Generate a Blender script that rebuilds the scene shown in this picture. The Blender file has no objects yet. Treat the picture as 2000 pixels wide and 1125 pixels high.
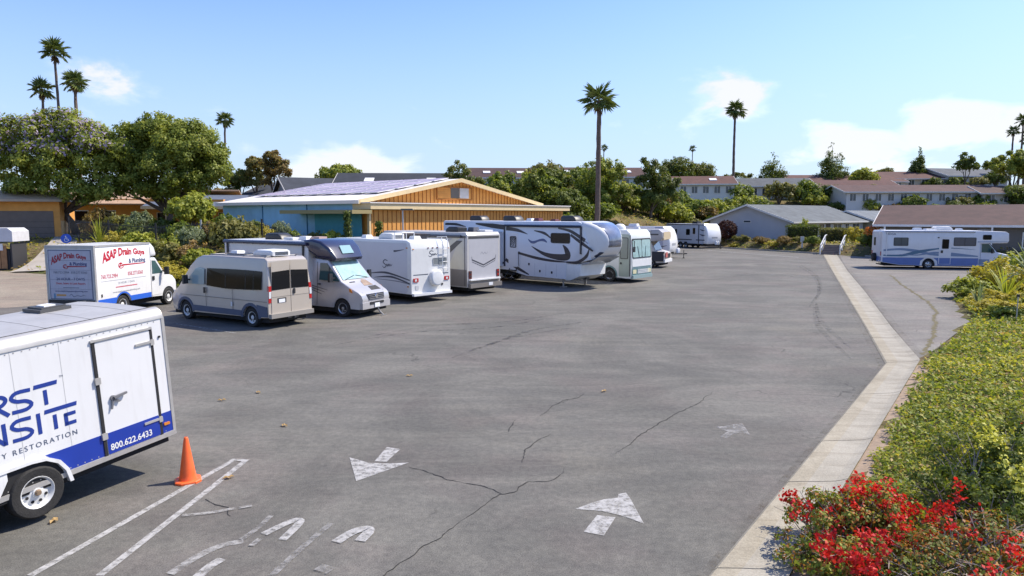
import bpy, bmesh, math, random
import numpy as np
from mathutils import Vector, Matrix

random.seed(11)
RNG = np.random.default_rng(11)
S = bpy.context.scene
COL = S.collection
R = math.radians

# ------------------------------------------------------------------ camera
cam_d = bpy.data.cameras.new('camera')
cam_d.sensor_width = 36.0
cam_d.lens = 23.994
cam_d.clip_start = 0.1
cam_d.clip_end = 5000
cam = bpy.data.objects.new('camera', cam_d)
COL.objects.link(cam)
cam.location = (0, 0, 4.1)
cam.rotation_euler = (R(90) - math.atan(142.5 / 1333), 0, 0)
S.camera = cam

# ------------------------------------------------------------------ sky, sun, exposure
SUN_AZ = R(70)      # clockwise from +Y
SUN_EL = R(52)
W = bpy.data.worlds.new('World')
S.world = W
W.use_nodes = True
nt = W.node_tree
nt.nodes.clear()


def N(tree, kind, **kw):
    n = tree.nodes.new(kind)
    for k, v in kw.items():
        setattr(n, k, v)
    return n


def mth(tree, op, a, b=None, c=None, clamp=False):
    n = tree.nodes.new('ShaderNodeMath')
    n.operation = op
    n.use_clamp = clamp
    for i, x in enumerate((a, b, c)):
        if x is None:
            continue
        if isinstance(x, (int, float)):
            n.inputs[i].default_value = x
        else:
            tree.links.new(x, n.inputs[i])
    return n.outputs[0]


def mixc(tree, fac, a, b, mode='MIX'):
    n = tree.nodes.new('ShaderNodeMix')
    n.data_type = 'RGBA'
    n.blend_type = mode
    for sock, x in ((n.inputs[0], fac), (n.inputs[6], a), (n.inputs[7], b)):
        if isinstance(x, (int, float)):
            sock.default_value = x
        elif isinstance(x, tuple):
            sock.default_value = (x[0], x[1], x[2], 1)
        else:
            tree.links.new(x, sock)
    return n.outputs[2]


def maprange(tree, x, a, b, c=0.0, d=1.0, smooth=True):
    n = tree.nodes.new('ShaderNodeMapRange')
    if smooth:
        n.interpolation_type = 'SMOOTHSTEP'
    tree.links.new(x, n.inputs[0])
    for i, v in enumerate((a, b, c, d)):
        n.inputs[i + 1].default_value = v
    return n.outputs[0]


def build_world():
    L = nt.links
    sky = N(nt, 'ShaderNodeTexSky', sky_type='NISHITA', sun_disc=False)
    sky.sun_elevation = SUN_EL
    sky.sun_rotation = SUN_AZ
    sky.air_density = 1.0
    sky.dust_density = 0.6
    sky.ozone_density = 2.6
    tc = N(nt, 'ShaderNodeTexCoord')
    sep = N(nt, 'ShaderNodeSeparateXYZ')
    L.new(tc.outputs['Generated'], sep.inputs[0])
    x, y, z = sep.outputs
    az = mth(nt, 'ARCTAN2', x, y)
    el = mth(nt, 'ARCSINE', z)
    # wisps: noise in an azimuth / elevation chart, billowing more the lower they are
    comb = N(nt, 'ShaderNodeCombineXYZ')
    L.new(mth(nt, 'MULTIPLY', az, 7.0), comb.inputs[0])
    L.new(mth(nt, 'MULTIPLY', el, 15.0), comb.inputs[1])
    no = N(nt, 'ShaderNodeTexNoise')
    no.inputs['Scale'].default_value = 1.6
    no.inputs['Detail'].default_value = 8
    no.inputs['Roughness'].default_value = 0.55
    no.inputs['Distortion'].default_value = 0.25
    L.new(comb.outputs[0], no.inputs['Vector'])
    nz = no.outputs['Fac']
    # heaps of fair-weather cumulus, centres given as azimuth / elevation in degrees
    cl = [(-29.8, 8.8, 3.4, 1.9, .60), (-13.2, 3.9, 6.5, 1.9, .75), (-17.5, 4.0, 3.6, 1.6, .45), (17.2, 8.9, 4.4, 1.7, .72), (14.5, 7.6, 3.8, 1.4, .5),
          (25.8, 5.2, 4.2, 1.6, .8), (32.2, 6.4, 3.6, 1.9, .88), (36.8, 6.0, 3.0, 1.7, .7), (29.5, 3.2, 7.0, 1.5, .42), (-38, 7.0, 3.0, 1.6, .4),
          (47, 6, 6, 2.6, .8), (60, 7, 7, 2.4, .7), (-52, 6, 6, 2.2, .7), (-70, 8, 6, 2.4, .6), (85, 6, 8, 2.5, .7), (-100, 7, 9, 2.6, .7),
          (120, 7, 8, 2.6, .7), (150, 6, 9, 2.6, .7), (-140, 7, 9, 2.6, .7), (180, 8, 8, 2.5, .6)]
    tot = None
    for a, e, wa, we, s in cl:
        da = mth(nt, 'DIVIDE', mth(nt, 'SUBTRACT', az, R(a)), R(wa))
        de = mth(nt, 'DIVIDE', mth(nt, 'SUBTRACT', el, R(e)), R(we))
        r2 = mth(nt, 'ADD', mth(nt, 'MULTIPLY', da, da), mth(nt, 'MULTIPLY', de, de))
        m = mth(nt, 'MULTIPLY', mth(nt, 'EXPONENT', mth(nt, 'MULTIPLY', r2, -0.9)), s)
        tot = m if tot is None else mth(nt, 'MAXIMUM', tot, m)
    m = mth(nt, 'ADD', tot, mth(nt, 'MULTIPLY', mth(nt, 'SUBTRACT', nz, 0.5), 1.7))
    heap = maprange(nt, m, 0.24, 0.64)
    # thin high veil over the whole dome
    comb2 = N(nt, 'ShaderNodeCombineXYZ')
    L.new(mth(nt, 'ADD', mth(nt, 'MULTIPLY', az, 2.2), mth(nt, 'MULTIPLY', el, 3.0)), comb2.inputs[0])
    L.new(mth(nt, 'MULTIPLY', el, 11.0), comb2.inputs[1])
    no2 = N(nt, 'ShaderNodeTexNoise')
    no2.inputs['Scale'].default_value = 1.2
    no2.inputs['Detail'].default_value = 5
    L.new(comb2.outputs[0], no2.inputs['Vector'])
    veil = mth(nt, 'MULTIPLY', maprange(nt, no2.outputs['Fac'], .52, .8), .28)
    low = maprange(nt, el, 0.0, R(21), 0.80, 0.0)
    fac = mth(nt, 'MAXIMUM', mth(nt, 'MAXIMUM', mth(nt, 'MULTIPLY', heap, 0.95), veil), low)
    bright = mixc(nt, heap, (2.05, 2.65, 3.9), (3.85, 3.9, 4.1))
    hs = N(nt, 'ShaderNodeHueSaturation')
    hs.inputs['Hue'].default_value = .515
    hs.inputs['Saturation'].default_value = 1.2
    L.new(sky.outputs[0], hs.inputs['Color'])
    col = mixc(nt, fac, hs.outputs[0], bright)
    bg = N(nt, 'ShaderNodeBackground')
    bg.inputs[1].default_value = SKY_STRENGTH
    L.new(col, bg.inputs[0])
    out = N(nt, 'ShaderNodeOutputWorld')
    L.new(bg.outputs[0], out.inputs[0])


SKY_STRENGTH = 0.126
build_world()

sun_d = bpy.data.lights.new('sun', 'SUN')
sun_d.energy = 3.55
sun_d.angle = R(0.5)
sun_d.color = (1.0, 0.92, 0.80)
sun = bpy.data.objects.new('sun', sun_d)
COL.objects.link(sun)
sdir = Vector((math.sin(SUN_AZ) * math.cos(SUN_EL), math.cos(SUN_AZ) * math.cos(SUN_EL), math.sin(SUN_EL)))
sun.rotation_euler = sdir.to_track_quat('Z', 'Y').to_euler()
sun.location = (40, 20, 60)

S.view_settings.view_transform = 'Standard'
S.view_settings.look = 'None'
S.view_settings.gamma = 1.0
S.view_settings.use_curve_mapping = False
S.view_settings.exposure = 0.98


# ------------------------------------------------------------------ materials
def hexc(h):
    h = h.lstrip('#')
    o = []
    for i in (0, 2, 4):
        c = int(h[i:i + 2], 16) / 255
        o.append(c / 12.92 if c <= .04045 else ((c + .055) / 1.055) ** 2.4)
    return tuple(o)


_M = {}


def M(name, col=(.5, .5, .5), rough=.5, metal=0.0, var=0.0, vs=3.0, bump=0.0, bs=40.0, coat=0.0, spec=.5, col2=None, grime=0.0):
    """plain procedural material: base colour broken up by noise, optional fine relief and grime streaks"""
    if name in _M:
        return _M[name]
    m = bpy.data.materials.new(name)
    m.use_nodes = True
    t = m.node_tree
    p = t.nodes['Principled BSDF']
    p.inputs['Roughness'].default_value = rough
    p.inputs['Metallic'].default_value = metal
    p.inputs['Coat Weight'].default_value = coat
    p.inputs['Coat Roughness'].default_value = .08
    p.inputs['Specular IOR Level'].default_value = spec
    p.inputs['Base Color'].default_value = (*col, 1)
    tc = None
    if var or bump or grime:
        tc = N(t, 'ShaderNodeTexCoord')
    c = None
    if var:
        no = N(t, 'ShaderNodeTexNoise')
        no.inputs['Scale'].default_value = vs
        no.inputs['Detail'].default_value = 6
        no.inputs['Roughness'].default_value = .6
        t.links.new(tc.outputs['Object'], no.inputs['Vector'])
        f = maprange(t, no.outputs['Fac'], .3, .7, smooth=False)
        if col2 is None:
            a = tuple(x * (1 - var) for x in col)
            b = tuple(min(1, x * (1 + var * .6)) for x in col)
        else:
            a, b = col, col2
        c = mixc(t, f, a, b)
    if grime:
        mp = N(t, 'ShaderNodeMapping')
        mp.inputs['Scale'].default_value = (5, 5, .6)
        t.links.new(tc.outputs['Object'], mp.inputs[0])
        g = N(t, 'ShaderNodeTexNoise')
        g.inputs['Scale'].default_value = 2.2
        g.inputs['Detail'].default_value = 5
        t.links.new(mp.outputs[0], g.inputs['Vector'])
        gf = mth(t, 'MULTIPLY', maprange(t, g.outputs['Fac'], .5, .8), grime)
        c = mixc(t, gf, c if c is not None else col, (.30, .27, .22))
    if c is not None:
        t.links.new(c, p.inputs['Base Color'])
    if bump:
        nb = N(t, 'ShaderNodeTexNoise')
        nb.inputs['Scale'].default_value = bs
        nb.inputs['Detail'].default_value = 4
        t.links.new(tc.outputs['Object'], nb.inputs['Vector'])
        b = N(t, 'ShaderNodeBump')
        b.inputs['Strength'].default_value = bump
        b.inputs['Distance'].default_value = .02
        t.links.new(nb.outputs['Fac'], b.inputs['Height'])
        t.links.new(b.outputs[0], p.inputs['Normal'])
    _M[name] = m
    return m


LEAF_GAIN = 1.45


def leafmat(name, cols, rough=.55, trans=.42):
    """leaf colours picked leaf by leaf, with some light coming through"""
    if name in _M:
        return _M[name]
    m = bpy.data.materials.new(name)
    m.use_nodes = True
    t = m.node_tree
    p = t.nodes['Principled BSDF']
    out = t.nodes['Material Output']
    geo = N(t, 'ShaderNodeNewGeometry')
    r = N(t, 'ShaderNodeValToRGB')
    r.color_ramp.interpolation = 'LINEAR'
    els = r.color_ramp.elements
    while len(els) < len(cols):
        els.new(.5)
    for i, c in enumerate(cols):
        els[i].position = i / max(1, len(cols) - 1)
        els[i].color = (*(min(.8, q * LEAF_GAIN) for q in c), 1)
    tcn = N(t, 'ShaderNodeTexCoord')
    cn = N(t, 'ShaderNodeTexNoise')
    cn.inputs['Scale'].default_value = .55
    cn.inputs['Detail'].default_value = 2
    t.links.new(tcn.outputs['Object'], cn.inputs['Vector'])
    f = mth(t, 'ADD', mth(t, 'MULTIPLY', geo.outputs['Random Per Island'], .6),
            mth(t, 'MULTIPLY', maprange(t, cn.outputs['Fac'], .3, .7), .4))
    t.links.new(f, r.inputs[0])
    t.links.new(r.outputs[0], p.inputs['Base Color'])
    p.inputs['Roughness'].default_value = rough
    p.inputs['Specular IOR Level'].default_value = .3
    tr = N(t, 'ShaderNodeBsdfTranslucent')
    t.links.new(mixc(t, 1.0, r.outputs[0], (1.0, 1.0, .55), 'MULTIPLY'), tr.inputs[0])
    mx = N(t, 'ShaderNodeMixShader')
    mx.inputs[0].default_value = trans
    t.links.new(p.outputs[0], mx.inputs[1])
    t.links.new(tr.outputs[0], mx.inputs[2])
    t.links.new(mx.outputs[0], out.inputs[0])
    _M[name] = m
    return m


def asphalt_mat(name, base, patch, tan):
    m = bpy.data.materials.new(name)
    m.use_nodes = True
    t = m.node_tree
    p = t.nodes['Principled BSDF']
    p.inputs['Roughness'].default_value = .88
    p.inputs['Specular IOR Level'].default_value = .25
    tc = N(t, 'ShaderNodeTexCoord')
    P = tc.outputs['Object']

    def noise(scale, detail=4, rough=.55, vec=None, dist=0):
        n = N(t, 'ShaderNodeTexNoise')
        n.inputs['Scale'].default_value = scale
        n.inputs['Detail'].default_value = detail
        n.inputs['Roughness'].default_value = rough
        n.inputs['Distortion'].default_value = dist
        t.links.new(vec if vec is not None else P, n.inputs['Vector'])
        return n.outputs['Fac']
    # broad tint patches, warmer tan where dust lies, cooler where sealed
    c = mixc(t, maprange(t, noise(.22, 11, .72, dist=.7), .40, .62), base, patch)
    c = mixc(t, mth(t, 'MULTIPLY', maprange(t, noise(.13, 9, .7), .52, .72), .75), c, tan)
    # swept streaks that follow the traffic along the lot
    mp = N(t, 'ShaderNodeMapping')
    mp.inputs['Rotation'].default_value = (0, 0, R(35))
    mp.inputs['Scale'].default_value = (.35, 2.2, 1)
    t.links.new(P, mp.inputs[0])
    st = maprange(t, noise(.9, 6, .65, mp.outputs[0], .6), .42, .78)
    c = mixc(t, mth(t, 'MULTIPLY', st, .45), c, tuple(x * 1.32 for x in base))
    mp2 = N(t, 'ShaderNodeMapping')
    mp2.inputs['Rotation'].default_value = (0, 0, R(-62))
    mp2.inputs['Scale'].default_value = (.12, 2.6, 1)
    t.links.new(P, mp2.inputs[0])
    dk = maprange(t, noise(1.0, 9, .66, mp2.outputs[0], 1.0), .58, .72)
    c = mixc(t, mth(t, 'MULTIPLY', dk, .26), c, tuple(x * .5 for x in base))
    # broad sweeps left by years of sealing and traffic, lying across the lot
    mp4 = N(t, 'ShaderNodeMapping')
    mp4.inputs['Rotation'].default_value = (0, 0, R(-14))
    mp4.inputs['Scale'].default_value = (.17, .62, 1)
    t.links.new(P, mp4.inputs[0])
    sw = noise(.9, 10, .66, mp4.outputs[0], 2.0)
    c = mixc(t, 1.0, c, mixc(t, maprange(t, sw, .36, .66), (.90, .90, .91), (1.13, 1.12, 1.105)), 'MULTIPLY')
    pk = maprange(t, noise(.35, 6, .6), .45, .65)
    c = mixc(t, 1.0, c, mixc(t, pk, (.985, 1.008, .985), (1.025, .995, .985)), 'MULTIPLY')
    # oil drips and dark spots
    oil = maprange(t, noise(1.3, 2, .5), .70, .78)
    c = mixc(t, mth(t, 'MULTIPLY', oil, .35), c, (.035, .034, .033))
    # aggregate grain
    g = noise(55, 3, .7)
    c = mixc(t, 1.0, c, mixc(t, maprange(t, g, .3, .7), (.74, .74, .74), (1.26, 1.26, 1.26)), 'MULTIPLY')
    g2 = noise(9, 4, .7)
    c = mixc(t, 1.0, c, mixc(t, maprange(t, g2, .3, .7), (.86, .86, .87), (1.14, 1.14, 1.13)), 'MULTIPLY')
    # web of hairline cracks, only in worn areas
    mp3 = N(t, 'ShaderNodeMixRGB') if False else None
    wv = N(t, 'ShaderNodeTexNoise')
    wv.inputs['Scale'].default_value = 1.2
    wv.inputs['Detail'].default_value = 5
    t.links.new(P, wv.inputs['Vector'])
    vm = N(t, 'ShaderNodeVectorMath', operation='MULTIPLY_ADD')
    t.links.new(wv.outputs['Color'], vm.inputs[0])
    vm.inputs[1].default_value = (1.6, 1.6, 0)
    t.links.new(P, vm.inputs[2])
    vo = N(t, 'ShaderNodeTexVoronoi', feature='DISTANCE_TO_EDGE')
    vo.inputs['Scale'].default_value = .22
    t.links.new(vm.outputs[0], vo.inputs['Vector'])
    ck = mth(t, 'MULTIPLY', maprange(t, vo.outputs['Distance'], 0.001, .0045, 1, 0), maprange(t, noise(.2, 2), .50, .62))
    c = mixc(t, mth(t, 'MULTIPLY', ck, .55), c, (.03, .029, .027))
    t.links.new(c, p.inputs['Base Color'])
    b = N(t, 'ShaderNodeBump')
    b.inputs['Strength'].default_value = .5
    b.inputs['Distance'].default_value = .012
    t.links.new(mth(t, 'SUBTRACT', g, mth(t, 'MULTIPLY', ck, .6)), b.inputs['Height'])
    t.links.new(b.outputs[0], p.inputs['Normal'])
    return m


def paint_mat(name, col, wear=.5, scale=7.0):
    """road paint worn through to the asphalt in chips (holes are real gaps in coverage)"""
    m = bpy.data.materials.new(name)
    m.use_nodes = True
    t = m.node_tree
    p = t.nodes['Principled BSDF']
    p.inputs['Roughness'].default_value = .8
    tc = N(t, 'ShaderNodeTexCoord')
    n = N(t, 'ShaderNodeTexNoise')
    n.inputs['Scale'].default_value = scale
    n.inputs['Detail'].default_value = 8
    n.inputs['Roughness'].default_value = .72
    t.links.new(tc.outputs['Object'], n.inputs['Vector'])
    f = maprange(t, n.outputs['Fac'], wear - .20, wear + .16, .12, .97)
    p.inputs['Base Color'].default_value = (*col, 1)
    out = t.nodes['Material Output']
    tr = N(t, 'ShaderNodeBsdfTransparent')
    mx = N(t, 'ShaderNodeMixShader')
    t.links.new(f, mx.inputs[0])
    t.links.new(p.outputs[0], mx.inputs[1])
    t.links.new(tr.outputs[0], mx.inputs[2])
    t.links.new(mx.outputs[0], out.inputs[0])
    return m


WHITE = M('white_gelcoat', (.68, .68, .67), .28, coat=.3, var=.05, vs=1.5, grime=.10)
WHITE2 = M('white_paint', (.67, .67, .66), .35, coat=.25, var=.06, vs=2, grime=.16)
TRIMW = M('white_trim', (.70, .70, .69), .45, var=.05)
ALU = M('aluminium_trim', (.47, .455, .43), .5, metal=.45, var=.12, vs=6, grime=.2)
CHROME = M('chrome', (.75, .76, .78), .12, metal=1.0)
BLACK = M('black_rubber', (.016, .016, .017), .75, var=.25, vs=9)
PLBLK = M('black_plastic', (.022, .022, .024), .45)
DARKP = M('underbody_dark', (.012, .012, .013), .85)
GLASS = M('tinted_glass', (.006, .007, .009), .06, spec=.28)
GLASSG = M('green_glass', (.05, .10, .10), .05, coat=.6, spec=.7)
SHADE = M('windscreen_with_silver_sunshade', (.36, .52, .50), .12, coat=.8, var=.25, vs=2.5)
RED = M('red_lens', (.42, .012, .012), .2, coat=.5)
AMBER = M('amber_lens', (.60, .20, .02), .25, coat=.4)
CLEAR = M('clear_lens', (.62, .64, .64), .12, coat=.6)
TYRE = M('tyre_rubber', (.022, .021, .020), .8, var=.35, vs=14, bump=.4, bs=60)
RIMW = M('white_steel_rim', (.66, .66, .64), .4, var=.1, vs=6, grime=.2)
RIMS = M('silver_rim', (.52, .52, .52), .33, metal=.7, var=.1)
PLATE = M('licence_plate', (.74, .75, .76), .4)


# ------------------------------------------------------------------ building helpers
def link(name, me, parent=None):
    o = bpy.data.objects.new(name, me)
    COL.objects.link(o)
    if parent is not None:
        o.parent = parent
    return o


def tag(o, label=None, cat=None, group=None, kind=None):
    for k, v in (('label', label), ('category', cat), ('group', group), ('kind', kind)):
        if v:
            o[k] = v
    return o


def thing(name, label, cat, loc=(0, 0, 0), yaw=0.0, group=None, pitch=0.0):
    o = bpy.data.objects.new(name, None)
    COL.objects.link(o)
    o.empty_display_size = .3
    o.location = loc
    o.rotation_euler = (0, pitch, yaw)
    return tag(o, label, cat, group)


def structure(name, parent=None):
    o = bpy.data.objects.new(name, None)
    COL.objects.link(o)
    o['kind'] = 'structure'
    return o


def copy_tree(o, parent=None):
    c = o.copy()
    COL.objects.link(c)
    c.parent = parent
    for ch in o.children:
        copy_tree(ch, c)
    return c


class MB:
    """collects polygons of ONE part and links them as one mesh"""

    def __init__(s):
        s.v = []
        s.f = []
        s.m = []

    def add(s, vs, fs, mi=0):
        k = len(s.v)
        s.v += [tuple(v) for v in vs]
        s.f += [[i + k for i in f] for f in fs]
        s.m += [mi] * len(fs)
        return s

    def box(s, c, d, rz=0.0, mi=0, ry=0.0, taper=1.0):
        hx, hy, hz = d[0] / 2, d[1] / 2, d[2] / 2
        mt = Matrix.Rotation(rz, 3, 'Z') @ Matrix.Rotation(ry, 3, 'Y')
        vs = []
        for z in (-hz, hz):
            k = taper if z > 0 else 1.0
            for x, y in ((-hx, -hy), (hx, -hy), (hx, hy), (-hx, hy)):
                vs.append(Vector(c) + mt @ Vector((x * k, y * k, z)))
        return s.add(vs, [(3, 2, 1, 0), (4, 5, 6, 7), (0, 1, 5, 4), (1, 2, 6, 5), (2, 3, 7, 6), (3, 0, 4, 7)], mi)

    def cyl(s, a, b, r0, r1=None, n=10, cap=True, mi=0):
        r1 = r0 if r1 is None else r1
        a, b = Vector(a), Vector(b)
        d = (b - a).normalized()
        u = d.orthogonal().normalized()
        w = d.cross(u)
        vs = []
        for p, r in ((a, r0), (b, r1)):
            for i in range(n):
                t = 2 * math.pi * i / n
                vs.append(p + (u * math.cos(t) + w * math.sin(t)) * r)
        fs = [(i, (i + 1) % n, n + (i + 1) % n, n + i) for i in range(n)]
        if cap:
            fs += [tuple(range(n - 1, -1, -1)), tuple(range(n, 2 * n))]
        return s.add(vs, fs, mi)

    def tube(s, pts, r, n=8, mi=0):
        pts = [Vector(p) for p in pts]
        rs = r if isinstance(r, (list, tuple)) else [r] * len(pts)
        vs = []
        u = None
        for i, p in enumerate(pts):
            d = (pts[min(i + 1, len(pts) - 1)] - pts[max(i - 1, 0)]).normalized()
            if u is None:
                u = d.orthogonal().normalized()
            u = (u - d * u.dot(d)).normalized()
            w = d.cross(u)
            for k in range(n):
                t = 2 * math.pi * k / n
                vs.append(p + (u * math.cos(t) + w * math.sin(t)) * rs[i])
        fs = []
        for i in range(len(pts) - 1):
            for k in range(n):
                fs.append((i * n + k, i * n + (k + 1) % n, (i + 1) * n + (k + 1) % n, (i + 1) * n + k))
        fs += [tuple(range(n - 1, -1, -1)), tuple(range((len(pts) - 1) * n, len(pts) * n))]
        return s.add(vs, fs, mi)

    def extr(s, pts3, off, mi=0):
        """polygon given by 3-D points, extruded along off"""
        n = len(pts3)
        o = Vector(off)
        a = [Vector(p) for p in pts3]
        fs = [tuple(range(n - 1, -1, -1)), tuple(range(n, 2 * n))]
        fs += [(i, (i + 1) % n, n + (i + 1) % n, n + i) for i in range(n)]
        return s.add(a + [p + o for p in a], fs, mi)

    def strip(s, A, B, mi=0):
        n = len(A)
        return s.add(list(A) + list(B), [(i, i + 1, n + i + 1, n + i) for i in range(n - 1)], mi)

    def lathe(s, prof, c, axis='y', n=24, mi=0):
        """prof: (radius, offset along axis)"""
        vs = []
        for r, o in prof:
            for i in range(n):
                t = 2 * math.pi * i / n
                a, b = r * math.cos(t), r * math.sin(t)
                p = {'y': (a, o, b), 'z': (a, b, o), 'x': (o, a, b)}[axis]
                vs.append((c[0] + p[0], c[1] + p[1], c[2] + p[2]))
        fs = []
        for k in range(len(prof) - 1):
            for i in range(n):
                fs.append((k * n + i, k * n + (i + 1) % n, (k + 1) * n + (i + 1) % n, (k + 1) * n + i))
        return s.add(vs, fs, mi)

    def mesh(s, name, mats, smooth=None):
        me = bpy.data.meshes.new(name)
        me.from_pydata(s.v, [], s.f)
        bm = bmesh.new()
        bm.from_mesh(me)
        for f, mi in zip(bm.faces, s.m):
            f.material_index = mi
        bmesh.ops.recalc_face_normals(bm, faces=bm.faces)
        bm.to_mesh(me)
        bm.free()
        for m in (mats if isinstance(mats, (list, tuple)) else [mats]):
            me.materials.append(m)
        if smooth:
            for p in me.polygons:
                p.use_smooth = True
            me.set_sharp_from_angle(angle=R(smooth))
        return me

    def build(s, name, mats, parent=None, smooth=None):
        return link(name, s.mesh(name, mats, smooth), parent)


def arch(xc, zc, r, zb, n=12):
    """points of a wheel-arch cut from right to left when walking a profile's lower edge"""
    a0 = math.asin(max(-1, min(1, (zb - zc) / r)))
    return [(xc + r * math.cos(a), zc + r * math.sin(a)) for a in np.linspace(a0, math.pi - a0, n)]


def shell(name, prof, Wd, mat, parent, bev=.06, seg=3, zmin=.0, deform=None, smooth=38, y0=None):
    """a vehicle body: side profile (x, z) drawn out across the width, its edges above zmin rounded"""
    bm = bmesh.new()
    a = [bm.verts.new((x, -Wd / 2, z)) for x, z in prof]
    b = [bm.verts.new((x, Wd / 2, z)) for x, z in prof]
    n = len(prof)
    fa = bm.faces.new(a)
    fb = bm.faces.new(list(reversed(b)))
    for i in range(n):
        bm.faces.new((a[(i + 1) % n], a[i], b[i], b[(i + 1) % n]))
    bmesh.ops.recalc_face_normals(bm, faces=bm.faces)
    ed = [e for f in (fa, fb) for e in f.edges if min(v.co.z for v in e.verts) >= zmin]
    if bev:
        bmesh.ops.bevel(bm, geom=ed, offset=bev, segments=seg, profile=.5, affect='EDGES', clamp_overlap=True)
    bmesh.ops.triangulate(bm, faces=[f for f in bm.faces if len(f.verts) > 4])
    if deform:
        for v in bm.verts:
            v.co = Vector(deform(*v.co))
    me = bpy.data.meshes.new(name)
    bm.to_mesh(me)
    bm.free()
    me.materials.append(mat)
    for p in me.polygons:
        p.use_smooth = True
    me.set_sharp_from_angle(angle=R(smooth))
    return link(name, me, parent)


class Pl:
    """a flat face of a thing: origin, right and up; coordinates (a, b) on it and d out of it"""

    def __init__(s, o, u, v):
        s.o, s.u, s.v = Vector(o), Vector(u).normalized(), Vector(v).normalized()
        s.n = s.u.cross(s.v)

    def __call__(s, a, b, d=0.0):
        return s.o + s.u * a + s.v * b + s.n * d


def sides(L, Wd, x0=0.0):
    return dict(r=Pl((0, -Wd / 2, 0), (1, 0, 0), (0, 0, 1)), l=Pl((0, Wd / 2, 0), (-1, 0, 0), (0, 0, 1)),
                b=Pl((-L / 2 + x0, 0, 0), (0, -1, 0), (0, 0, 1)), f=Pl((L / 2 + x0, 0, 0), (0, 1, 0), (0, 0, 1)))


def rrect(x0, z0, x1, z1, r=.05, n=4):
    x0, x1 = min(x0, x1), max(x0, x1)
    z0, z1 = min(z0, z1), max(z0, z1)
    r = min(r, (x1 - x0) / 2.01, (z1 - z0) / 2.01)
    if r <= 0:
        return [(x0, z0), (x1, z0), (x1, z1), (x0, z1)]
    o = []
    for cx, cz, a in ((x1 - r, z0 + r, -90), (x1 - r, z1 - r, 0), (x0 + r, z1 - r, 90), (x0 + r, z0 + r, 180)):
        for i in range(n + 1):
            t = R(a + 90 * i / n)
            o.append((cx + r * math.cos(t), cz + r * math.sin(t)))
    return o


def plate(pl, pts, name, mat, parent, d=.006, base=0.0, smooth=None):
    """a flat panel of thickness d lying on a face"""
    return MB().extr([pl(a, b, base) for a, b in pts], pl.n * d).build(name, mat, parent, smooth)


def swoosh(pl, spine, widths, name, mat, parent, d=.005, n=28, base=0.0):
    """printed graphic: a ribbon of changing width along a smooth spine"""
    k = len(spine)
    P = []
    for i in range(n + 1):
        t = i / n * (k - 1)
        j = min(int(t), k - 2)
        f = t - j
        p0, p1, p2, p3 = (np.array(spine[max(0, min(k - 1, j + q))], float) for q in (-1, 0, 1, 2))
        p = .5 * (2 * p1 + (p2 - p0) * f + (2 * p0 - 5 * p1 + 4 * p2 - p3) * f * f + (3 * p1 - p0 - 3 * p2 + p3) * f ** 3)
        w = widths[j] * (1 - f) + widths[j + 1] * f
        P.append((p, w))
    A, B = [], []
    for i, (p, w) in enumerate(P):
        q = P[min(i + 1, n)][0] - P[max(i - 1, 0)][0]
        q = q / (np.linalg.norm(q) + 1e-9)
        nn = np.array((-q[1], q[0]))
        A.append(p + nn * w / 2)
        B.append(p - nn * w / 2)
    pts = [tuple(x) for x in B] + [tuple(x) for x in reversed(A)]
    m = MB()
    m.strip([pl(*x, base + d) for x in B], [pl(*x, base + d) for x in A])
    return m.build(name, mat, parent)


def window(pl, x0, z0, x1, z1, parent, r=.06, frame=.035, fm=None, gm=None, split=(), base=0.0, name='window', d=.022):
    fm = fm or PLBLK
    gm = gm or GLASS
    o = rrect(x0, z0, x1, z1, r)
    i = rrect(min(x0, x1) + frame, min(z0, z1) + frame, max(x0, x1) - frame, max(z0, z1) - frame, max(.005, r - frame * .6) if r > 0 else 0)
    m = MB()
    n = len(o)
    vs = [pl(*p, base) for p in o] + [pl(*p, base + d) for p in o] + [pl(*p, base + d) for p in i] + [pl(*p, base) for p in i]
    fs = []
    for k in range(n):
        j = (k + 1) % n
        fs += [(k, j, n + j, n + k), (n + k, n + j, 2 * n + j, 2 * n + k), (2 * n + k, 2 * n + j, 3 * n + j, 3 * n + k)]
    m.add(vs, fs)
    for sx in split:
        m.extr([pl(a, b, base + .001) for a, b in rrect(sx - frame * .35, min(z0, z1) + frame, sx + frame * .35, max(z0, z1) - frame, 0)], pl.n * (d - .003))
    w = m.build(name, fm, parent)
    MB().extr([pl(*p, base + .001) for p in i], pl.n * (d * .5)).build('pane', gm, w)
    return w


def text(pl, s, a, b, size, mat, parent, align='LEFT', xs=1.0, bold=0.0, d=.004, base=0.0, deform=None, name='lettering', shear=0.0, space=1.0, res=3):
    cu = bpy.data.curves.new('t', 'FONT')
    cu.body = s
    cu.size = size
    cu.align_x = align
    cu.offset = bold * size
    cu.shear = shear
    cu.space_character = space
    cu.resolution_u = res
    to = bpy.data.objects.new('t', cu)
    me = bpy.data.meshes.new_from_object(to)
    bpy.data.objects.remove(to)
    bpy.data.curves.remove(cu)
    for v in me.vertices:
        x, y = v.co.x * xs, v.co.y
        if deform:
            x, y = deform(x, y)
        v.co = pl(a + x, b + y, base + d)
    me.materials.clear()
    me.materials.append(mat)
    me.shade_flat()
    return link(name, me, parent)


_WH = {}


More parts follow.
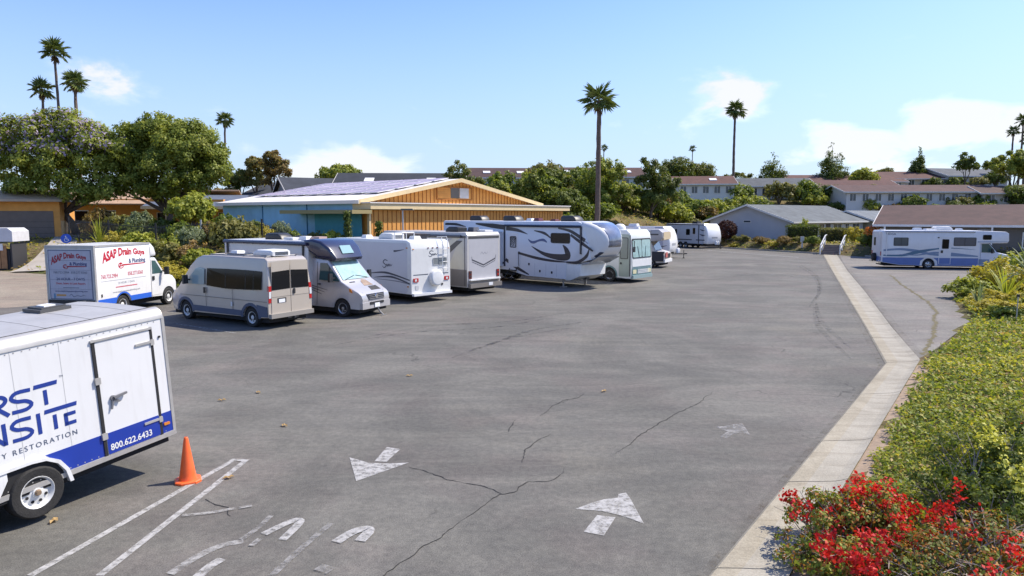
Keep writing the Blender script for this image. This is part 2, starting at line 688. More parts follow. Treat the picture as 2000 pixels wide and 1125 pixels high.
def wheel(parent, x, y, r, w, side, style='steel', name='wheel'):
    """tyre with its rim; side = -1 right, +1 left (which way the rim shows)"""
    key = (r, w, style)
    if key not in _WH:
        t = MB()
        rr = r * .62
        t.lathe([(rr, -w * .46), (r * .80, -w * .5), (r * .93, -w * .5), (r * .985, -w * .42), (r, -w * .3), (r, w * .3), (r * .985, w * .42), (r * .93, w * .5), (r * .80, w * .5), (rr, w * .46)], (0, 0, 0), 'y', 28)
        h = MB()
        h.lathe([(rr * 1.04, w * .44), (rr * .98, w * .47), (rr * .90, w * .40), (rr * .82, w * .22), (rr * .70, w * .24), (rr * .40, w * .34), (rr * .30, w * .36), (rr * .26, w * .44), (rr * .10, w * .46), (.001, w * .46)], (0, 0, 0), 'y', 28)
        hm = [RIMW if style in ('steel', 'dually') else RIMS, DARKP]
        nh = 8 if style != 'alloy' else 5
        for i in range(nh):
            a = 2 * math.pi * i / nh
            rad = rr * .60
            hr = rr * (.10 if style != 'alloy' else .17)
            c0 = Vector((math.cos(a) * rad, w * .30, math.sin(a) * rad))
            h.cyl(c0, c0 + Vector((0, w * .03, 0)), hr, hr, 8, mi=1)
        _WH[key] = (t.mesh('wheel', TYRE, 40), h.mesh('rim', hm, 35))
    tm, hm = _WH[key]
    o = link(name, tm, parent)
    o.location = (x, y, r)
    o.rotation_euler = (0, random.uniform(0, 6), 0)
    k = link('rim', hm, o)
    if side < 0:
        k.rotation_euler = (0, 0, math.pi)
    return o


def tlight(pl, x0, z0, x1, z1, parent, mat=None, name='tail_light', r=.02, d=.025):
    return plate(pl, rrect(x0, z0, x1, z1, r), name, mat or RED, parent, d)


def aircon(parent, x, y, z, mat, L=.95, Wd=.7, h=.28):
    """roof air conditioner shroud with sloped nose and grille"""
    a = shell('roof_air_conditioner', [(x - L / 2, z), (x + L / 2, z), (x + L / 2 - .08, z + h * .6), (x + L / 2 - .28, z + h), (x - L / 2 + .12, z + h), (x - L / 2, z + h * .75)], Wd, mat, parent, bev=.07, seg=2)
    for v in a.data.vertices:
        v.co.y += y
    m = MB()
    for i in range(4):
        m.box((x - L / 2 - .003, y, z + h * (.18 + .15 * i)), (.012, Wd * .7, .018))
    m.build('grille', PLBLK, a)
    return a


def vent(parent, x, y, z, mat=None, s=.45, h=.12):
    m = MB()
    m.box((x, y, z + .02), (s, s, .04))
    m.box((x, y, z + .04 + h / 2), (s * .92, s * .92, h), taper=.82)
    return m.build('roof_vent', mat or TRIMW, parent)


# ------------------------------------------------------------------ foliage
def leaves(name, pts, dirs, size, aspect=.5, mats=None, parent=None, mi=None, mesh_only=False, rng=None):
    """one small folded blade per point"""
    rng = rng or RNG
    pts = np.asarray(pts, float)
    n = len(pts)
    nr = np.asarray(dirs, float)      # the way each blade faces
    nr = nr / (np.linalg.norm(nr, axis=1, keepdims=True) + 1e-9)
    d = np.cross(nr, rng.normal(size=(n, 3)))
    d /= np.linalg.norm(d, axis=1, keepdims=True) + 1e-9
    w = np.cross(nr, d)
    s = np.asarray(size, float).reshape(-1, 1) * np.ones((n, 1))
    v = np.empty((n, 4, 3))
    v[:, 0] = pts
    v[:, 1] = pts + d * s * .5 + w * s * aspect * .5 + nr * s * .10
    v[:, 2] = pts + d * s
    v[:, 3] = pts + d * s * .5 - w * s * aspect * .5 + nr * s * .10
    me = bpy.data.meshes.new(name)
    me.vertices.add(4 * n)
    me.vertices.foreach_set('co', v.reshape(-1).astype(np.float32))
    me.loops.add(4 * n)
    me.loops.foreach_set('vertex_index', np.arange(4 * n, dtype=np.int32))
    me.polygons.add(n)
    me.polygons.foreach_set('loop_start', np.arange(0, 4 * n, 4, dtype=np.int32))
    me.polygons.foreach_set('loop_total', np.full(n, 4, dtype=np.int32))
    if mi is not None:
        me.polygons.foreach_set('material_index', np.asarray(mi, dtype=np.int32))
    me.update(calc_edges=True)
    for m in (mats if isinstance(mats, (list, tuple)) else [mats]):
        me.materials.append(m)
    return me if mesh_only else link(name, me, parent)


def sph(n, rng=None):
    rng = rng or RNG
    a = rng.normal(size=(n, 3))
    return a / np.linalg.norm(a, axis=1, keepdims=True)


def clumps(lobes, n, per_lobe=14, clump=.34, rng=None, inner=.15, lift=.25, low=-.5):
    """leaf positions and directions for a crown of ellipsoid lobes, gathered in clumps with gaps between"""
    rng = rng or RNG
    lob = np.array(lobes, float)
    area = (lob[:, 3] * lob[:, 4] + lob[:, 4] * lob[:, 5] + lob[:, 3] * lob[:, 5])
    pr = area / area.sum()
    C, CR, OUT = [], [], []
    for i, l in enumerate(lob):
        k = max(5, int(per_lobe * len(lob) * pr[i]))
        u = sph(k * 2, rng)
        u = u[u[:, 2] > low][:k]
        rad = rng.uniform(.72, 1.05, (len(u), 1))
        C.append(l[:3] + u * l[3:6] * rad)
        CR.append(rng.uniform(.6, 1.15, len(u)) * clump * l[3:6].mean())
        OUT.append(u)
    C, CR, OUT = np.vstack(C), np.hstack(CR), np.vstack(OUT)
    wts = CR ** 2
    pick = rng.choice(len(C), n, p=wts / wts.sum())
    off = sph(n, rng) * (rng.uniform(0, 1, (n, 1)) ** .45) * CR[pick][:, None]
    off[:, 2] *= .75
    pts = C[pick] + off
    k = int(n * inner)
    if k:
        li = rng.choice(len(lob), k, p=pr)
        pts[:k] = lob[li, :3] + sph(k, rng) * lob[li, 3:6] * rng.uniform(.2, .75, (k, 1))
    dirs = off / (np.linalg.norm(off, axis=1, keepdims=True) + 1e-6) * .7 + OUT[pick] * .6 + rng.normal(size=(n, 3)) * .38
    dirs[:, 2] += lift
    return pts, dirs


_CM = {}


def bush_mesh(key, mats, n=1500, leaf=.16, seed=0, lobes=None, aspect=.55, clump=.36, per=12, jit=.35, low=-.25, inner=.12):
    """crown mesh about 2 units across standing on z = 0, shared by plants of a kind"""
    if key in _CM:
        return _CM[key]
    rng = np.random.default_rng(seed + 100)
    if lobes is None:
        lobes = [(0, 0, .55, .62, .62, .55)] + [(math.cos(a) * .48, math.sin(a) * .48, .42 + rng.uniform(-.08, .2), .5, .5, .42 + rng.uniform(-.05, .1)) for a in rng.uniform(0, 6.28, 5)]
    p, d = clumps(lobes, n, per, clump, rng, inner=inner, low=low)
    p[:, 2] = np.maximum(p[:, 2], .01)
    s = leaf * rng.uniform(1 - jit, 1 + jit, n)
    _CM[key] = leaves('foliage', p, d, s, aspect, mats, mesh_only=True, rng=rng)
    return _CM[key]


# ------------------------------------------------------------------ ground, lot, banks
LOT = [(-9.45, -10), (3.19, 7.4), (11.49, 18.89), (17.57, 25.88), (21.5, 33), (28.5, 42.6), (36, 45.2), (44, 46.6), (44, 56.5), (36.5, 64), (33.6, 70.2), (26.3, 85),
       (24.5, 96), (18.5, 96), (11, 78), (2.6, 62), (-6, 48.2), (-12, 40.5), (-16.0, 36.6), (-19.6, 36.9), (-23, 40.5), (-27, 44.2), (-40, 51.5), (-90, 52), (-90, -10)]
_lot = np.array(LOT)


def lot_dist(x, y):
    """distance outside the lot's outline (0 inside)"""
    x = np.asarray(x, float)
    y = np.asarray(y, float)
    best = np.full(x.shape, 1e9)
    inside = np.zeros(x.shape, bool)
    n = len(_lot)
    for i in range(n):
        ax, ay = _lot[i]
        bx, by = _lot[(i + 1) % n]
        dx, dy = bx - ax, by - ay
        t = np.clip(((x - ax) * dx + (y - ay) * dy) / (dx * dx + dy * dy), 0, 1)
        best = np.minimum(best, np.hypot(x - ax - t * dx, y - ay - t * dy))
        if ay != by:
            c = ((ay > y) != (by > y)) & (x < (bx - ax) * (y - ay) / (by - ay) + ax)
            inside ^= c
    return np.where(inside, 0, best), np.where(inside, best, 0)


def sm(t):
    t = np.clip(t, 0, 1)
    return t * t * (3 - 2 * t)


def height(x, y):
    x = np.asarray(x, float)
    y = np.asarray(y, float)
    s, ins = lot_dist(x, y)
    right = sm((x - 3 + np.maximum(0, 8 - y) * .8) / 2.0) * (1 - sm((y - 47) / 8))
    hr = .03 + .09 * s + .25 * sm((s - 3) / 7)
    hr = np.minimum(hr, 2.6 + .02 * s)
    fr = sm((x - 12) / 8) * sm((y - 47) / 8)
    hf = .95 * sm(s / 2.2)
    hl = 1.9 * sm(s / 7.5) + .9 * sm((s - 5) / 12)
    h = hr * right + hf * fr * (1 - right) + hl * (1 - right) * (1 - fr)
    y0 = np.interp(x, [-80, -30, -12, 4, 14, 26, 60, 80, 120], [110, 105, 84, 71, 75, 93, 93, 88, 80])
    up = np.interp(x, [-80, -40, -15, 5, 60, 85, 105, 140], [2.2, 2.6, 5.0, 6.0, 7.0, 7.4, 9.5, 11])
    h = h + up * sm((y - y0) / 38) + .25 * sm((y - 60) / 60) * np.sin(x * .21 + 1) * np.cos(y * .17)
    h = np.where(s > 0, h + .02, -.06 - .0 * ins)
    h = h - np.maximum(0, y - 210) * .05
    return h


def hz(x, y):
    return float(height(np.array([x]), np.array([y]))[0])


def terrain():
    xs = np.concatenate([np.linspace(-3000, -130, 14), np.arange(-120, -40, 4.0), np.arange(-40, 62, .8), np.arange(62, 150, 3.0), np.linspace(160, 3000, 14)])
    ys = np.concatenate([np.linspace(-600, -14, 6), np.arange(-12, 112, .8), np.arange(112, 215, 3.0), np.linspace(220, 3500, 16)])
    X, Y = np.meshgrid(xs, ys)
    Z = height(X, Y)
    Z = np.maximum(Z, -2.0 - 0 * Z)
    n, m = X.shape
    me = bpy.data.meshes.new('ground')
    v = np.stack([X, Y, Z], -1).reshape(-1, 3)
    idx = np.arange(n * m).reshape(n, m)
    q = np.stack([idx[:-1, :-1], idx[:-1, 1:], idx[1:, 1:], idx[1:, :-1]], -1).reshape(-1, 4)
    me.from_pydata(v.tolist(), [], q.tolist())
    for p in me.polygons:
        p.use_smooth = True
    mt = bpy.data.materials.new('soil_and_dry_grass')
    mt.use_nodes = True
    t = mt.node_tree
    p = t.nodes['Principled BSDF']
    p.inputs['Roughness'].default_value = .95
    p.inputs['Specular IOR Level'].default_value = .1
    tc = N(t, 'ShaderNodeTexCoord')

    def nz(sc, d=5):
        k = N(t, 'ShaderNodeTexNoise')
        k.inputs['Scale'].default_value = sc
        k.inputs['Detail'].default_value = d
        k.inputs['Roughness'].default_value = .65
        t.links.new(tc.outputs['Object'], k.inputs['Vector'])
        return k.outputs['Fac']
    c = mixc(t, maprange(t, nz(.25), .38, .62), (.075, .085, .028), (.20, .155, .075))
    c = mixc(t, maprange(t, nz(1.3), .45, .7), c, (.13, .09, .05))
    c = mixc(t, maprange(t, nz(7.0), .5, .72), c, (.05, .06, .02))
    t.links.new(c, p.inputs['Base Color'])
    b = N(t, 'ShaderNodeBump')
    b.inputs['Strength'].default_value = .8
    b.inputs['Distance'].default_value = .15
    t.links.new(nz(5, 8), b.inputs['Height'])
    t.links.new(b.outputs[0], p.inputs['Normal'])
    me.materials.append(mt)
    o = link('ground', me)
    o['kind'] = 'structure'


terrain()

# asphalt sheets
lot_root = structure('parking_lot')
ASPH = asphalt_mat('worn_asphalt', (.106, .100, .090), (.144, .135, .121), (.172, .154, .128))
ASPH2 = asphalt_mat('pale_drive_asphalt', (.15, .138, .125), (.185, .17, .155), (.19, .165, .135))
ASPH3 = asphalt_mat('tan_road_asphalt', (.215, .175, .14), (.25, .21, .165), (.24, .19, .14))
MB().add([(x, y, 0) for x, y in LOT], [tuple(range(len(LOT)))]).build('asphalt', ASPH, lot_root)
DR = [(11.6, 19.05), (17.57, 25.88), (21.5, 33), (28.5, 42.6), (36, 45.2), (44, 46.6), (44, 56.5), (36.5, 64), (33.4, 69.6), (24.65, 49.81), (18.8, 35.93), (13.95, 24.69)]
MB().add([(x, y, .004) for x, y in DR], [tuple(range(len(DR)))]).build('driveway', ASPH2, lot_root)
RD = [(-90, 30.5), (-22.5, 30.0), (-18.5, 34), (-16.2, 36.4), (-19.6, 36.9), (-23, 40.5), (-27, 44.2), (-40, 51.5), (-90, 52)]
MB().add([(x, y, .004) for x, y in RD], [tuple(range(len(RD)))]).build('side_road', ASPH3, lot_root)


def ribbon(pts, w, name, mat, parent, z=.008, taper=False, jag=0.0, rs=None):
    pts = [np.array(p, float) for p in pts]
    if jag:
        q = [pts[0]]
        for a, b in zip(pts[:-1], pts[1:]):
            L = np.linalg.norm(b - a)
            k = max(2, int(L / .07))
            nn = np.array((-(b - a)[1], (b - a)[0])) / (L + 1e-9)
            off = 0
            for i in range(1, k + 1):
                off = off * .7 + random.uniform(-jag, jag)
                q.append(a + (b - a) * i / k + nn * (off if i < k else 0))
        pts = q
    A, B = [], []
    n = len(pts)
    for i, p in enumerate(pts):
        d = pts[min(i + 1, n - 1)] - pts[max(i - 1, 0)]
        d = d / (np.linalg.norm(d) + 1e-9)
        nn = np.array((-d[1], d[0]))
        ww = w[i] if isinstance(w, (list, tuple)) else w
        if taper:
            ww *= max(.15, math.sin(math.pi * min(1, (i + .5) / n)) ** .5)
        if jag:
            ww *= random.uniform(.45, 1.4)
        A.append((*(p + nn * ww / 2), z))
        B.append((*(p - nn * ww / 2), z))
    return MB().strip(A, B).build(name, mat, parent)


def smooth_path(pts, n=24):
    k = len(pts)
    o = []
    for i in range(n + 1):
        t = i / n * (k - 1)
        j = min(int(t), k - 2)
        f = t - j
        p0, p1, p2, p3 = (np.array(pts[max(0, min(k - 1, j + q))], float) for q in (-1, 0, 1, 2))
        o.append(.5 * (2 * p1 + (p2 - p0) * f + (2 * p0 - 5 * p1 + 4 * p2 - p3) * f * f + (3 * p1 - p0 - 3 * p2 + p3) * f ** 3))
    return o


CRACK = M('crack_shadow', (.026, .025, .023), .95)
for pts in [[(-0.69, 8.81), (-0.54, 9.03), (-0.35, 9.4), (-0.18, 9.69), (0.03, 9.76), (0.16, 10.03), (0.25, 10.17), (0.6, 10.21), (0.82, 10.53), (0.85, 10.75)], [(-0.79, 10.15), (-0.5, 10.03), (-0.28, 9.87), (-0.15, 9.71)], [(1.74, 11.37), (2.04, 11.79), (2.32, 12.3), (2.8, 12.98), (3.46, 13.88), (3.95, 14.42), (4.67, 15.54)], [(0.57, 13.59), (0.83, 14.26), (1.14, 14.83), (1.53, 15.09), (1.66, 15.45)], [(-0.06, 12.6), (0.08, 13.38)], [(0.17, 10.98), (0.22, 11.58), (0.37, 11.9), (0.73, 12.48)], [(-0.69, 8.81), (-0.94, 8.28), (-1.14, 8.04), (-1.27, 7.76), (-1.44, 7.49), (-1.51, 7.29)], [(-1.69, 10.79), (-1.33, 10.54), (-1.01, 10.24), (-0.79, 10.16)], [(-4.45, 9.52), (-4.0, 9.24), (-3.85, 8.95)]]:
    ribbon(pts, .019, 'crack', CRACK, lot_root, .006, taper=True, jag=.02)
DRC = [(25.85, 46.47), (22.93, 39.9), (20.9, 34.94), (19.79, 32.26), (18.37, 29.4), (16.39, 26.13), (14.08, 22.53), (12.12, 19.78)]
ribbon(DRC, .13, 'weedy_crack', M('weedy_crack_fill', (.12, .10, .045), .95, var=.4, vs=5), lot_root, .008, jag=.05)

PAINT = paint_mat('worn_white_paint', (.42, .41, .39), .58, 9)
PAINT2 = paint_mat('faded_white_paint', (.36, .35, .33), .52, 8)
PAINT3 = paint_mat('ghost_white_paint', (.30, .29, .275), .50, 7)
for pts, m in (([(-5.5, 7.4), (-4.68, 11.08)], PAINT), ([(-4.71, 7.4), (-4.47, 11.03)], PAINT), ([(-12.84, 25.64), (-11.19, 24.57), (-9.64, 23.49)], PAINT2)):
    ribbon(pts, .10, 'stripe', m, lot_root, .008)
ribbon([(-4.73, 11.11), (-4.42, 11.07)], .09, 'stripe', PAINT, lot_root, .010)
for h_, s_ in (([(-2.76, 11.22), (-2.41, 10.18), (-1.71, 10.98), (-2.03, 10.93), (-2.38, 10.97)], [(-2.3, 11.03), (-2.22, 11.74), (-1.96, 11.64), (-2.09, 11.02)]),
               ([(0.88, 9.17), (1.14, 9.38), (1.33, 9.5), (1.54, 9.56), (1.57, 9.69), (1.69, 9.74), (1.72, 9.5), (1.76, 8.71), (1.61, 8.87), (1.46, 8.99), (1.25, 9.11)], [(1.17, 8.98), (0.93, 8.48), (1.18, 8.38), (1.41, 8.91)])):
    MB().add([(x, y, .008) for x, y in h_], [tuple(range(len(h_)))]).add([(x, y, .008) for x, y in s_], [tuple(range(len(s_)))]).build('painted_arrow', PAINT, lot_root)
h_ = [(3.93, 12.88), (4.34, 13.04), (4.55, 13.11), (4.46, 12.42), (4.33, 12.53), (4.19, 12.5), (3.96, 12.22), (3.86, 12.3), (4.1, 12.62)]
MB().add([(x, y, .008) for x, y in h_], [tuple(range(len(h_)))]).build('painted_arrow', PAINT3, lot_root)
for k, (pts, w) in enumerate([([(-3.39, 8.22), (-3.62, 8.11), (-3.79, 7.84), (-3.92, 7.43)], .12), ([(-3.47, 7.78), (-3.54, 7.6), (-3.58, 7.34)], .13), ([(-3.3, 8.96), (-3.34, 8.6), (-3.43, 8.27)], .08), ([(-3.2, 8.41), (-3.06, 8.65), (-2.91, 8.83), (-2.84, 8.72), (-2.91, 8.25)], .12), ([(-2.41, 8.72), (-2.5, 8.41), (-2.61, 7.98), (-2.74, 7.39)], .09), ([(-2.21, 8.19), (-2.07, 8.46), (-1.92, 8.57), (-1.86, 8.47), (-1.92, 8.22)], .15), ([(-4.52, 8.96), (-4.2, 9.03), (-3.68, 9.28)], .08), ([(-3.2, 8.28), (-3.24, 8.09)], .08), ([(-2.14, 7.6), (-2.21, 7.47)], .2)]):
    ribbon(smooth_path(pts, 14), w, 'painted_letter_stroke', PAINT if k in (1, 3, 5) else (PAINT3 if k in (2, 4, 8) else PAINT2), lot_root, .009 + .0012 * k)
ribbon([(22.83, 79.67), (25.5, 72.3), (27.82, 66.16)], .28, 'stripe', PAINT, lot_root, .010)
SCUFF = paint_mat('tyre_scuff', (.045, .043, .042), .40, 3)
for pts in [[(13.29, 30.27), (16.49, 36.41), (20.27, 45.63), (23.09, 54.84)], [(-6.03, 20.82), (-3.59, 23.6), (-0.75, 24.69), (1.65, 27.2)], [(-1.77, 19.3), (0.0, 22.59), (2.25, 24.69)], [(13.19, 43.78), (17.93, 47.63), (19.01, 42.75)], [(9.72, 19.3), (11.25, 24.69), (13.52, 30.27)]]:
    for off in (0, 1.5):
        ribbon(smooth_path([(x + off * .5, y + off) for x, y in pts], 30), .2, 'tyre_mark', SCUFF, lot_root, .006 + .002 * random.random(), taper=True)

# concrete gutter: dished slabs with open joints


def concrete_mat(name, a, b, stain):
    m = bpy.data.materials.new(name)
    m.use_nodes = True
    t = m.node_tree
    p = t.nodes['Principled BSDF']
    p.inputs['Roughness'].default_value = .9
    p.inputs['Specular IOR Level'].default_value = .2
    tc = N(t, 'ShaderNodeTexCoord')

    def nz(sc, d, r, vec):
        k = N(t, 'ShaderNodeTexNoise')
        k.inputs['Scale'].default_value = sc
        k.inputs['Detail'].default_value = d
        k.inputs['Roughness'].default_value = r
        k.inputs['Distortion'].default_value = .5
        t.links.new(vec, k.inputs['Vector'])
        return k.outputs['Fac']
    mp = N(t, 'ShaderNodeMapping')
    mp.inputs['Rotation'].default_value = (0, 0, R(-54))
    mp.inputs['Scale'].default_value = (.45, 3.2, 1)
    t.links.new(tc.outputs['Object'], mp.inputs[0])
    c = mixc(t, maprange(t, nz(1.1, 9, .65, tc.outputs['Object']), .35, .65), a, b)
    c = mixc(t, mth(t, 'MULTIPLY', maprange(t, nz(1.0, 9, .7, mp.outputs[0]), .48, .70), .7), c, stain)
    g = nz(40, 4, .7, tc.outputs['Object'])
    c = mixc(t, 1.0, c, mixc(t, maprange(t, g, .3, .7), (.82, .82, .82), (1.16, 1.16, 1.16)), 'MULTIPLY')
    t.links.new(c, p.inputs['Base Color'])
    bp = N(t, 'ShaderNodeBump')
    bp.inputs['Strength'].default_value = .35
    bp.inputs['Distance'].default_value = .01
    t.links.new(g, bp.inputs['Height'])
    t.links.new(bp.outputs[0], p.inputs['Normal'])
    return m


CONC = concrete_mat('gutter_concrete', (.275, .245, .185), (.34, .305, .235), (.18, .15, .105))
CONC2 = concrete_mat('gutter_trough_concrete', (.28, .258, .21), (.34, .315, .26), (.20, .175, .135))
gut = structure('gutter')


def gutter(LE, RE, parent, cuts):
    LE = [np.array(p, float) for p in LE]
    RE = [np.array(p, float) for p in RE]

    def at(E, t):
        k = t * (len(E) - 1)
        j = min(int(k), len(E) - 2)
        return E[j] + (E[j + 1] - E[j]) * (k - j)
    pr = [(0, .004, 0), (.05, .032, 0), (.36, .028, 0), (.52, .020, 1), (.80, .018, 1), (.90, .030, 1), (1, .05, 1)]
    for a, b in zip(cuts[:-1], cuts[1:]):
        m = MB()
        g = .012 / max(.1, np.linalg.norm(at(LE, b) - at(LE, a))) * (b - a)
        n = 6
        rows = []
        for i in range(n + 1):
            t = a + g + (b - a - 2 * g) * i / n
            l, r = at(LE, t), at(RE, t)
            rows.append([(*(l + (r - l) * f), z + .006) for f, z, _ in pr])
        w = len(pr)
        vs = [v for r_ in rows for v in r_]
        for i in range(n):
            for k in range(w - 1):
                m.add([rows[i][k], rows[i][k + 1], rows[i + 1][k + 1], rows[i + 1][k]], [(0, 1, 2, 3)], pr[k][2] if pr[k + 1][2] == pr[k][2] else 1)
        for row in (rows[0], rows[-1]):
            m.add(row + [(x, y, -.05) for x, y, _ in reversed(row)], [tuple(range(2 * w))])
        m.build('slab', [CONC, CONC2], parent)


def lerp_line(a, b, n):
    return [(a[0] + (b[0] - a[0]) * i / n, a[1] + (b[1] - a[1]) * i / n) for i in range(n + 1)]


gutter([(-9.9, -9.2)] + [(2.25, 7.4), (2.52, 7.81), (4.48, 10.51), (5.94, 12.54), (10.33, 18.56)][0:1] + [(10.33, 18.56)],
       [(-9.0, -9.3), (3.19, 7.4), (11.49, 18.89)], gut, [0, .25, .44, .505, .62, .705, .85, 1.0])
gutter([(10.33, 18.56), (12.93, 24.69), (17.63, 35.93), (23.43, 49.81), (32.2, 70.6)], [(11.49, 18.89), (13.87, 24.69), (18.72, 35.93), (24.55, 49.81), (33.3, 69.9)], gut, [0, .16, .34, .5, .62, .75, .86, 1])
SILT = paint_mat('gutter_silt', (.095, .074, .046), .36, 3.5)
ribbon([(-6.5, -4.9), (2.18, 7.4), (10.2, 18.5)], .11, 'silt_band', SILT, lot_root, .007)
ribbon([(10.24, 18.6), (12.8, 24.69), (17.5, 35.93), (23.3, 49.81), (32.0, 70.4)], .18, 'silt_band', SILT, lot_root, .0075)
ribbon([(11.62, 18.95), (14.05, 24.69), (18.9, 35.93), (24.75, 49.81)], .30, 'silt_band', SILT, lot_root, .0085)
# bare earth lip beside the gutter
MB().strip([(*p, .03) for p in lerp_line((-6.2, -5.6), (11.5, 18.9), 10)], [(p[0] + .26, p[1] - .19, .09) for p in lerp_line((-6.2, -5.6), (11.5, 18.9), 10)]).build('earth_lip', M('bare_earth', (.30, .22, .15), .95, var=.3, vs=6, bump=.5, bs=20), gut)

# kerbs round the far end and behind the row
KERB = M('kerb_concrete', (.36, .33, .28), .9, var=.2, vs=2, bump=.2)
KRED = M('red_kerb_paint', (.45, .20, .15), .8, var=.25, vs=5)


def kerb(pts, name='kerb', mat=None, h=.15, w=.16, parent=None):
    o = structure(name) if parent is None else parent
    for a, b in zip(pts[:-1], pts[1:]):
        a, b = Vector((*a, 0)), Vector((*b, 0))
        L = (b - a).length
        k = max(1, round(L / 3))
        d = (b - a) / L
        ang = math.atan2(d.y, d.x)
        for i in range(k):
            c = a + d * L * (i + .5) / k
            MB().box((c.x, c.y, h / 2 - .05), (L / k - .015, w, h + .1), ang).build('kerb_stone', mat or KERB, o)
    return o


kerb([(44, 56.4), (36.5, 63.9), (34.9, 67.4)])
kerb([(33.0, 71.2), (26.2, 84.9), (24.4, 95.9)])
kerb([(33.35, 70.5), (33.0, 71.15)], 'red_kerb', KRED)
kerb([(2.6, 62), (-6, 48.2), (-12, 40.5), (-16.0, 36.6), (-19.6, 36.9), (-23, 40.5)])

# footpath climbing to the hut
PATHC = M('path_concrete', (.38, .34, .29), .9, var=.15, vs=1.2, bump=.15)
pp = smooth_path([(-34.5, 48.6), (-35.2, 52), (-37.4, 57), (-40.5, 62.5)], 16)
A, B = [], []
for i, p in enumerate(pp):
    w = 2.6 if i < 5 else 2.6 - .9 * (i - 5) / 11
    for lst, sgn in ((A, -1), (B, 1)):
        x, y = p[0] + sgn * w / 2, p[1] + sgn * .2
        lst.append((x, y, max(.02, max(hz(x, y), hz(p[0], p[1]))) + .06))
pth = MB().strip(A, B).build('path', PATHC)
pth['kind'] = 'structure'


# ------------------------------------------------------------------ vehicles
def under(parent, x0, x1, Wd, z0=.18, z1=.5, name='chassis'):
    return MB().box(((x0 + x1) / 2, 0, (z0 + z1) / 2), (x1 - x0, Wd, z1 - z0)).build(name, DARKP, parent)


def arcs(prof_lower, *a):
    return prof_lower


def mirror_arm(parent, x, y, z, side, mat=None):
    m = MB()
    m.box((x + .05, y + side * .12, z), (.05, .26, .05))
    m.box((x + .02, y + side * .26, z + .02), (.10, .20, .34), taper=.92)
    return m.build('wing_mirror', mat or PLBLK, parent)


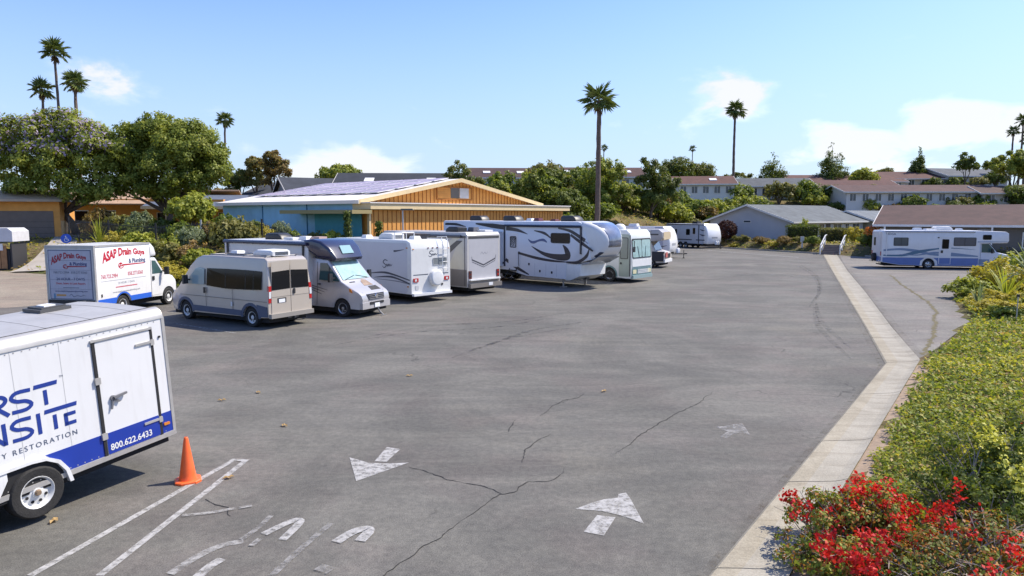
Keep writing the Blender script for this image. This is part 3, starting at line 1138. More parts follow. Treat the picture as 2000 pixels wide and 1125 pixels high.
# ---- white enclosed cargo trailer, lower left
def cargo_trailer():
    Wd, B, Ht = 2.02, .40, 2.46
    t = thing('enclosed_trailer', 'white enclosed cargo trailer with blue lettering and blue band, beside the orange cone', 'trailer', TR_LOC, R(TR_YAW), pitch=R(-TR_PITCH))
    x1, x0 = 3.25, -2.4
    BLUE = M('trailer_blue_vinyl', hexc('#1b3794'), .35, coat=.2, var=.06)
    body = MB()
    zt = Ht - .14
    body.box(((x0 + x1) / 2, 0, (B + .07 + zt) / 2), (x1 - x0, Wd, zt - B - .07))
    body.build('body', M('trailer_white_aluminium', (.68, .68, .675), .32, coat=.2, var=.04, vs=1.2, grime=.12), t)
    # rolled cove along the roof edge
    pr = []
    for i in range(7):
        a = R(90 * i / 6)
        pr.append((Wd / 2 + .012 - .16 + .16 * math.cos(a), zt - .02 + .17 * math.sin(a)))
    for sgn in (-1, 1):
        m = MB()
        A = [(x0, sgn * y, z) for y, z in pr]
        Bq = [(x1 + .01, sgn * y, z) for y, z in pr]
        m.strip(A, Bq)
        m.add(Bq + [(x1 + .01, sgn * (Wd / 2 - .16), zt - .02)], [tuple(range(8))])
        m.build('roof_cove', ALU, t, 50)
    m = MB()
    n = 8
    ys = np.linspace(-Wd / 2 + .15, Wd / 2 - .15, n)
    A = [(x0, y, zt + .149 + .03 * (1 - (y / (Wd / 2)) ** 2)) for y in ys]
    m.strip(A, [(x1 - .12, y, z) for _, y, z in A])
    A2 = [(x1 - .12, y, z) for _, y, z in A]
    m.strip(A2, [(x1 + .005, y, zt) for _, y, z in A2])
    m.build('roof', M('trailer_roof_metal', (.40, .39, .375), .5, metal=.15, var=.12, vs=2.0, grime=.3), t, 40)
    for xs in np.arange(x0 + .3, x1 - .2, .62):
        m = MB()
        m.strip([(xs - .012, y, z + .004) for _, y, z in A], [(xs + .012, y, z + .004) for _, y, z in A])
        m.build('roof_seam', M('roof_seam', (.46, .45, .43), .5, metal=.2), t)
    v = MB()
    v.box((2.40, .45, zt + .20), (.46, .46, .05)).box((2.40, .45, zt + .235), (.36, .36, .03))
    v.build('roof_vent', M('vent_grey', (.07, .07, .07), .5), t)
    MB().box((2.36, .40, zt + .262), (.17, .2, .02)).build('vent_patch', TRIMW, t)
    # front corner post and bottom rail
    for sgn in (-1, 1):
        MB().box((x1, sgn * (Wd / 2 - .02), (B + zt) / 2), (.05, .06, zt - B)).build('corner_post', ALU, t)
        MB().box(((x0 + x1) / 2, sgn * (Wd / 2 + .004), B + .035), (x1 - x0, .03, .07)).build('bottom_rail', ALU, t)
    MB().box(((x0 + x1) / 2, 0, B - .06), (x1 - x0 - .1, Wd - .2, .12)).build('chassis', DARKP, t)
    m = MB()
    for sgn in (-1, 1):
        m.tube([(x0 + .3, sgn * .8, B - .08), (x0 - 1.25, .0, B - .08)], .05, 6)
    m.cyl((x0 - 1.05, 0, -.3), (x0 - 1.05, 0, .8), .035)
    m.build('drawbar', PLBLK, t)
    pl = Pl((0, -Wd / 2, 0), (1, 0, 0), (0, 0, 1))
    # blue band: left of door, on door, right of door
    plate(pl, [(1.30, .80), (1.40, .70), (1.50, .56), (1.55, .475), (2.095, .475), (2.095, .80)], 'blue_band', BLUE, t, .004)
    plate(pl, [(3.04, .475), (3.225, .475), (3.225, .80), (3.04, .80)], 'blue_band', BLUE, t, .004)
    plate(pl, rrect(3.07, .60, 3.17, .64, .01), 'marker_light', AMBER, t, .02, .004)
    door = plate(pl, rrect(2.14, .475, 3.0, 2.16, .03), 'side_door', M('trailer_white_aluminium'), t, .014)
    plate(pl, rrect(2.145, .48, 2.995, .80, .02), 'blue_band', BLUE, door, .004, .0145)
    text(pl, '800.622.6433', 2.18, .53, .135, TRIMW, door, xs=.92, bold=.02, base=.019)
    for xa in (2.115, 3.02):
        plate(pl, rrect(xa - .022, .46, xa + .022, 2.20, 0), 'door_seal', BLACK, t, .018)
    plate(pl, rrect(2.08, 2.17, 3.03, 2.2, 0), 'door_header', ALU, t, .03)
    for zz in (.95, 1.45, 1.92) if False else (.72, 1.55):
        plate(pl, rrect(2.075, zz, 2.155, zz + .1, .01), 'hinge', ALU, t, .035)
    for zz in (.68, 1.92):
        plate(pl, rrect(2.99, zz, 3.05, zz + .09, .01), 'hinge', ALU, t, .035)
    for zz in (.72, 1.96):
        plate(pl, rrect(2.74, zz, 3.0, zz + .035, .01), 'hinge_strap', ALU, door, .02, .014)
    h = MB()
    h.cyl(pl(2.30, 1.30, .014), pl(2.30, 1.30, .05), .04, .04, 10)
    h.extr([pl(a, b, .04) for a, b in ((2.29, 1.325), (2.50, 1.345), (2.50, 1.315), (2.31, 1.285))], pl.n * .03)
    h.extr([pl(a, b, .03) for a, b in ((2.285, 1.30), (2.315, 1.30), (2.27, 1.14), (2.25, 1.14))], pl.n * .02)
    h.extr([pl(a, b, .03) for a, b in ((2.31, 1.31), (2.40, 1.23), (2.385, 1.215), (2.29, 1.29))], pl.n * .02)
    h.build('latch_handle', M('latch_steel', (.22, .22, .23), .4, metal=.4), door)
    MB().box(pl(3.16, 2.02, .01), (.03, .02, .03)).build('marker_light', PLBLK, t)
    for xs in np.arange(-2.0, 2.0, .61):
        plate(pl, rrect(xs - .004, B + .08, xs + .004, zt - .02, 0), 'panel_seam', M('seam_pale', (.50, .50, .49), .5), t, .002)
    rv = MB()
    for zz in (B + .10, zt - .05):
        for xs in np.arange(-2.3, 3.2, .10):
            rv.box(pl(xs, zz, .002), (.014, .006, .014))
    rv.build('rivets', ALU, t)['kind'] = 'stuff'
    NAVY = M('trailer_text_blue', hexc('#1f3886'), .4, var=.04)
    GREY = M('trailer_text_grey', hexc('#4a5468'), .4)
    SH = dict(S=[[(.285, .258), (.10, .262), (.025, .205), (.09, .15), (.21, .128), (.28, .07), (.20, .018), (.015, .022)]],
              R=[[(0, .262), (.20, .262), (.27, .205), (.20, .145), (.05, .145)], [(.13, .145), (.29, .0)], [(.025, 0), (.025, .12)]],
              N=[[(.025, 0), (.025, .28)], [(.03, .27), (.29, .01)], [(.295, 0), (.295, .28)]], I=[[(.03, 0), (.03, .28)]],
              T=[[(.15, 0), (.15, .20)]], E=[[(.022, 0), (.022, .17)], [(.0, .15), (.17, .15)], [(.0, .022), (.165, .022)]],
              F=[[(.025, 0), (.025, .28)], [(0, .26), (.26, .26)], [(0, .14), (.22, .14)]],
              O=[[(.16, .262), (.04, .21), (.025, .14), (.04, .07), (.16, .018), (.28, .07), (.295, .14), (.28, .21), (.16, .262)]])

    def logo(word, xs_, z):
        for ch, xx in zip(word, xs_):
            for st in SH[ch]:
                swoosh(pl, [(xx + a * .92, z + b * 1.02) for a, b in st], [.050] * len(st), 'letter', NAVY, t, .004, 20 if len(st) > 2 else 1)
    logo('FIRST', (.30, .60, .68, .97, 1.27), 1.48)
    logo('ONSITE', (.24, .59, .93, 1.255, 1.35, 1.61), 1.11)
    plate(pl, [(1.27, 1.725), (1.57, 1.725), (1.58, 1.78), (1.28, 1.78)], 'letter_bar', NAVY, t, .004)
    plate(pl, [(1.36, 1.355), (1.79, 1.355), (1.80, 1.41), (1.37, 1.41)], 'letter_bar', NAVY, t, .004)
    text(pl, 'TM', 1.61, 1.80, .04, GREY, t)
    text(pl, 'PROPERTY RESTORATION', 1.76, .945, .10, GREY, t, align='RIGHT', space=1.35)
    # fender over tandem wheels
    m = MB()
    pts = [(1.60, .33), (1.56, .52), (1.46, .68), (1.30, .78), (1.1, .81), (.2, .81), (-.05, .74), (-.2, .6), (-.28, .33)]
    inn = [(1.55, .33), (1.51, .51), (1.42, .65), (1.28, .74), (1.1, .765), (.2, .765), (-.02, .70), (-.15, .58), (-.23, .33)]
    for d in (.05,):
        m.strip([pl(*p, d) for p in pts], [pl(*p, d) for p in inn])
        m.strip([pl(*p, d) for p in pts], [pl(*p, -.02) for p in pts])
        m.strip([pl(*p, d) for p in inn], [pl(*p, -.02) for p in inn])
    m.extr([pl(a, b, .005) for a, b in ((.80, .80), (.5, .80), (.5, .42), (.55, .36), (.62, .36), (.68, .46), (.80, .66))], pl.n * .03)
    m.build('fender', M('fender_white', (.70, .70, .69), .4, var=.08, grime=.3), t)
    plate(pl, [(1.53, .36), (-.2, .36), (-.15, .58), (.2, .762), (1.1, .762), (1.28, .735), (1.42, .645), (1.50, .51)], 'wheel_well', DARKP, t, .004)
    for xw in (1.13, .24):
        o = wheel(t, xw, -Wd / 2 - .02, .35, .22, -1)
        o.location = (xw, -Wd / 2 + .07, .35)
        hub = MB()
        hub.cyl((0, -.10, 0), (0, -.135, 0), .045, .03, 10)
        hb = hub.build('hub_cap', M('rusty_hub', (.28, .20, .13), .6, metal=.5), o)
        wheel(t, xw, Wd / 2 - .2, .35, .22, 1)
    return t


TR_LOC, TR_YAW, TR_PITCH = (-7.74, 8.22, 0), 64.1, 3.6
cargo_trailer()


# ---- orange cone
def cone():
    ORG = M('cone_orange', (.85, .13, .025), .45, var=.12, vs=9, grime=.2)
    t = thing('traffic_cone', 'orange traffic cone standing beside the white cargo trailer', 'cone', (-5.02, 10.2, 0), R(28))
    m = MB()
    pts = []
    for zz, h in ((0, .185), (.03, .185), (.042, .17)):
        pts.append([(-h, -h * .55, zz), (-h * .55, -h, zz), (h * .55, -h, zz), (h, -h * .55, zz), (h, h * .55, zz), (h * .55, h, zz), (-h * .55, h, zz), (-h, h * .55, zz)])
    vs = sum(pts, [])
    fs = [tuple(range(7, -1, -1)), tuple(range(16, 24))]
    for k in range(2):
        fs += [(k * 8 + i, k * 8 + (i + 1) % 8, k * 8 + 8 + (i + 1) % 8, k * 8 + 8 + i) for i in range(8)]
    m.add(vs, fs)
    m.build('base', ORG, t)
    c = MB()
    c.lathe([(.135, .04), (.128, .06), (.115, .12), (.032, .68), (.026, .70), (.018, .705), (.016, .69)], (0, 0, 0), 'z', 28)
    c.build('cone_body', ORG, t, 50)
    return t


cone()


# ---- plumbing van with box body
def box_truck():
    Wd, L = 2.1, 5.53
    t = thing('box_truck', 'white plumbing box truck with red lettering and a blue lower stripe', 'truck', (-17.09, 29.59, 0), R(82.3))
    BL = M('truck_blue_stripe', hexc('#2b5fc4'), .4, var=.06)
    REDT = M('truck_red_lettering', hexc('#b32032'), .45)
    NVT = M('truck_navy_lettering', hexc('#38466e'), .45)
    GRT = M('truck_grey_lettering', hexc('#767b88'), .5)
    x0, x1, B, Ht = -2.72, .62, .5, 2.9
    prof = [(x0, B), (-1.62, B)] + [(x, z) for x, z in reversed(arch(-1.17, .40, .47, B))] + [(-.72, B), (x1, B), (x1, Ht), (x0, Ht)]
    shell('cargo_box', prof, Wd, WHITE2, t, bev=.05, seg=2, zmin=.9)
    m = MB()
    for sgn in (-1, 1):
        m.box(((x0 + x1) / 2, sgn * (Wd / 2 - .01), Ht - .03), (x1 - x0 + .02, .06, .08))
        m.box((x0 + .03, sgn * (Wd / 2 - .02), (B + Ht) / 2), (.09, .08, Ht - B))
    m.box((x0 + .01, 0, Ht - .05), (.06, Wd, .12))
    m.build('box_frame', ALU, t)
    # cap over the cab
    shell('cab_cap', [(x1, 2.25), (1.12, 2.28), (1.13, 2.42), (1.02, 2.70), (.80, 2.88), (x1, 2.9)], Wd - .06, WHITE2, t, bev=.12, seg=3)
    MB().box((x1 + .005, 0, 1.6), (.03, Wd + .01, 2.2)).build('box_front_rail', M('seal_grey', (.2, .2, .21), .5), t)
    # cab
    cp = [(.62, .50), (1.40, .46)] + [(x, z) for x, z in reversed(arch(1.88, .40, .45, .46))] + [(2.36, .46), (2.44, .55), (2.45, .95), (2.40, 1.20), (2.28, 1.32), (1.72, 1.48), (1.10, 2.22), (.62, 2.25)]
    shell('cab', cp, Wd - .12, WHITE2, t, bev=.10, seg=3, zmin=1.0)
    sd = sides(L, Wd - .12)
    for key, sg in (('r', 1), ('l', -1)):
        pl = sd[key]
        d = plate(pl, [(sg * a, b) for a, b in ((.70, .55), (1.42, .55), (1.46, 1.0), (1.62, 1.46), (1.05, 2.12), (.70, 2.14))][::sg], 'door', WHITE2, t, .012)
        plate(pl, [(sg * a, b) for a, b in ((.78, 1.50), (1.50, 1.50), (1.02, 2.08), (.78, 2.10))][::sg], 'window', GLASSG, d, .006, .0125)
        plate(pl, rrect(sg * .76, 1.22, sg * .90, 1.40, .02), 'door_handle', PLBLK, d, .03, .012)
        mirror_arm(t, 1.42, pl.o.y, 1.58, -1 if key == 'r' else 1)
    plate(Pl((1.74, 0, 1.48), (0, 1, 0), (-.62, 0, .78)), rrect(-.86, .05, .86, .85, .08), 'windscreen', GLASS, t, .012)
    MB().box((2.45, 0, .58), (.14, Wd - .2, .22)).build('front_bumper', PLBLK, t)
    for s_ in (-1, 1):
        MB().box((2.42, s_ * .75, .98), (.08, .26, .2)).build('headlight', CLEAR, t)
    for xw, st in ((-1.17, 'steel'), (1.88, 'steel')):
        wheel(t, xw, -Wd / 2 + .16, .385, .24, -1, st)
        wheel(t, xw, Wd / 2 - .16, .385, .24, 1, st)
    under(t, -2.6, 2.3, Wd - .6, .25, .6)
    for xw in (-1.17, 1.88):
        MB().box((xw, 0, .55), (.9, Wd - .16, .5)).build('wheel_well', DARKP, t)
    pl = Pl((0, -Wd / 2, 0), (1, 0, 0), (0, 0, 1))
    plate(pl, [(x0 + .06, .505), (-1.66, .505), (-1.60, .74), (x0 + .06, .74)], 'blue_stripe', BL, t, .006)
    plate(pl, [(-.70, .505), (x1 - .03, .505), (x1 - .03, .72), (-.76, .72)], 'blue_stripe', BL, t, .006)
    m = MB()
    m.strip([pl(*p, .008) for p in arch(-1.17, .40, .47, .5)], [pl(*p, .008) for p in arch(-1.17, .40, .535, .5)])
    m.build('wheel_arch_trim', BL, t)

    def sign(pl, x0, w, z, k, parent, mats, base=0.0):
        rd, nv, gr = mats
        def warp(xx, yy):
            f = xx / w
            return xx, (yy * (1.85 - .95 * f) + .12 * math.sin(f * 2.6) - .42 * max(0, .42 - f) ** 1.2)
        text(pl, 'ASAP Drain Guys', x0, z, .30 * k, rd, parent, xs=w / (.30 * k * 7.3) , bold=.045, deform=warp, base=base)
        text(pl, '& Plumbing', x0 + w, z - .24 * k, .25 * k, nv, parent, align='RIGHT', xs=.92, bold=.03, base=base)
        # plumber's snake emblem: coiled hook with a long handle
        m = MB()
        cx, cz = x0 + w * .40, z - .30 * k
        for i in range(11):
            a0, a1 = R(40 + 27 * i), R(40 + 27 * (i + 1))
            r0, r1 = (.09 + .006 * i) * k, (.13 + .006 * i) * k
            m.add([pl(cx + math.cos(a0) * r0, cz + math.sin(a0) * r0 * .8, .006 + base), pl(cx + math.cos(a0) * r1, cz + math.sin(a0) * r1 * .8, .006 + base), pl(cx + math.cos(a1) * r1, cz + math.sin(a1) * r1 * .8, .006 + base), pl(cx + math.cos(a1) * r0, cz + math.sin(a1) * r0 * .8, .006 + base)], [(0, 1, 2, 3)])
        for q in ((-.02, .05), (.07, -.02), (-.06, -.04)):
            m.add([pl(cx + q[0] - .06 * k, cz + q[1], .007 + base), pl(cx + q[0], cz + q[1] - .035 * k, .007 + base), pl(cx + q[0] + .12 * k, cz + q[1] + .01, .007 + base), pl(cx + q[0], cz + q[1] + .05 * k, .007 + base)], [(0, 1, 2, 3)])
        m.add([pl(cx + .12 * k, cz - .03, .006 + base), pl(x0 + w * .96, cz - .015, .006 + base), pl(x0 + w * .98, cz + .02 * k, .006 + base), pl(cx + .12 * k, cz + .03 * k, .006 + base)], [(0, 1, 2, 3)])
        m.build('emblem', rd, parent)
    sign(pl, -2.25, 2.55, 2.34, 1.0, t, (REDT, NVT, GRT))
    text(pl, '760.723.2984', -2.40, 1.56, .22, M('truck_faded_red', hexc('#b9525f'), .5), t, xs=.80, bold=.015)
    text(pl, '858.277.8360', -.85, 1.58, .22, M('truck_faded_red'), t, xs=.80, bold=.015)
    plate(pl, rrect(-2.40, 1.44, .30, 1.452, 0), 'rule_line', GRT, t, .004)
    text(pl, '24 HOUR - 7 DAYS', -.95, 1.27, .12, GRT, t, align='CENTER')
    plate(pl, rrect(-1.6, 1.13, -.3, 1.17, 0), 'rule_line', M('truck_faded_red'), t, .004)
    text(pl, 'www.asapdrainguysandplumbing.com', -.95, .92, .11, GRT, t, align='CENTER')
    plate(pl, rrect(-2.44, .83, -2.38, .95, .01), 'side_marker', PLBLK, t, .02)
    # rear roller door
    pb = Pl((x0, 0, 0), (0, -1, 0), (0, 0, 1))
    GD = M('roller_door_grey', hexc('#b4b3bd'), .5, var=.08, vs=3, grime=.25)
    GDS = M('roller_seam', hexc('#777a88'), .6)
    d = None
    z = .80
    for i in range(5):
        o = plate(pb, rrect(-.90, z + .005, .90, z + .375, .01), 'door_panel', GD, t, .012, .006)
        z += .38
    plate(pb, rrect(-.95, .76, .95, 2.74, 0), 'door_surround', GDS, t, .005)
    sign(pb, -.80, 1.55, 2.30, .72, t, (M('truck_dull_red', hexc('#9c3040'), .5), M('truck_dull_navy', hexc('#3b4a78'), .5), GRT), .019)
    for yy, s_, sz, mt in ((1.80, '760.723.2984  858.277.8360', .13, GRT), (1.53, '24 HOUR - 7 DAYS', .15, NVT), (1.37, 'Drain, Sewer & Leak Repairs', .11, REDT), (1.07, 'www.asapdrainguysandplumbing.com', .095, NVT)):
        text(pb, s_, 0, yy, sz, mt, t, align='CENTER', bold=.01, base=.019)
    plate(pb, rrect(-.66, .90, -.24, .97, .01), 'orange_sticker', M('sticker_orange', (.55, .28, .08), .5), t, .003, .019)
    plate(pb, rrect(-.78, .80, -.70, 1.0, .01), 'blue_sticker', M('sticker_blue', (.12, .25, .38), .5), t, .003, .019)
    swoosh(pb, [(-.1, .90), (.0, .98), (.1, .88), (.25, .93), (.4, .90), (.55, .95), (.6, .90)], [.01, .03, .03, .02, .03, .02, .01], 'graffiti_mark', GRT, t, .004, base=.019)
    plate(pb, rrect(-.35, 1.22, .35, 1.25, 0), 'rule_line', GRT, t, .003, .019)
    MB().box((x0 - .10, 0, .52), (.22, Wd - .1, .16)).build('rear_bumper', M('bumper_dark', (.035, .04, .05), .6, var=.3), t)
    MB().box((x0 - .02, 0, .68), (.05, Wd - .1, .14)).build('rear_sill', PLBLK, t)
    plate(Pl((x0 - .215, 0, 0), (0, -1, 0), (0, 0, 1)), rrect(-.2, .46, .12, .6, .01), 'licence_plate', PLATE, t, .01)
    for s_ in (-1, 1):
        plate(pb, rrect(s_ * .98, .60, s_ * .88, .70, .02), 'tail_light', RED, t, .03)
    return t


box_truck()


# ---- tan camper van
def camper_van():
    Wd, L = 2.02, 5.95
    t = thing('camper_van', 'tan camper van with dark side glass, seen from its rear corner', 'camper van', (-10.75, 26.64, 0), R(149))
    TAN = M('van_tan_paint', hexc('#b9afa2'), .32, metal=.2, coat=.5, var=.05, vs=1.5)
    SLATE = M('van_slate_cladding', hexc('#4a5468'), .5, var=.08)
    rx, fx = -1.99, 1.90
    prof = [(-2.97, .42), (rx - .48, .38)] + list(reversed(arch(rx, .36, .44, .38))) + [(rx + .48, .38), (fx - .48, .34)] + list(reversed(arch(fx, .36, .44, .34))) + [(fx + .46, .34), (2.85, .36), (2.97, .55), (2.95, .92), (2.72, 1.10), (2.35, 1.28), (1.58, 2.14), (1.20, 2.44), (.85, 2.56), (.3, 2.58), (-2.72, 2.56), (-2.86, 2.46), (-2.97, 1.6)]

    def dfm(x, y, z):
        k = 1.0 - .10 * max(0, (z - 1.3) / 1.25) ** 1.4 - .16 * max(0, (x - 2.1) / .87) ** 2
        return x, y * k, z
    shell('body', prof, Wd, TAN, t, bev=.10, seg=3, zmin=1.0, deform=dfm)
    for s_, key in ((1, 'l'), (-1, 'r')):
        # side faces lean in a little above the waist
        def pt(x, z, d=0.0):
            k = 1.0 - .10 * max(0, (z - 1.3) / 1.25) ** 1.4 - .16 * max(0, (x - 2.1) / .87) ** 2
            return Vector((x, s_ * (Wd / 2 * k + .004 + d), z))

        def skin(name, pts, mat, d, parent):
            m = MB()
            m.extr([pt(a, b, 0) for a, b in pts], (0, s_ * d, 0))
            return m.build(name, mat, parent)
        w = skin('side_window', [(.50, 1.42), (.50, 2.08), (-.6, 2.10), (-1.75, 2.10), (-2.62, 2.08), (-2.62, 1.42), (-1.75, 1.38), (-.6, 1.36)], GLASS, .016, t)
        for xs in (-.62, -1.76, -2.2):
            skin('window_divider', [(xs, 1.38), (xs + .02, 1.38), (xs + .02, 2.09), (xs, 2.09)], PLBLK, .020, w)
        skin('cab_window', [(.66, 1.44), (.66, 2.05), (1.02, 2.10), (1.22, 2.02), (1.86, 1.44)], M('van_cab_glass', (.30, .40, .40), .06, coat=.7), .014, t)
        skin('waist_groove', [(2.2, .98), (2.2, 1.0), (-2.9, .995), (-2.9, .975)], M('van_groove', hexc('#7d756c'), .5), .006, t)
        skin('lower_cladding', [(1.40, .40), (1.40, .62), (-1.48, .60), (-1.48, .40)], SLATE, .022, t)
        skin('rear_cladding', [(-2.46, .42), (-2.44, .60), (-2.34, .86), (-2.9, .80), (-2.93, .44)], SLATE, .02, t)
        for xs in (.58, -.72, -1.45) if s_ < 0 else (.58, -1.0):
            skin('door_seam', [(xs, .45), (xs + .014, .45), (xs + .014, 1.36), (xs, 1.36)], M('seam_dark', (.08, .078, .075), .6), .005, t)
        skin('door_handle', [(.62, 1.12), (.70, 1.12), (.70, 1.34), (.62, 1.34)], PLBLK, .03, t)
        skin('outlet_cover', [(-.98, .72), (-.90, .72), (-.90, .88), (-.98, .88)], TRIMW, .02, t)
        for xc in (rx, fx):
            m = MB()
            A = [pt(x, z, .012) for x, z in arch(xc, .36, .44, .36)]
            B = [pt(x, z, .012) for x, z in arch(xc, .36, .55, .36)]
            m.strip(A, B)
            m.strip(A, [Vector((p.x, p.y - s_ * .05, p.z)) for p in A])
            m.strip(B, [Vector((p.x, p.y - s_ * .03, p.z)) for p in B])
            m.build('wheel_arch', SLATE, t)
            wheel(t, xc, s_ * (Wd / 2 - .15), .36, .23, s_, 'alloy' if False else 'steel')
        mirror_arm(t, 1.50, s_ * .97, 1.60, s_)
        m = MB()
        m.extr([(-2.99, s_ * .90, .95), (-2.99, s_ * 1.01, .95), (-2.99, s_ * .985, 1.56), (-2.99, s_ * .87, 1.56)], (.09, 0, 0))
        tl = m.build('tail_light', RED, t)
        MB().extr([(-3.0, s_ * .90, 1.12), (-3.0, s_ * 1.0, 1.12), (-3.0, s_ * .99, 1.36), (-3.0, s_ * .885, 1.36)], (.03, 0, 0)).build('indicator', CLEAR, tl)
    pb = Pl((-2.975, 0, 0), (0, -1, 0), (0, 0, 1))
    for s_ in (-1, 1):
        d = plate(pb, [(s_ * a, b) for a, b in ((.012, .50), (.88, .50), (.86, 1.6), (.84, 2.42), (.012, 2.46))][::s_], 'rear_door', TAN, t, .012)
        plate(pb, [(s_ * a, b) for a, b in ((.03, 1.42), (.86, 1.40), (.83, 2.06), (.03, 2.10))][::s_], 'rear_window', GLASS, d, .008, .0125)
    plate(pb, rrect(-.62, .92, -.22, 1.10, .02), 'plate_recess', PLBLK, t, .006, .013)
    plate(pb, rrect(-.56, .93, -.28, 1.06, .01), 'licence_plate', PLATE, t, .006, .02)
    plate(pb, rrect(.10, 1.20, .20, 1.40, .04), 'door_handle', PLBLK, t, .03, .013)
    plate(pb, rrect(-.86, 1.14, .86, 1.155, 0), 'door_crease', M('van_groove'), t, .004, .013)
    MB().box((-3.02, 0, .47), (.16, Wd * .98, .16)).build('rear_bumper', M('bumper_grey', hexc('#8c8780'), .5), t)
    m = MB()
    m.box((-3.04, 0, .36), (.1, .5, .06)).box((-3.12, 0, .36), (.16, .07, .07))
    m.build('hitch', PLBLK, t)
    ws = Pl((2.36, 0, 1.28), (0, 1, 0), (-.69, 0, .73))
    plate(ws, rrect(-.84, .08, .84, 1.2, .1), 'windscreen', GLASS, t, .01)
    for s_ in (-1, 1):
        MB().box((2.80, s_ * .66, 1.0), (.2, .34, .2)).build('headlight', CLEAR, t)
    under(t, -2.8, 2.8, Wd - .3, .2, .5)
    for xw in (rx, fx):
        MB().box((xw, 0, .52), (.86, Wd - .14, .5)).build('wheel_well', DARKP, t)
    # roof gear
    aircon(t, -2.0, .0, 2.60, TRIMW, 1.15, .85, .22)
    m = MB()
    for s_ in (-1, 1):
        m.tube([(-2.6, s_ * .7, 2.6), (.6, s_ * .7, 2.6)], .022, 6)
    for x in (-2.5, -1.3, -.1, .5):
        m.tube([(x, -.7, 2.6), (x, .7, 2.6)], .02, 6)
        for s_ in (-1, 1):
            m.cyl((x, s_ * .7, 2.5), (x, s_ * .7, 2.6), .03, n=6)
    m.build('roof_rack', M('rack_grey', (.22, .22, .23), .4, metal=.5), t)
    MB().box((-.55, .1, 2.63), (1.15, .8, .03)).build('solar_panel', M('solar_blue', (.03, .035, .06), .15, coat=.5), t)
    vent(t, .25, -.25, 2.55)
    return t


camper_van()


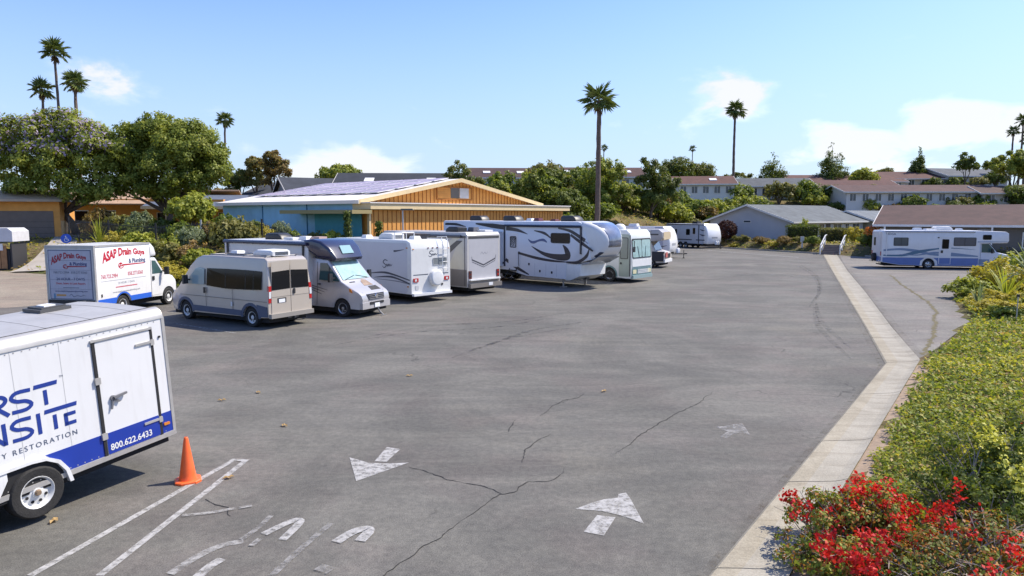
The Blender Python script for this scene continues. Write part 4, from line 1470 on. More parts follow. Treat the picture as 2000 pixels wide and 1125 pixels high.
# ---- silver motorhome on a van front, navy brow
def cab_motorhome():
    Wd = 2.2
    t = thing('small_motorhome', 'silver van-nosed motorhome with a dark navy cab brow and sunshade in the windscreen', 'motorhome', (-8.85, 29.3, 0), R(-26))
    SIL = M('motorhome_silver', hexc('#bab8b9'), .3, metal=.35, coat=.4, var=.05)
    PALE = M('motorhome_pale', hexc('#c9c7c4'), .32, coat=.3, var=.05, grime=.1)
    NAVY = M('brow_navy', hexc('#23263f'), .25, coat=.7, var=.08)
    shell('coach_body', [(-3.6, .5), (-2.55, .42)] + list(reversed(arch(-1.9, .38, .46, .42))) + [(1.15, .42), (1.15, 3.0), (.9, 3.05), (-3.45, 3.05), (-3.6, 2.92)], Wd, PALE, t, bev=.09, zmin=.8)
    # brow over the cab
    def db(x, y, z):
        return x, y * (1 - .22 * max(0, (x - 1.3) / 1.1) ** 2), z
    shell('cab_brow', [(.7, 3.065), (1.14, 2.62), (1.6, 2.36), (2.30, 2.24), (2.38, 2.36), (2.10, 2.78), (1.75, 3.04), (1.35, 3.13)], Wd + .01, NAVY, t, bev=.14, seg=4, deform=db)
    pb = Pl((2.10, 0, 2.74), (0, 1, 0), (-.56, 0, .80))
    MB().extr([(2.285, -.36, 2.52), (2.285, .36, 2.52), (2.09, .33, 2.84), (2.09, -.33, 2.84)], (.02, 0, .014)).build('brow_skylight', M('skylight_aqua', (.25, .40, .40), .06, coat=.8), t)

    def dn(x, y, z):
        return x, y * (1 - .13 * max(0, (z - 1.4) / .9) - .13 * max(0, (x - 2.9) / .8) ** 2), z
    fx = 2.72
    prof = [(1.15, .40), (fx - .46, .38)] + list(reversed(arch(fx, .36, .43, .38))) + [(fx + .44, .36), (3.52, .34), (3.64, .46), (3.68, .72), (3.62, .90), (3.46, 1.04), (3.15, 1.20), (2.70, 1.45), (1.98, 2.30), (1.15, 2.36)]
    shell('cab', prof, Wd - .22, SIL, t, bev=.10, seg=3, zmin=.9, deform=dn)
    for s_ in (-1, 1):
        def pt(x, z, d=0.0):
            k = 1 - .13 * max(0, (z - 1.4) / .9) - .13 * max(0, (x - 2.9) / .8) ** 2
            return Vector((x, s_ * ((Wd - .22) / 2 * k + .003 + d), z))
        w = MB().extr([pt(a, b) for a, b in ((1.58, 1.48), (1.58, 2.16), (1.92, 2.16), (2.62, 1.50), (2.62, 1.44))], (0, s_ * .014, 0)).build('cab_window', GLASSG, t)
        MB().extr([pt(a, b) for a, b in ((2.06, 1.46), (2.10, 1.46), (2.10, 1.98), (2.06, 2.02))], (0, s_ * .02, 0)).build('window_post', PLBLK, w)
        MB().extr([pt(a, b) for a, b in ((1.42, .44), (1.435, .44), (1.435, 2.2), (1.42, 2.2))], (0, s_ * .006, 0)).build('door_seam', M('seam_dark'), t)
        MB().extr([pt(a, b) for a, b in ((1.5, 1.28), (1.66, 1.28), (1.66, 1.33), (1.5, 1.33))], (0, s_ * .03, 0)).build('door_handle', PLBLK, t)
        m = MB()
        for k in range(3):
            m.extr([pt(a, b - k * .09) for a, b in ((1.2, 1.22), (1.2, 1.25), (2.0 - k * .15, 1.08), (2.0 - k * .15, 1.07))], (0, s_ * .008, 0))
        m.build('swoosh_graphic', M('graphic_charcoal', (.05, .05, .055), .4), t)
        mirror_arm(t, 2.36, s_ * .98, 1.58, s_)
        hl = MB().extr([(3.60, s_ * .58, .72), (3.46, s_ * .84, .74), (3.20, s_ * .90, 1.10), (3.46, s_ * .66, .98)], (.06, 0, .03)).build('headlight', CLEAR, t)
        MB().extr([pt(a, b) for a, b in ((3.12, 1.04), (3.26, 1.00), (3.20, 1.16), (3.10, 1.18))], (0, s_ * .02, 0)).build('indicator', AMBER, t)
        wheel(t, fx, s_ * (Wd / 2 - .26), .36, .24, s_, 'alloy')
        wheel(t, -1.9, s_ * (Wd / 2 - .18), .36, .28, s_, 'steel')
    ws = Pl((2.71, 0, 1.46), (0, 1, 0), (-.65, 0, .76))
    w = plate(ws, [(-.84, .04), (.84, .04), (.76, 1.02), (-.76, 1.02)], 'windscreen', SHADE, t, .012)
    for s_ in (-1, 1):
        MB().tube([ws(s_ * .7, .04, .02), ws(s_ * .05, .2, .025)], .012, 5).build('wiper', PLBLK, w)
    g = MB().extr([(3.665, -.50, .70), (3.665, .50, .70), (3.60, .56, .93), (3.60, -.56, .93)], (.035, 0, .01)).build('grille', PLBLK, t)
    for k in range(3):
        MB().box((3.70 - .012 * k, 0, .74 + .07 * k), (.02, .92, .02)).build('grille_bar', M('grille_bar_grey', (.2, .2, .21), .4), g)
    MB().lathe([(.0, .03), (.085, .03), (.095, .0)], (3.68, 0, .83), 'x', 16).build('grille_badge', CHROME, g)
    # bonnet film peeled off its left half: bare tan patch and black underlay
    hp = Pl((3.15, 0, 1.20), (0, 1, 0), (-.87, 0, .49))
    hq = Pl((3.46, 0, 1.04), (0, 1, 0), (-.888, 0, .459))
    plate(hp, [(-.05, .03), (.52, .03), (.46, .42), (.25, .50), (.05, .34)], 'bare_patch', M('peeled_hood', (.30, .22, .17), .8, var=.4, vs=5), t, .004, .004)
    plate(hq, [(.0, .02), (.62, .02), (.60, .32), (.10, .32)], 'black_patch', M('hood_black', (.03, .028, .026), .6, var=.6, vs=6), t, .004, .004)
    plate(hp, rrect(-.62, .34, -.28, .40, .02), 'bonnet_vent', PLBLK, t, .006, .003)
    MB().box((3.62, 0, .48), (.16, Wd - .40, .26)).build('front_bumper', SIL, t)
    MB().box((3.705, 0, .56), (.03, .9, .10)).build('bumper_intake', PLBLK, t)
    plate(Pl((3.72, 0, 0), (0, 1, 0), (0, 0, 1)), rrect(-.16, .38, .16, .55, .01), 'licence_plate', PLATE, t, .012)
    m = MB()
    m.tube([(3.65, .1, .36), (3.72, .15, .18), (3.86, .22, .02)], .03, 6)
    m.tube([(3.86, .05, .02), (3.86, .42, .02)], .02, 5)
    m.build('tow_bar', M('steel_dull', (.3, .29, .28), .5, metal=.7), t)
    under(t, -3.4, 3.5, Wd - .4, .2, .5)
    for xw in (fx, -1.9):
        MB().box((xw, 0, .55), (.88, Wd - .34, .5)).build('wheel_well', DARKP, t)
    # awning along the roof edge, side windows, slide trim
    pl = sides(7.2, Wd)['r']
    aw = MB()
    aw.tube([(-3.55, -Wd / 2 - .06, 2.98), (1.1, -Wd / 2 - .06, 2.92)], .075, 10)
    aw.build('awning', NAVY, t)
    for x in (-3.4, .9):
        MB().box((x, -Wd / 2 - .03, 2.35), (.07, .06, 1.2)).build('awning_arm', PLBLK, t)
    window(pl, -3.1, 1.55, -1.8, 2.35, t)
    window(pl, -.9, 1.6, .2, 2.35, t)
    d = plate(pl, rrect(.35, .5, 1.0, 2.55, .08), 'entry_door', PALE, t, .014)
    window(pl, .5, 1.5, .85, 2.25, d, base=.014)
    for k in range(2):
        swoosh(pl, [(-3.5, 1.2 - .2 * k), (-1.5, 1.05 - .2 * k), (.3, 1.25 - .2 * k), (1.1, 1.1 - .2 * k)], [.05, .16, .12, .03], 'swoosh_graphic', M('graphic_charcoal'), t)
    aircon(t, -1.5, 0, 3.05, PLBLK, 1.0, .7, .27)
    vent(t, -.4, .2, 3.05, PLBLK)
    vent(t, .3, -.3, 3.05)
    MB().box((-.2, -.6, 3.12), (.5, .4, .1)).build('roof_box', TRIMW, t)
    MB().box((.75, 0, 3.13), (.45, .5, .12)).build('roof_hatch', M('hatch_rose', (.5, .35, .3), .5), t)
    return t


cab_motorhome()


def propane(parent, x, y, z):
    m = MB()
    for s_ in (-1, 1):
        m.lathe([(.0, 0), (.15, 0), (.16, .05), (.16, .34), (.12, .42), (.05, .45), (.05, .5), (0, .5)], (x, y + s_ * .18, z), 'z', 14)
    return m.build('propane_tanks', TRIMW, parent, 40)


def coupler(parent, x1, z=.45, w=.8):
    m = MB()
    for s_ in (-1, 1):
        m.tube([(x1 - .1, s_ * w, z), (x1 + 1.15, 0, z)], .05, 6)
    m.cyl((x1 + 1.0, 0, .05), (x1 + 1.0, 0, z + .35), .035, n=8)
    m.box((x1 + 1.0, 0, .03), (.18, .18, .04))
    m.box((x1 + 1.2, 0, z + .02), (.25, .12, .1))
    return m.build('drawbar', PLBLK, parent)


def ladder(parent, pb, a, z0, z1, w=.34):
    m = MB()
    for s_ in (-1, 1):
        m.tube([pb(a + s_ * w / 2, z0, .02), pb(a + s_ * w / 2, z0 + .05, .10), pb(a + s_ * w / 2, z1, .10), pb(a + s_ * w / 2, z1 + .22, .02), pb(a + s_ * w / 2, z1 + .2, -.3)], .016, 6)
    k = int((z1 - z0) / .3)
    for i in range(k):
        z = z0 + .15 + i * .3
        m.tube([pb(a - w / 2, z, .10), pb(a + w / 2, z, .10)], .014, 6)
    return m.build('ladder', TRIMW, parent)


def script(pl, a, b, k, mat, parent, base):
    """a maker's cursive mark too small to read: a big looped initial and a run of small waves"""
    swoosh(pl, [(a + x * k, b + z * k) for x, z in ((.42, .30), (.20, .34), (.06, .22), (.20, .13), (.30, .04), (.12, -.04), (-.02, .04))], [.03 * k, .05 * k, .055 * k, .05 * k, .055 * k, .04 * k, .02 * k], 'script_mark', mat, parent, .004, 26, base)
    swoosh(pl, [(a + x * k, b + z * k) for x, z in ((.30, .04), (.36, .15), (.40, .03), (.48, .15), (.52, .04), (.60, .15), (.66, .06), (.78, .16))], [.03 * k, .045 * k, .04 * k, .045 * k, .04 * k, .045 * k, .04 * k, .015 * k], 'script_mark', mat, parent, .004, 28, base)


# ---- white travel trailer showing its tail
def travel_trailer_tail():
    Wd, Ht, B = 2.4, 2.93, .42
    t = thing('travel_trailer', 'white travel trailer with a spare wheel cover and ladder on its tail', 'travel trailer', (-6.40, 34.75, 0), R(137))
    x0, x1 = -3.5, 3.5
    SIDE = M('trailer_grey_side', hexc('#c3c4c9'), .35, coat=.2, var=.05, vs=1.2)
    prof = [(x0, B), (-.9, B)] + list(reversed(arch(-.45, .33, .42, B))) + list(reversed(arch(.45, .33, .42, B))) + [(.9, B), (x1, B), (x1, 1.0), (x1 - .1, 1.9), (x1 - .5, 2.75), (x1 - .8, Ht), (x0 + .35, Ht), (x0 + .10, Ht - .10), (x0, Ht - .35)]
    shell('body', prof, Wd, M('trailer_white_shell', (.68, .68, .66), .32, coat=.25, var=.05, grime=.1), t, bev=.09, seg=3, zmin=.6)
    S_ = sides(7.0, Wd)
    pl, pb = S_['l'], S_['b']
    for p_ in (S_['l'], S_['r']):
        plate(p_, rrect(-3.38, .46, 3.2, 2.80, .1), 'side_skin', SIDE, t, .006)
    SCR = M('trailer_script_dark', hexc('#3a3f4c'), .45)
    script(pl, 1.3, 1.62, 1.0, SCR, t, .0065)
    for k, (a, b) in enumerate(((1.0, 1.30), (1.4, 1.12))):
        swoosh(pl, [(a - .8, b - .06), (a + .6, b + .04), (3.38, b - .22 + .02 * k)], [.02, .10, .05], 'swoosh_graphic', SCR, t, .004, base=.0065)
    swoosh(pl, [(2.2, 2.40), (2.45, 2.42), (3.0, 2.50)], [.10, .07, .01], 'swoosh_graphic', SCR, t, .004, base=.0065)
    swoosh(pl, [(.8, 1.0), (2.4, .98), (3.38, .90)], [.02, .05, .06], 'swoosh_graphic', M('graphic_grey', (.2, .21, .24), .4), t, .004, base=.0065)
    plate(pl, rrect(3.2, .74, 3.3, .80, .01), 'marker_light', AMBER, t, .02, .006)
    plate(pl, rrect(3.15, 2.55, 3.25, 2.6, .01), 'marker_light', AMBER, t, .02, .006)
    # tail
    for s_ in (-1, 1):
        o = tlight(pb, s_ * 1.10, .98, s_ * .80, 1.16, t, d=.03)
        plate(pb, rrect(s_ * 1.02, 1.02, s_ * .90, 1.12, .01), 'lens_insert', CLEAR, o, .006, .03)
        plate(pb, rrect(s_ * 1.12, 2.50, s_ * 1.04, 2.54, .01), 'marker_light', AMBER, t, .02)
    for a in (-.28, 0, .28):
        plate(pb, rrect(a - .04 + .1, 2.53, a + .04 + .1, 2.58, .01), 'marker_light', M('marker_dark', (.12, .02, .02), .3), t, .02)
    script(pb, -.15, 2.17, .72, SCR, t, .0)
    window(pb, .10, 1.72, .98, 2.08, t, fm=M('win_grey', (.32, .33, .34), .5), gm=M('pane_grey', (.20, .22, .23), .15, coat=.5), r=.05)
    plate(pb, rrect(-1.08, 1.30, -.2, 1.335, 0), 'tail_trim', SCR, t, .006)
    plate(pb, rrect(.62, 1.30, 1.08, 1.335, 0), 'tail_trim', SCR, t, .006)
    sp = MB()
    c = pb(.22, 1.13, .0)
    sp.lathe([(.38, 0), (.39, -.04), (.39, -.18), (.36, -.225), (.30, -.235), (0.001, -.24)], c, 'x', 30)
    sp.build('spare_wheel_cover', M('cover_white', (.72, .72, .70), .45, var=.06), t, 50)
    MB().box((x0 - .08, 0, B - .02), (.16, Wd * .98, .12)).build('rear_bumper', TRIMW, t)
    ladder(t, pb, .80, 1.42, 2.85)
    plate(pb, rrect(-.98, .62, -.78, .82, .03), 'access_hatch', M('hatch_grey', (.5, .5, .5), .5), t, .015)
    plate(pb, rrect(.62, .74, .72, .84, .03), 'cable_port', PLBLK, t, .02)
    m = MB()
    for yy in (-.1, .1):
        m.tube([(x0 + .6, yy * 9, Ht + .06), (x0 + 1.4, yy * 9, Ht + .06)], .02, 6)
    for s_ in (-1, 1):
        wheel(t, -.45, s_ * (Wd / 2 - .14), .33, .2, s_)
        wheel(t, .45, s_ * (Wd / 2 - .14), .33, .2, s_)
    MB().box((0, 0, .5), (1.7, Wd - .1, .45)).build('wheel_well', DARKP, t)
    under(t, x0 + .2, x1 - .2, Wd - .5, .25, .48)
    coupler(t, x1)
    propane(t, x1 + .45, 0, .5)
    aircon(t, -.9, .35, Ht - .01, M('ac_pale', (.62, .62, .6), .5), 1.2, .75, .30)
    # luggage frame and solar sheet on the roof
    m = MB()
    for (a, b) in (((-1.9, .9), (-1.9, .2)), ((-1.9, .2), (-2.5, .2)), ((-2.5, .2), (-2.5, .9)), ((-2.5, .9), (-1.9, .9))):
        m.tube([(*a, Ht + .34), (*b, Ht + .34)], .022, 6)
        m.cyl((*a, Ht - .02), (*a, Ht + .34), .022, n=6)
    m.build('roof_frame', TRIMW, t)
    MB().box((-1.2, -.6, Ht + .22), (2.2, .75, .05)).build('solar_panel', M('panel_dark', (.03, .03, .04), .2, coat=.4), t)
    MB().box((-1.2, -.6, Ht + .10), (2.0, .5, .2)).build('roof_box', M('box_dark', (.05, .05, .06), .5), t)
    vent(t, -2.2, -.1, Ht)
    vent(t, 1.2, .3, Ht)
    return t


travel_trailer_tail()


# ---- grey motorhome showing its tail
def grey_motorhome():
    Wd, Ht, B = 2.45, 3.22, .42
    t = thing('grey_motorhome', 'pale grey motorhome with a dark chevron on its tail and diagonal side bands', 'motorhome', (-4.45, 38.1, 0), R(138.5))
    x0, x1 = -4.0, 4.0
    GB = M('grey_motorhome_body', hexc('#b9b6b2'), .34, coat=.3, var=.05)
    DK = M('grey_motorhome_charcoal', hexc('#4b4a4a'), .35, coat=.3, var=.08)
    MID = M('grey_motorhome_mid', hexc('#857f79'), .35, metal=.2, coat=.3, var=.06)
    CREAM = M('grey_motorhome_cream', hexc('#c9c4b2'), .35, coat=.3, var=.05)
    prof = [(x0, B), (-2.6, B)] + list(reversed(arch(-2.0, .40, .48, B))) + [(-1.4, B), (x1 - 1.6, B), (x1 - 1.6, 2.1), (x1 - .9, 2.25), (x1 - .85, 2.7), (x1 - 1.3, Ht), (x0 + .12, Ht), (x0, Ht - .14)]
    shell('body', prof, Wd, GB, t, bev=.07, zmin=.7)
    shell('cab', [(x1 - 1.7, .42), (x1 - 1.3, .42)] + list(reversed(arch(x1 - .85, .38, .44, .42))) + [(x1 - .35, .42), (x1 - .05, .5), (x1, 1.0), (x1 - .5, 1.25), (x1 - 1.2, 2.1), (x1 - 1.7, 2.15)], Wd - .4, CREAM, t, bev=.1, zmin=.9)
    S_ = sides(8.0, Wd)
    pl, pb = S_['l'], S_['b']
    for k, p_ in enumerate((S_['l'], S_['r'])):
        s_ = 1 if k == 0 else -1
        plate(p_, [(s_ * a, b) for a, b in ((3.96, .46), (3.96, 1.32), (-2.2, 1.32), (-2.2, .46), (1.4, .46), (1.4, .92), (2.6, .92), (2.6, .46))][::s_], 'lower_skirt', MID, t, .008)
        plate(p_, [(s_ * a, b) for a, b in ((3.75, 1.34), (2.6, 1.34), (3.2, 2.5), (3.75, 2.9))][::s_], 'cream_panel', CREAM, t, .006)
        plate(p_, [(s_ * a, b) for a, b in ((1.6, 1.75), (1.6, 2.05), (3.0, 2.95), (3.5, 2.95))][::s_], 'diagonal_band', CREAM, t, .010)
        plate(p_, [(s_ * a, b) for a, b in ((1.9, 1.58), (1.9, 2.0), (3.25, 2.80), (3.68, 2.80))][::s_], 'diagonal_band', DK, t, .012)
        window(p_, s_ * -.6, 1.7, s_ * .9, 2.45, t)
        plate(p_, [(s_ * a, b) for a, b in ((3.9, 2.93), (3.9, 3.05), (-2.2, 3.05), (-2.2, 2.93))][::s_], 'roof_band', DK, t, .01)
        plate(p_, rrect(s_ * 3.84, .5, s_ * 3.80, 3.0, 0), 'corner_trim', DK, t, .012)
    plate(pb, rrect(-1.14, 2.90, 1.14, 3.02, .02), 'roof_band', DK, t, .01)
    m = MB()
    for off, w in ((0, .07), (-.13, .03)):
        pts = [(-.92, 2.02 + off), (-.88, 1.86 + off), (-.05, 1.56 + off), (.82, 1.86 + off), (.90, 2.06 + off)]
        m.strip([pb(a, b, .008) for a, b in pts], [pb(a, b - w, .008) for a, b in pts])
    m.build('chevron', M('chevron_dark', hexc('#46464c'), .4), t)
    swoosh(pb, [(-.26, 2.08), (-.16, 2.20), (-.06, 2.10), (.06, 2.18), (.14, 2.10), (.28, 2.19)], [.02, .04, .03, .04, .03, .02], 'script_mark', M('chevron_grey', hexc('#8f8f94'), .4), t, .006)
    plate(pb, rrect(-1.08, .80, 1.08, 2.86, .12), 'tail_panel', M('tail_panel_grey', hexc('#b4b3b6'), .35, coat=.3, var=.04), t, .004)
    plate(pb, rrect(-1.16, .46, 1.16, .78, .04), 'tail_skirt', MID, t, .02)
    for s_ in (-1, 1):
        o = tlight(pb, s_ * 1.14, .86, s_ * .93, 1.26, t, M('smoked_lens', (.10, .02, .02), .2, coat=.5), d=.03)
        for zz in (.94, 1.14):
            plate(pb, rrect(s_ * 1.09, zz, s_ * .98, zz + .09, .04), 'lamp', RED if s_ > 0 else PLBLK, o, .01, .03)
    MB().box((x0 - .08, 0, .80), (.14, Wd * .92, .07)).build('tail_ledge', TRIMW, t)
    MB().box((x0 - .10, 0, .50), (.18, Wd * .96, .22)).build('rear_bumper', MID, t)
    plate(Pl((x0 - .19, 0, 0), (0, -1, 0), (0, 0, 1)), rrect(.16, .46, .46, .62, .01), 'licence_plate', PLATE, t, .012)
    for a, z in ((-2.0, .40), (x1 - .85, .38)):
        for s_ in (-1, 1):
            wheel(t, a, s_ * (Wd / 2 - (.18 if a < 0 else .35)), .39, .28, s_, 'steel')
    MB().box((-2.0, 0, .55), (.94, Wd - .12, .6)).build('wheel_well', DARKP, t)
    under(t, x0 + .2, x1 - .4, Wd - .5, .22, .5)
    MB().tube([(-3.6, Wd / 2 + .06, 3.02), (1.6, Wd / 2 + .06, 3.02)], .07, 8).build('awning', DK, t)
    aircon(t, -2.4, .45, Ht, PLBLK, 1.0, .7, .28)
    vent(t, -2.9, -.35, Ht, M('vent_smoke', (.1, .1, .11), .4), .5, .2)
    MB().box((-3.2, -.7, Ht + .06), (1.0, .6, .08)).build('roof_cover', TRIMW, t)
    return t


grey_motorhome()


# ---- big fifth wheel
def fifth_wheel():
    Wd, Ht = 2.5, 3.74
    t = thing('fifth_wheel', 'long blue-white fifth-wheel trailer with dark swooshes and a rounded front cap', 'trailer', (1.05, 41.9, 0), R(-43))
    x0, x1 = -6.5, 6.35
    WB = M('fifth_wheel_white', (.66, .68, .72), .3, coat=.35, var=.04, vs=1.2)
    NV = M('fifth_wheel_navy', hexc('#1c2233'), .35, coat=.3, var=.06)
    GRY = M('fifth_wheel_grey', hexc('#9aa0ab'), .35, coat=.3)
    CAP = M('fifth_wheel_cap', hexc('#6d7688'), .12, metal=.3, coat=.8, var=.5, vs=1.6)
    prof = [(x0, .85), (-2.6, .85), (-2.4, .72)] + [(-1.9, .85), (-.6, .85), (.95, .52), (3.85, .50), (3.9, 1.42), (5.2, 1.50), (5.9, 1.75), (6.05, 2.1), (5.6, 3.0), (5.1, Ht - .1), (4.8, Ht), (x0 + .1, Ht), (x0, Ht - .1)]
    prof = [(x0, .80), (-.75, .80), (.95, .52), (3.85, .50), (3.9, 1.42), (5.0, 1.50), (5.5, 1.65), (5.5, 2.3), (5.2, 3.2), (4.9, Ht - .06), (4.7, Ht), (x0 + .1, Ht), (x0, Ht - .1)]
    shell('body', prof, Wd, WB, t, bev=.06, seg=2, zmin=.6)

    def dc(x, y, z):
        return x, y * (1 - .42 * max(0, (x - 4.9) / 1.45) ** 2), z

    def capring(rx, rz, cz, x0_, n=16):
        return [(x0_ + rx * math.cos(a), cz + rz * math.sin(a)) for a in np.linspace(-math.pi / 2, math.pi / 2, n)]
    shell('front_cap', [(x, z if z > 2.0 else 1.52 + (z - 1.52) * .95) for x, z in capring(1.58, 1.12, 2.64, 4.77)], Wd + .02, WHITE, t, bev=.26, seg=5, deform=dc, smooth=75)
    shell('cap_visor', [(4.77 + r_ * math.cos(a) * 1.60, 2.66 + r_ * math.sin(a) * 1.125) for r_, aa in ((1.0, np.linspace(R(-16), R(66), 12)), (.80, np.linspace(R(66), R(-16), 12))) for a in aa], Wd * .84, CAP, t, bev=.12, seg=3, deform=dc, smooth=75)
    shell('cap_stripe', [(4.77 + r_ * math.cos(a) * 1.60, 2.66 + r_ * math.sin(a) * 1.12) for r_, aa in ((.995, np.linspace(R(-52), R(-32), 5)), (.85, np.linspace(R(-32), R(-52), 5))) for a in aa], Wd * .98, NV, t, bev=.05, seg=2, deform=dc, smooth=75)
    shell('cap_lower', [(3.92, 1.40), (5.45, 1.55), (5.98, 1.82), (5.7, 1.66), (5.2, 1.40), (4.3, 1.2)], Wd - .3, GRY, t, bev=.05)
    # landing-gear compartment in front
    shell('front_storage', [(3.78, .42), (4.15, .42), (4.85, .72), (4.90, 1.40), (3.78, 1.42)], Wd - .06, M('storage_white', (.70, .71, .70), .4, coat=.2, var=.06, grime=.15), t, bev=.08, seg=2)
    S_ = sides(13.0, Wd)
    pl = S_['r']
    window(pl, 2.76, 2.51, 4.17, 3.09, t, r=.12, frame=.05)
    window(pl, -.42, 2.15, .1, 2.84, t, r=.08, frame=.05)
    d = plate(pl, rrect(-.55, 1.0, .22, 3.05, .08), 'entry_door', WB, t, .012)
    m = MB()
    m.tube([pl(.32, 1.05, .02), pl(.36, 1.2, .10), pl(.36, 1.75, .10), pl(.32, 1.95, .02)], .018, 6)
    m.build('grab_handle', PLBLK, t)
    # slide-out room behind the door
    s_ = MB().box((-3.7, -Wd / 2 - .16, 2.05), (5.3, .42, 2.10)).build('slide_out', WB, t)
    ps = Pl((0, -Wd / 2 - .371, 0), (1, 0, 0), (0, 0, 1))
    plate(ps, rrect(-6.33, 1.02, -1.07, 3.08, .02), 'slide_trim', NV, s_, .002)
    plate(ps, rrect(-6.25, 1.10, -1.15, 2.98, .02), 'slide_face', WB, s_, .004)
    window(ps, -5.4, 1.9, -4.0, 2.7, s_, base=.004)
    plate(pl, rrect(-.95, 1.0, -.82, 3.45, 0), 'dark_pillar', NV, t, .02)
    # awning roller and its arms
    MB().tube([pl(-.85, 3.47, .08), pl(4.95, 3.47, .08)], .07, 8).build('awning', NV, t)
    for xa in (4.93,):
        plate(pl, rrect(xa - .05, 1.95, xa + .05, 3.45, .01), 'awning_arm', NV, t, .06)
    # swoosh graphics
    for sp_, wd, mt in (([(-6.3, 3.52), (-5.2, 3.50), (-4.3, 3.36)], [.10, .12, .02], NV), ([(-3.4, 3.56), (-2.0, 3.45), (-.9, 3.36)], [.06, .2, .22], NV),
                        ([(-.75, 3.30), (.2, 3.20), (1.0, 2.98)], [.18, .14, .01], NV), ([(1.5, 3.2), (2.3, 3.05), (2.9, 2.7)], [.03, .12, .02], NV), ([(3.3, 3.36), (4.2, 3.2), (5.2, 2.7)], [.05, .12, .16], NV),
                        ([(4.2, 3.0), (5.0, 2.55), (5.75, 2.15)], [.10, .14, .06], NV), ([(3.6, 3.30), (4.6, 3.02), (5.4, 2.55)], [.02, .05, .05], GRY),
                        ([(1.3, 2.28), (2.3, 1.86), (3.4, 1.72), (4.0, 1.80), (3.9, 2.15), (3.65, 2.42)], [.02, .16, .26, .30, .22, .03], NV),
                        ([(1.6, 2.15), (2.6, 1.86), (3.5, 1.86)], [.01, .05, .04], GRY),
                        ([(-.5, 1.95), (.3, 1.84), (1.6, 1.62), (2.8, 1.50), (3.9, 1.47)], [.08, .10, .12, .10, .04], NV),
                        ([(3.9, 1.47), (4.7, 1.50), (5.3, 1.85), (5.5, 2.3)], [.06, .12, .14, .03], NV),
                        ([(-.8, 1.42), (.1, .98), (1.1, .60)], [.14, .16, .05], NV), ([(-6.3, 1.0), (-4, .95), (-.9, 1.2)], [.1, .1, .1], NV)):
        swoosh(pl, sp_, [w_ * 1.35 for w_ in wd], 'swoosh_graphic', mt, t, .006 + random.random() * .004)
    swoosh(pl, [(1.05, 2.68), (1.25, 2.54), (1.5, 2.52), (1.75, 2.60), (2.0, 2.66), (2.25, 2.66), (2.48, 2.54)], [.05, .14, .16, .12, .13, .16, .05], 'script_mark', M('fifth_wheel_script', hexc('#56648a'), .4), t, .009)
    for a, z in ((1.1, 1.22), (1.95, .85), (2.85, .82)):
        plate(pl, rrect(a - .05, z - .07, a + .06, z + .07, .03), 'hatch_latch', NV, t, .02)
    for a in (1.55, 2.4, 3.2):
        plate(pl, rrect(a, .60, a + .012, 1.3, 0), 'hatch_seam', GRY, t, .004)
    m = MB()
    m.cyl((3.55, -Wd / 2 + .2, .02), (3.55, -Wd / 2 + .2, .6), .05, n=8)
    m.box((3.55, -Wd / 2 + .2, .03), (.3, .3, .05))
    m.build('landing_leg', M('steel_dull'), t)
    MB().box((3.55, Wd / 2 - .2, .3), (.1, .1, .6)).build('landing_leg', M('steel_dull'), t)
    MB().box((4.35, 0, .9), (.3, .3, .9)).build('king_pin', PLBLK, t)
    st = MB()
    for k in range(3):
        st.box((-.16, -Wd / 2 - .12 - .2 * k, .80 - .22 * k), (.62, .22, .035))
    st.tube([(.12, -Wd / 2, .9), (.12, -Wd / 2 - .55, .3)], .02, 5)
    st.tube([(-.44, -Wd / 2, .9), (-.44, -Wd / 2 - .55, .3)], .02, 5)
    st.build('entry_steps', PLBLK, t)
    for xw in (-2.9, -2.05):
        for sg in (-1, 1):
            wheel(t, xw, sg * (Wd / 2 - .15), .38, .24, sg, 'alloy')
    under(t, x0 + .2, 3.6, Wd - .5, .5, .9)
    for xa in (-4.2, -1.2, 3.4):
        aircon(t, xa, -.1, Ht, PLBLK, 1.15, .75, .32)
    vent(t, 1.0, -.3, Ht, M('vent_wine', (.12, .03, .04), .4), .45, .14)
    vent(t, 2.2, -.2, Ht, M('vent_wine'), .4, .08)
    vent(t, -.2, .4, Ht)
    pb = S_['b']
    return t


fifth_wheel()


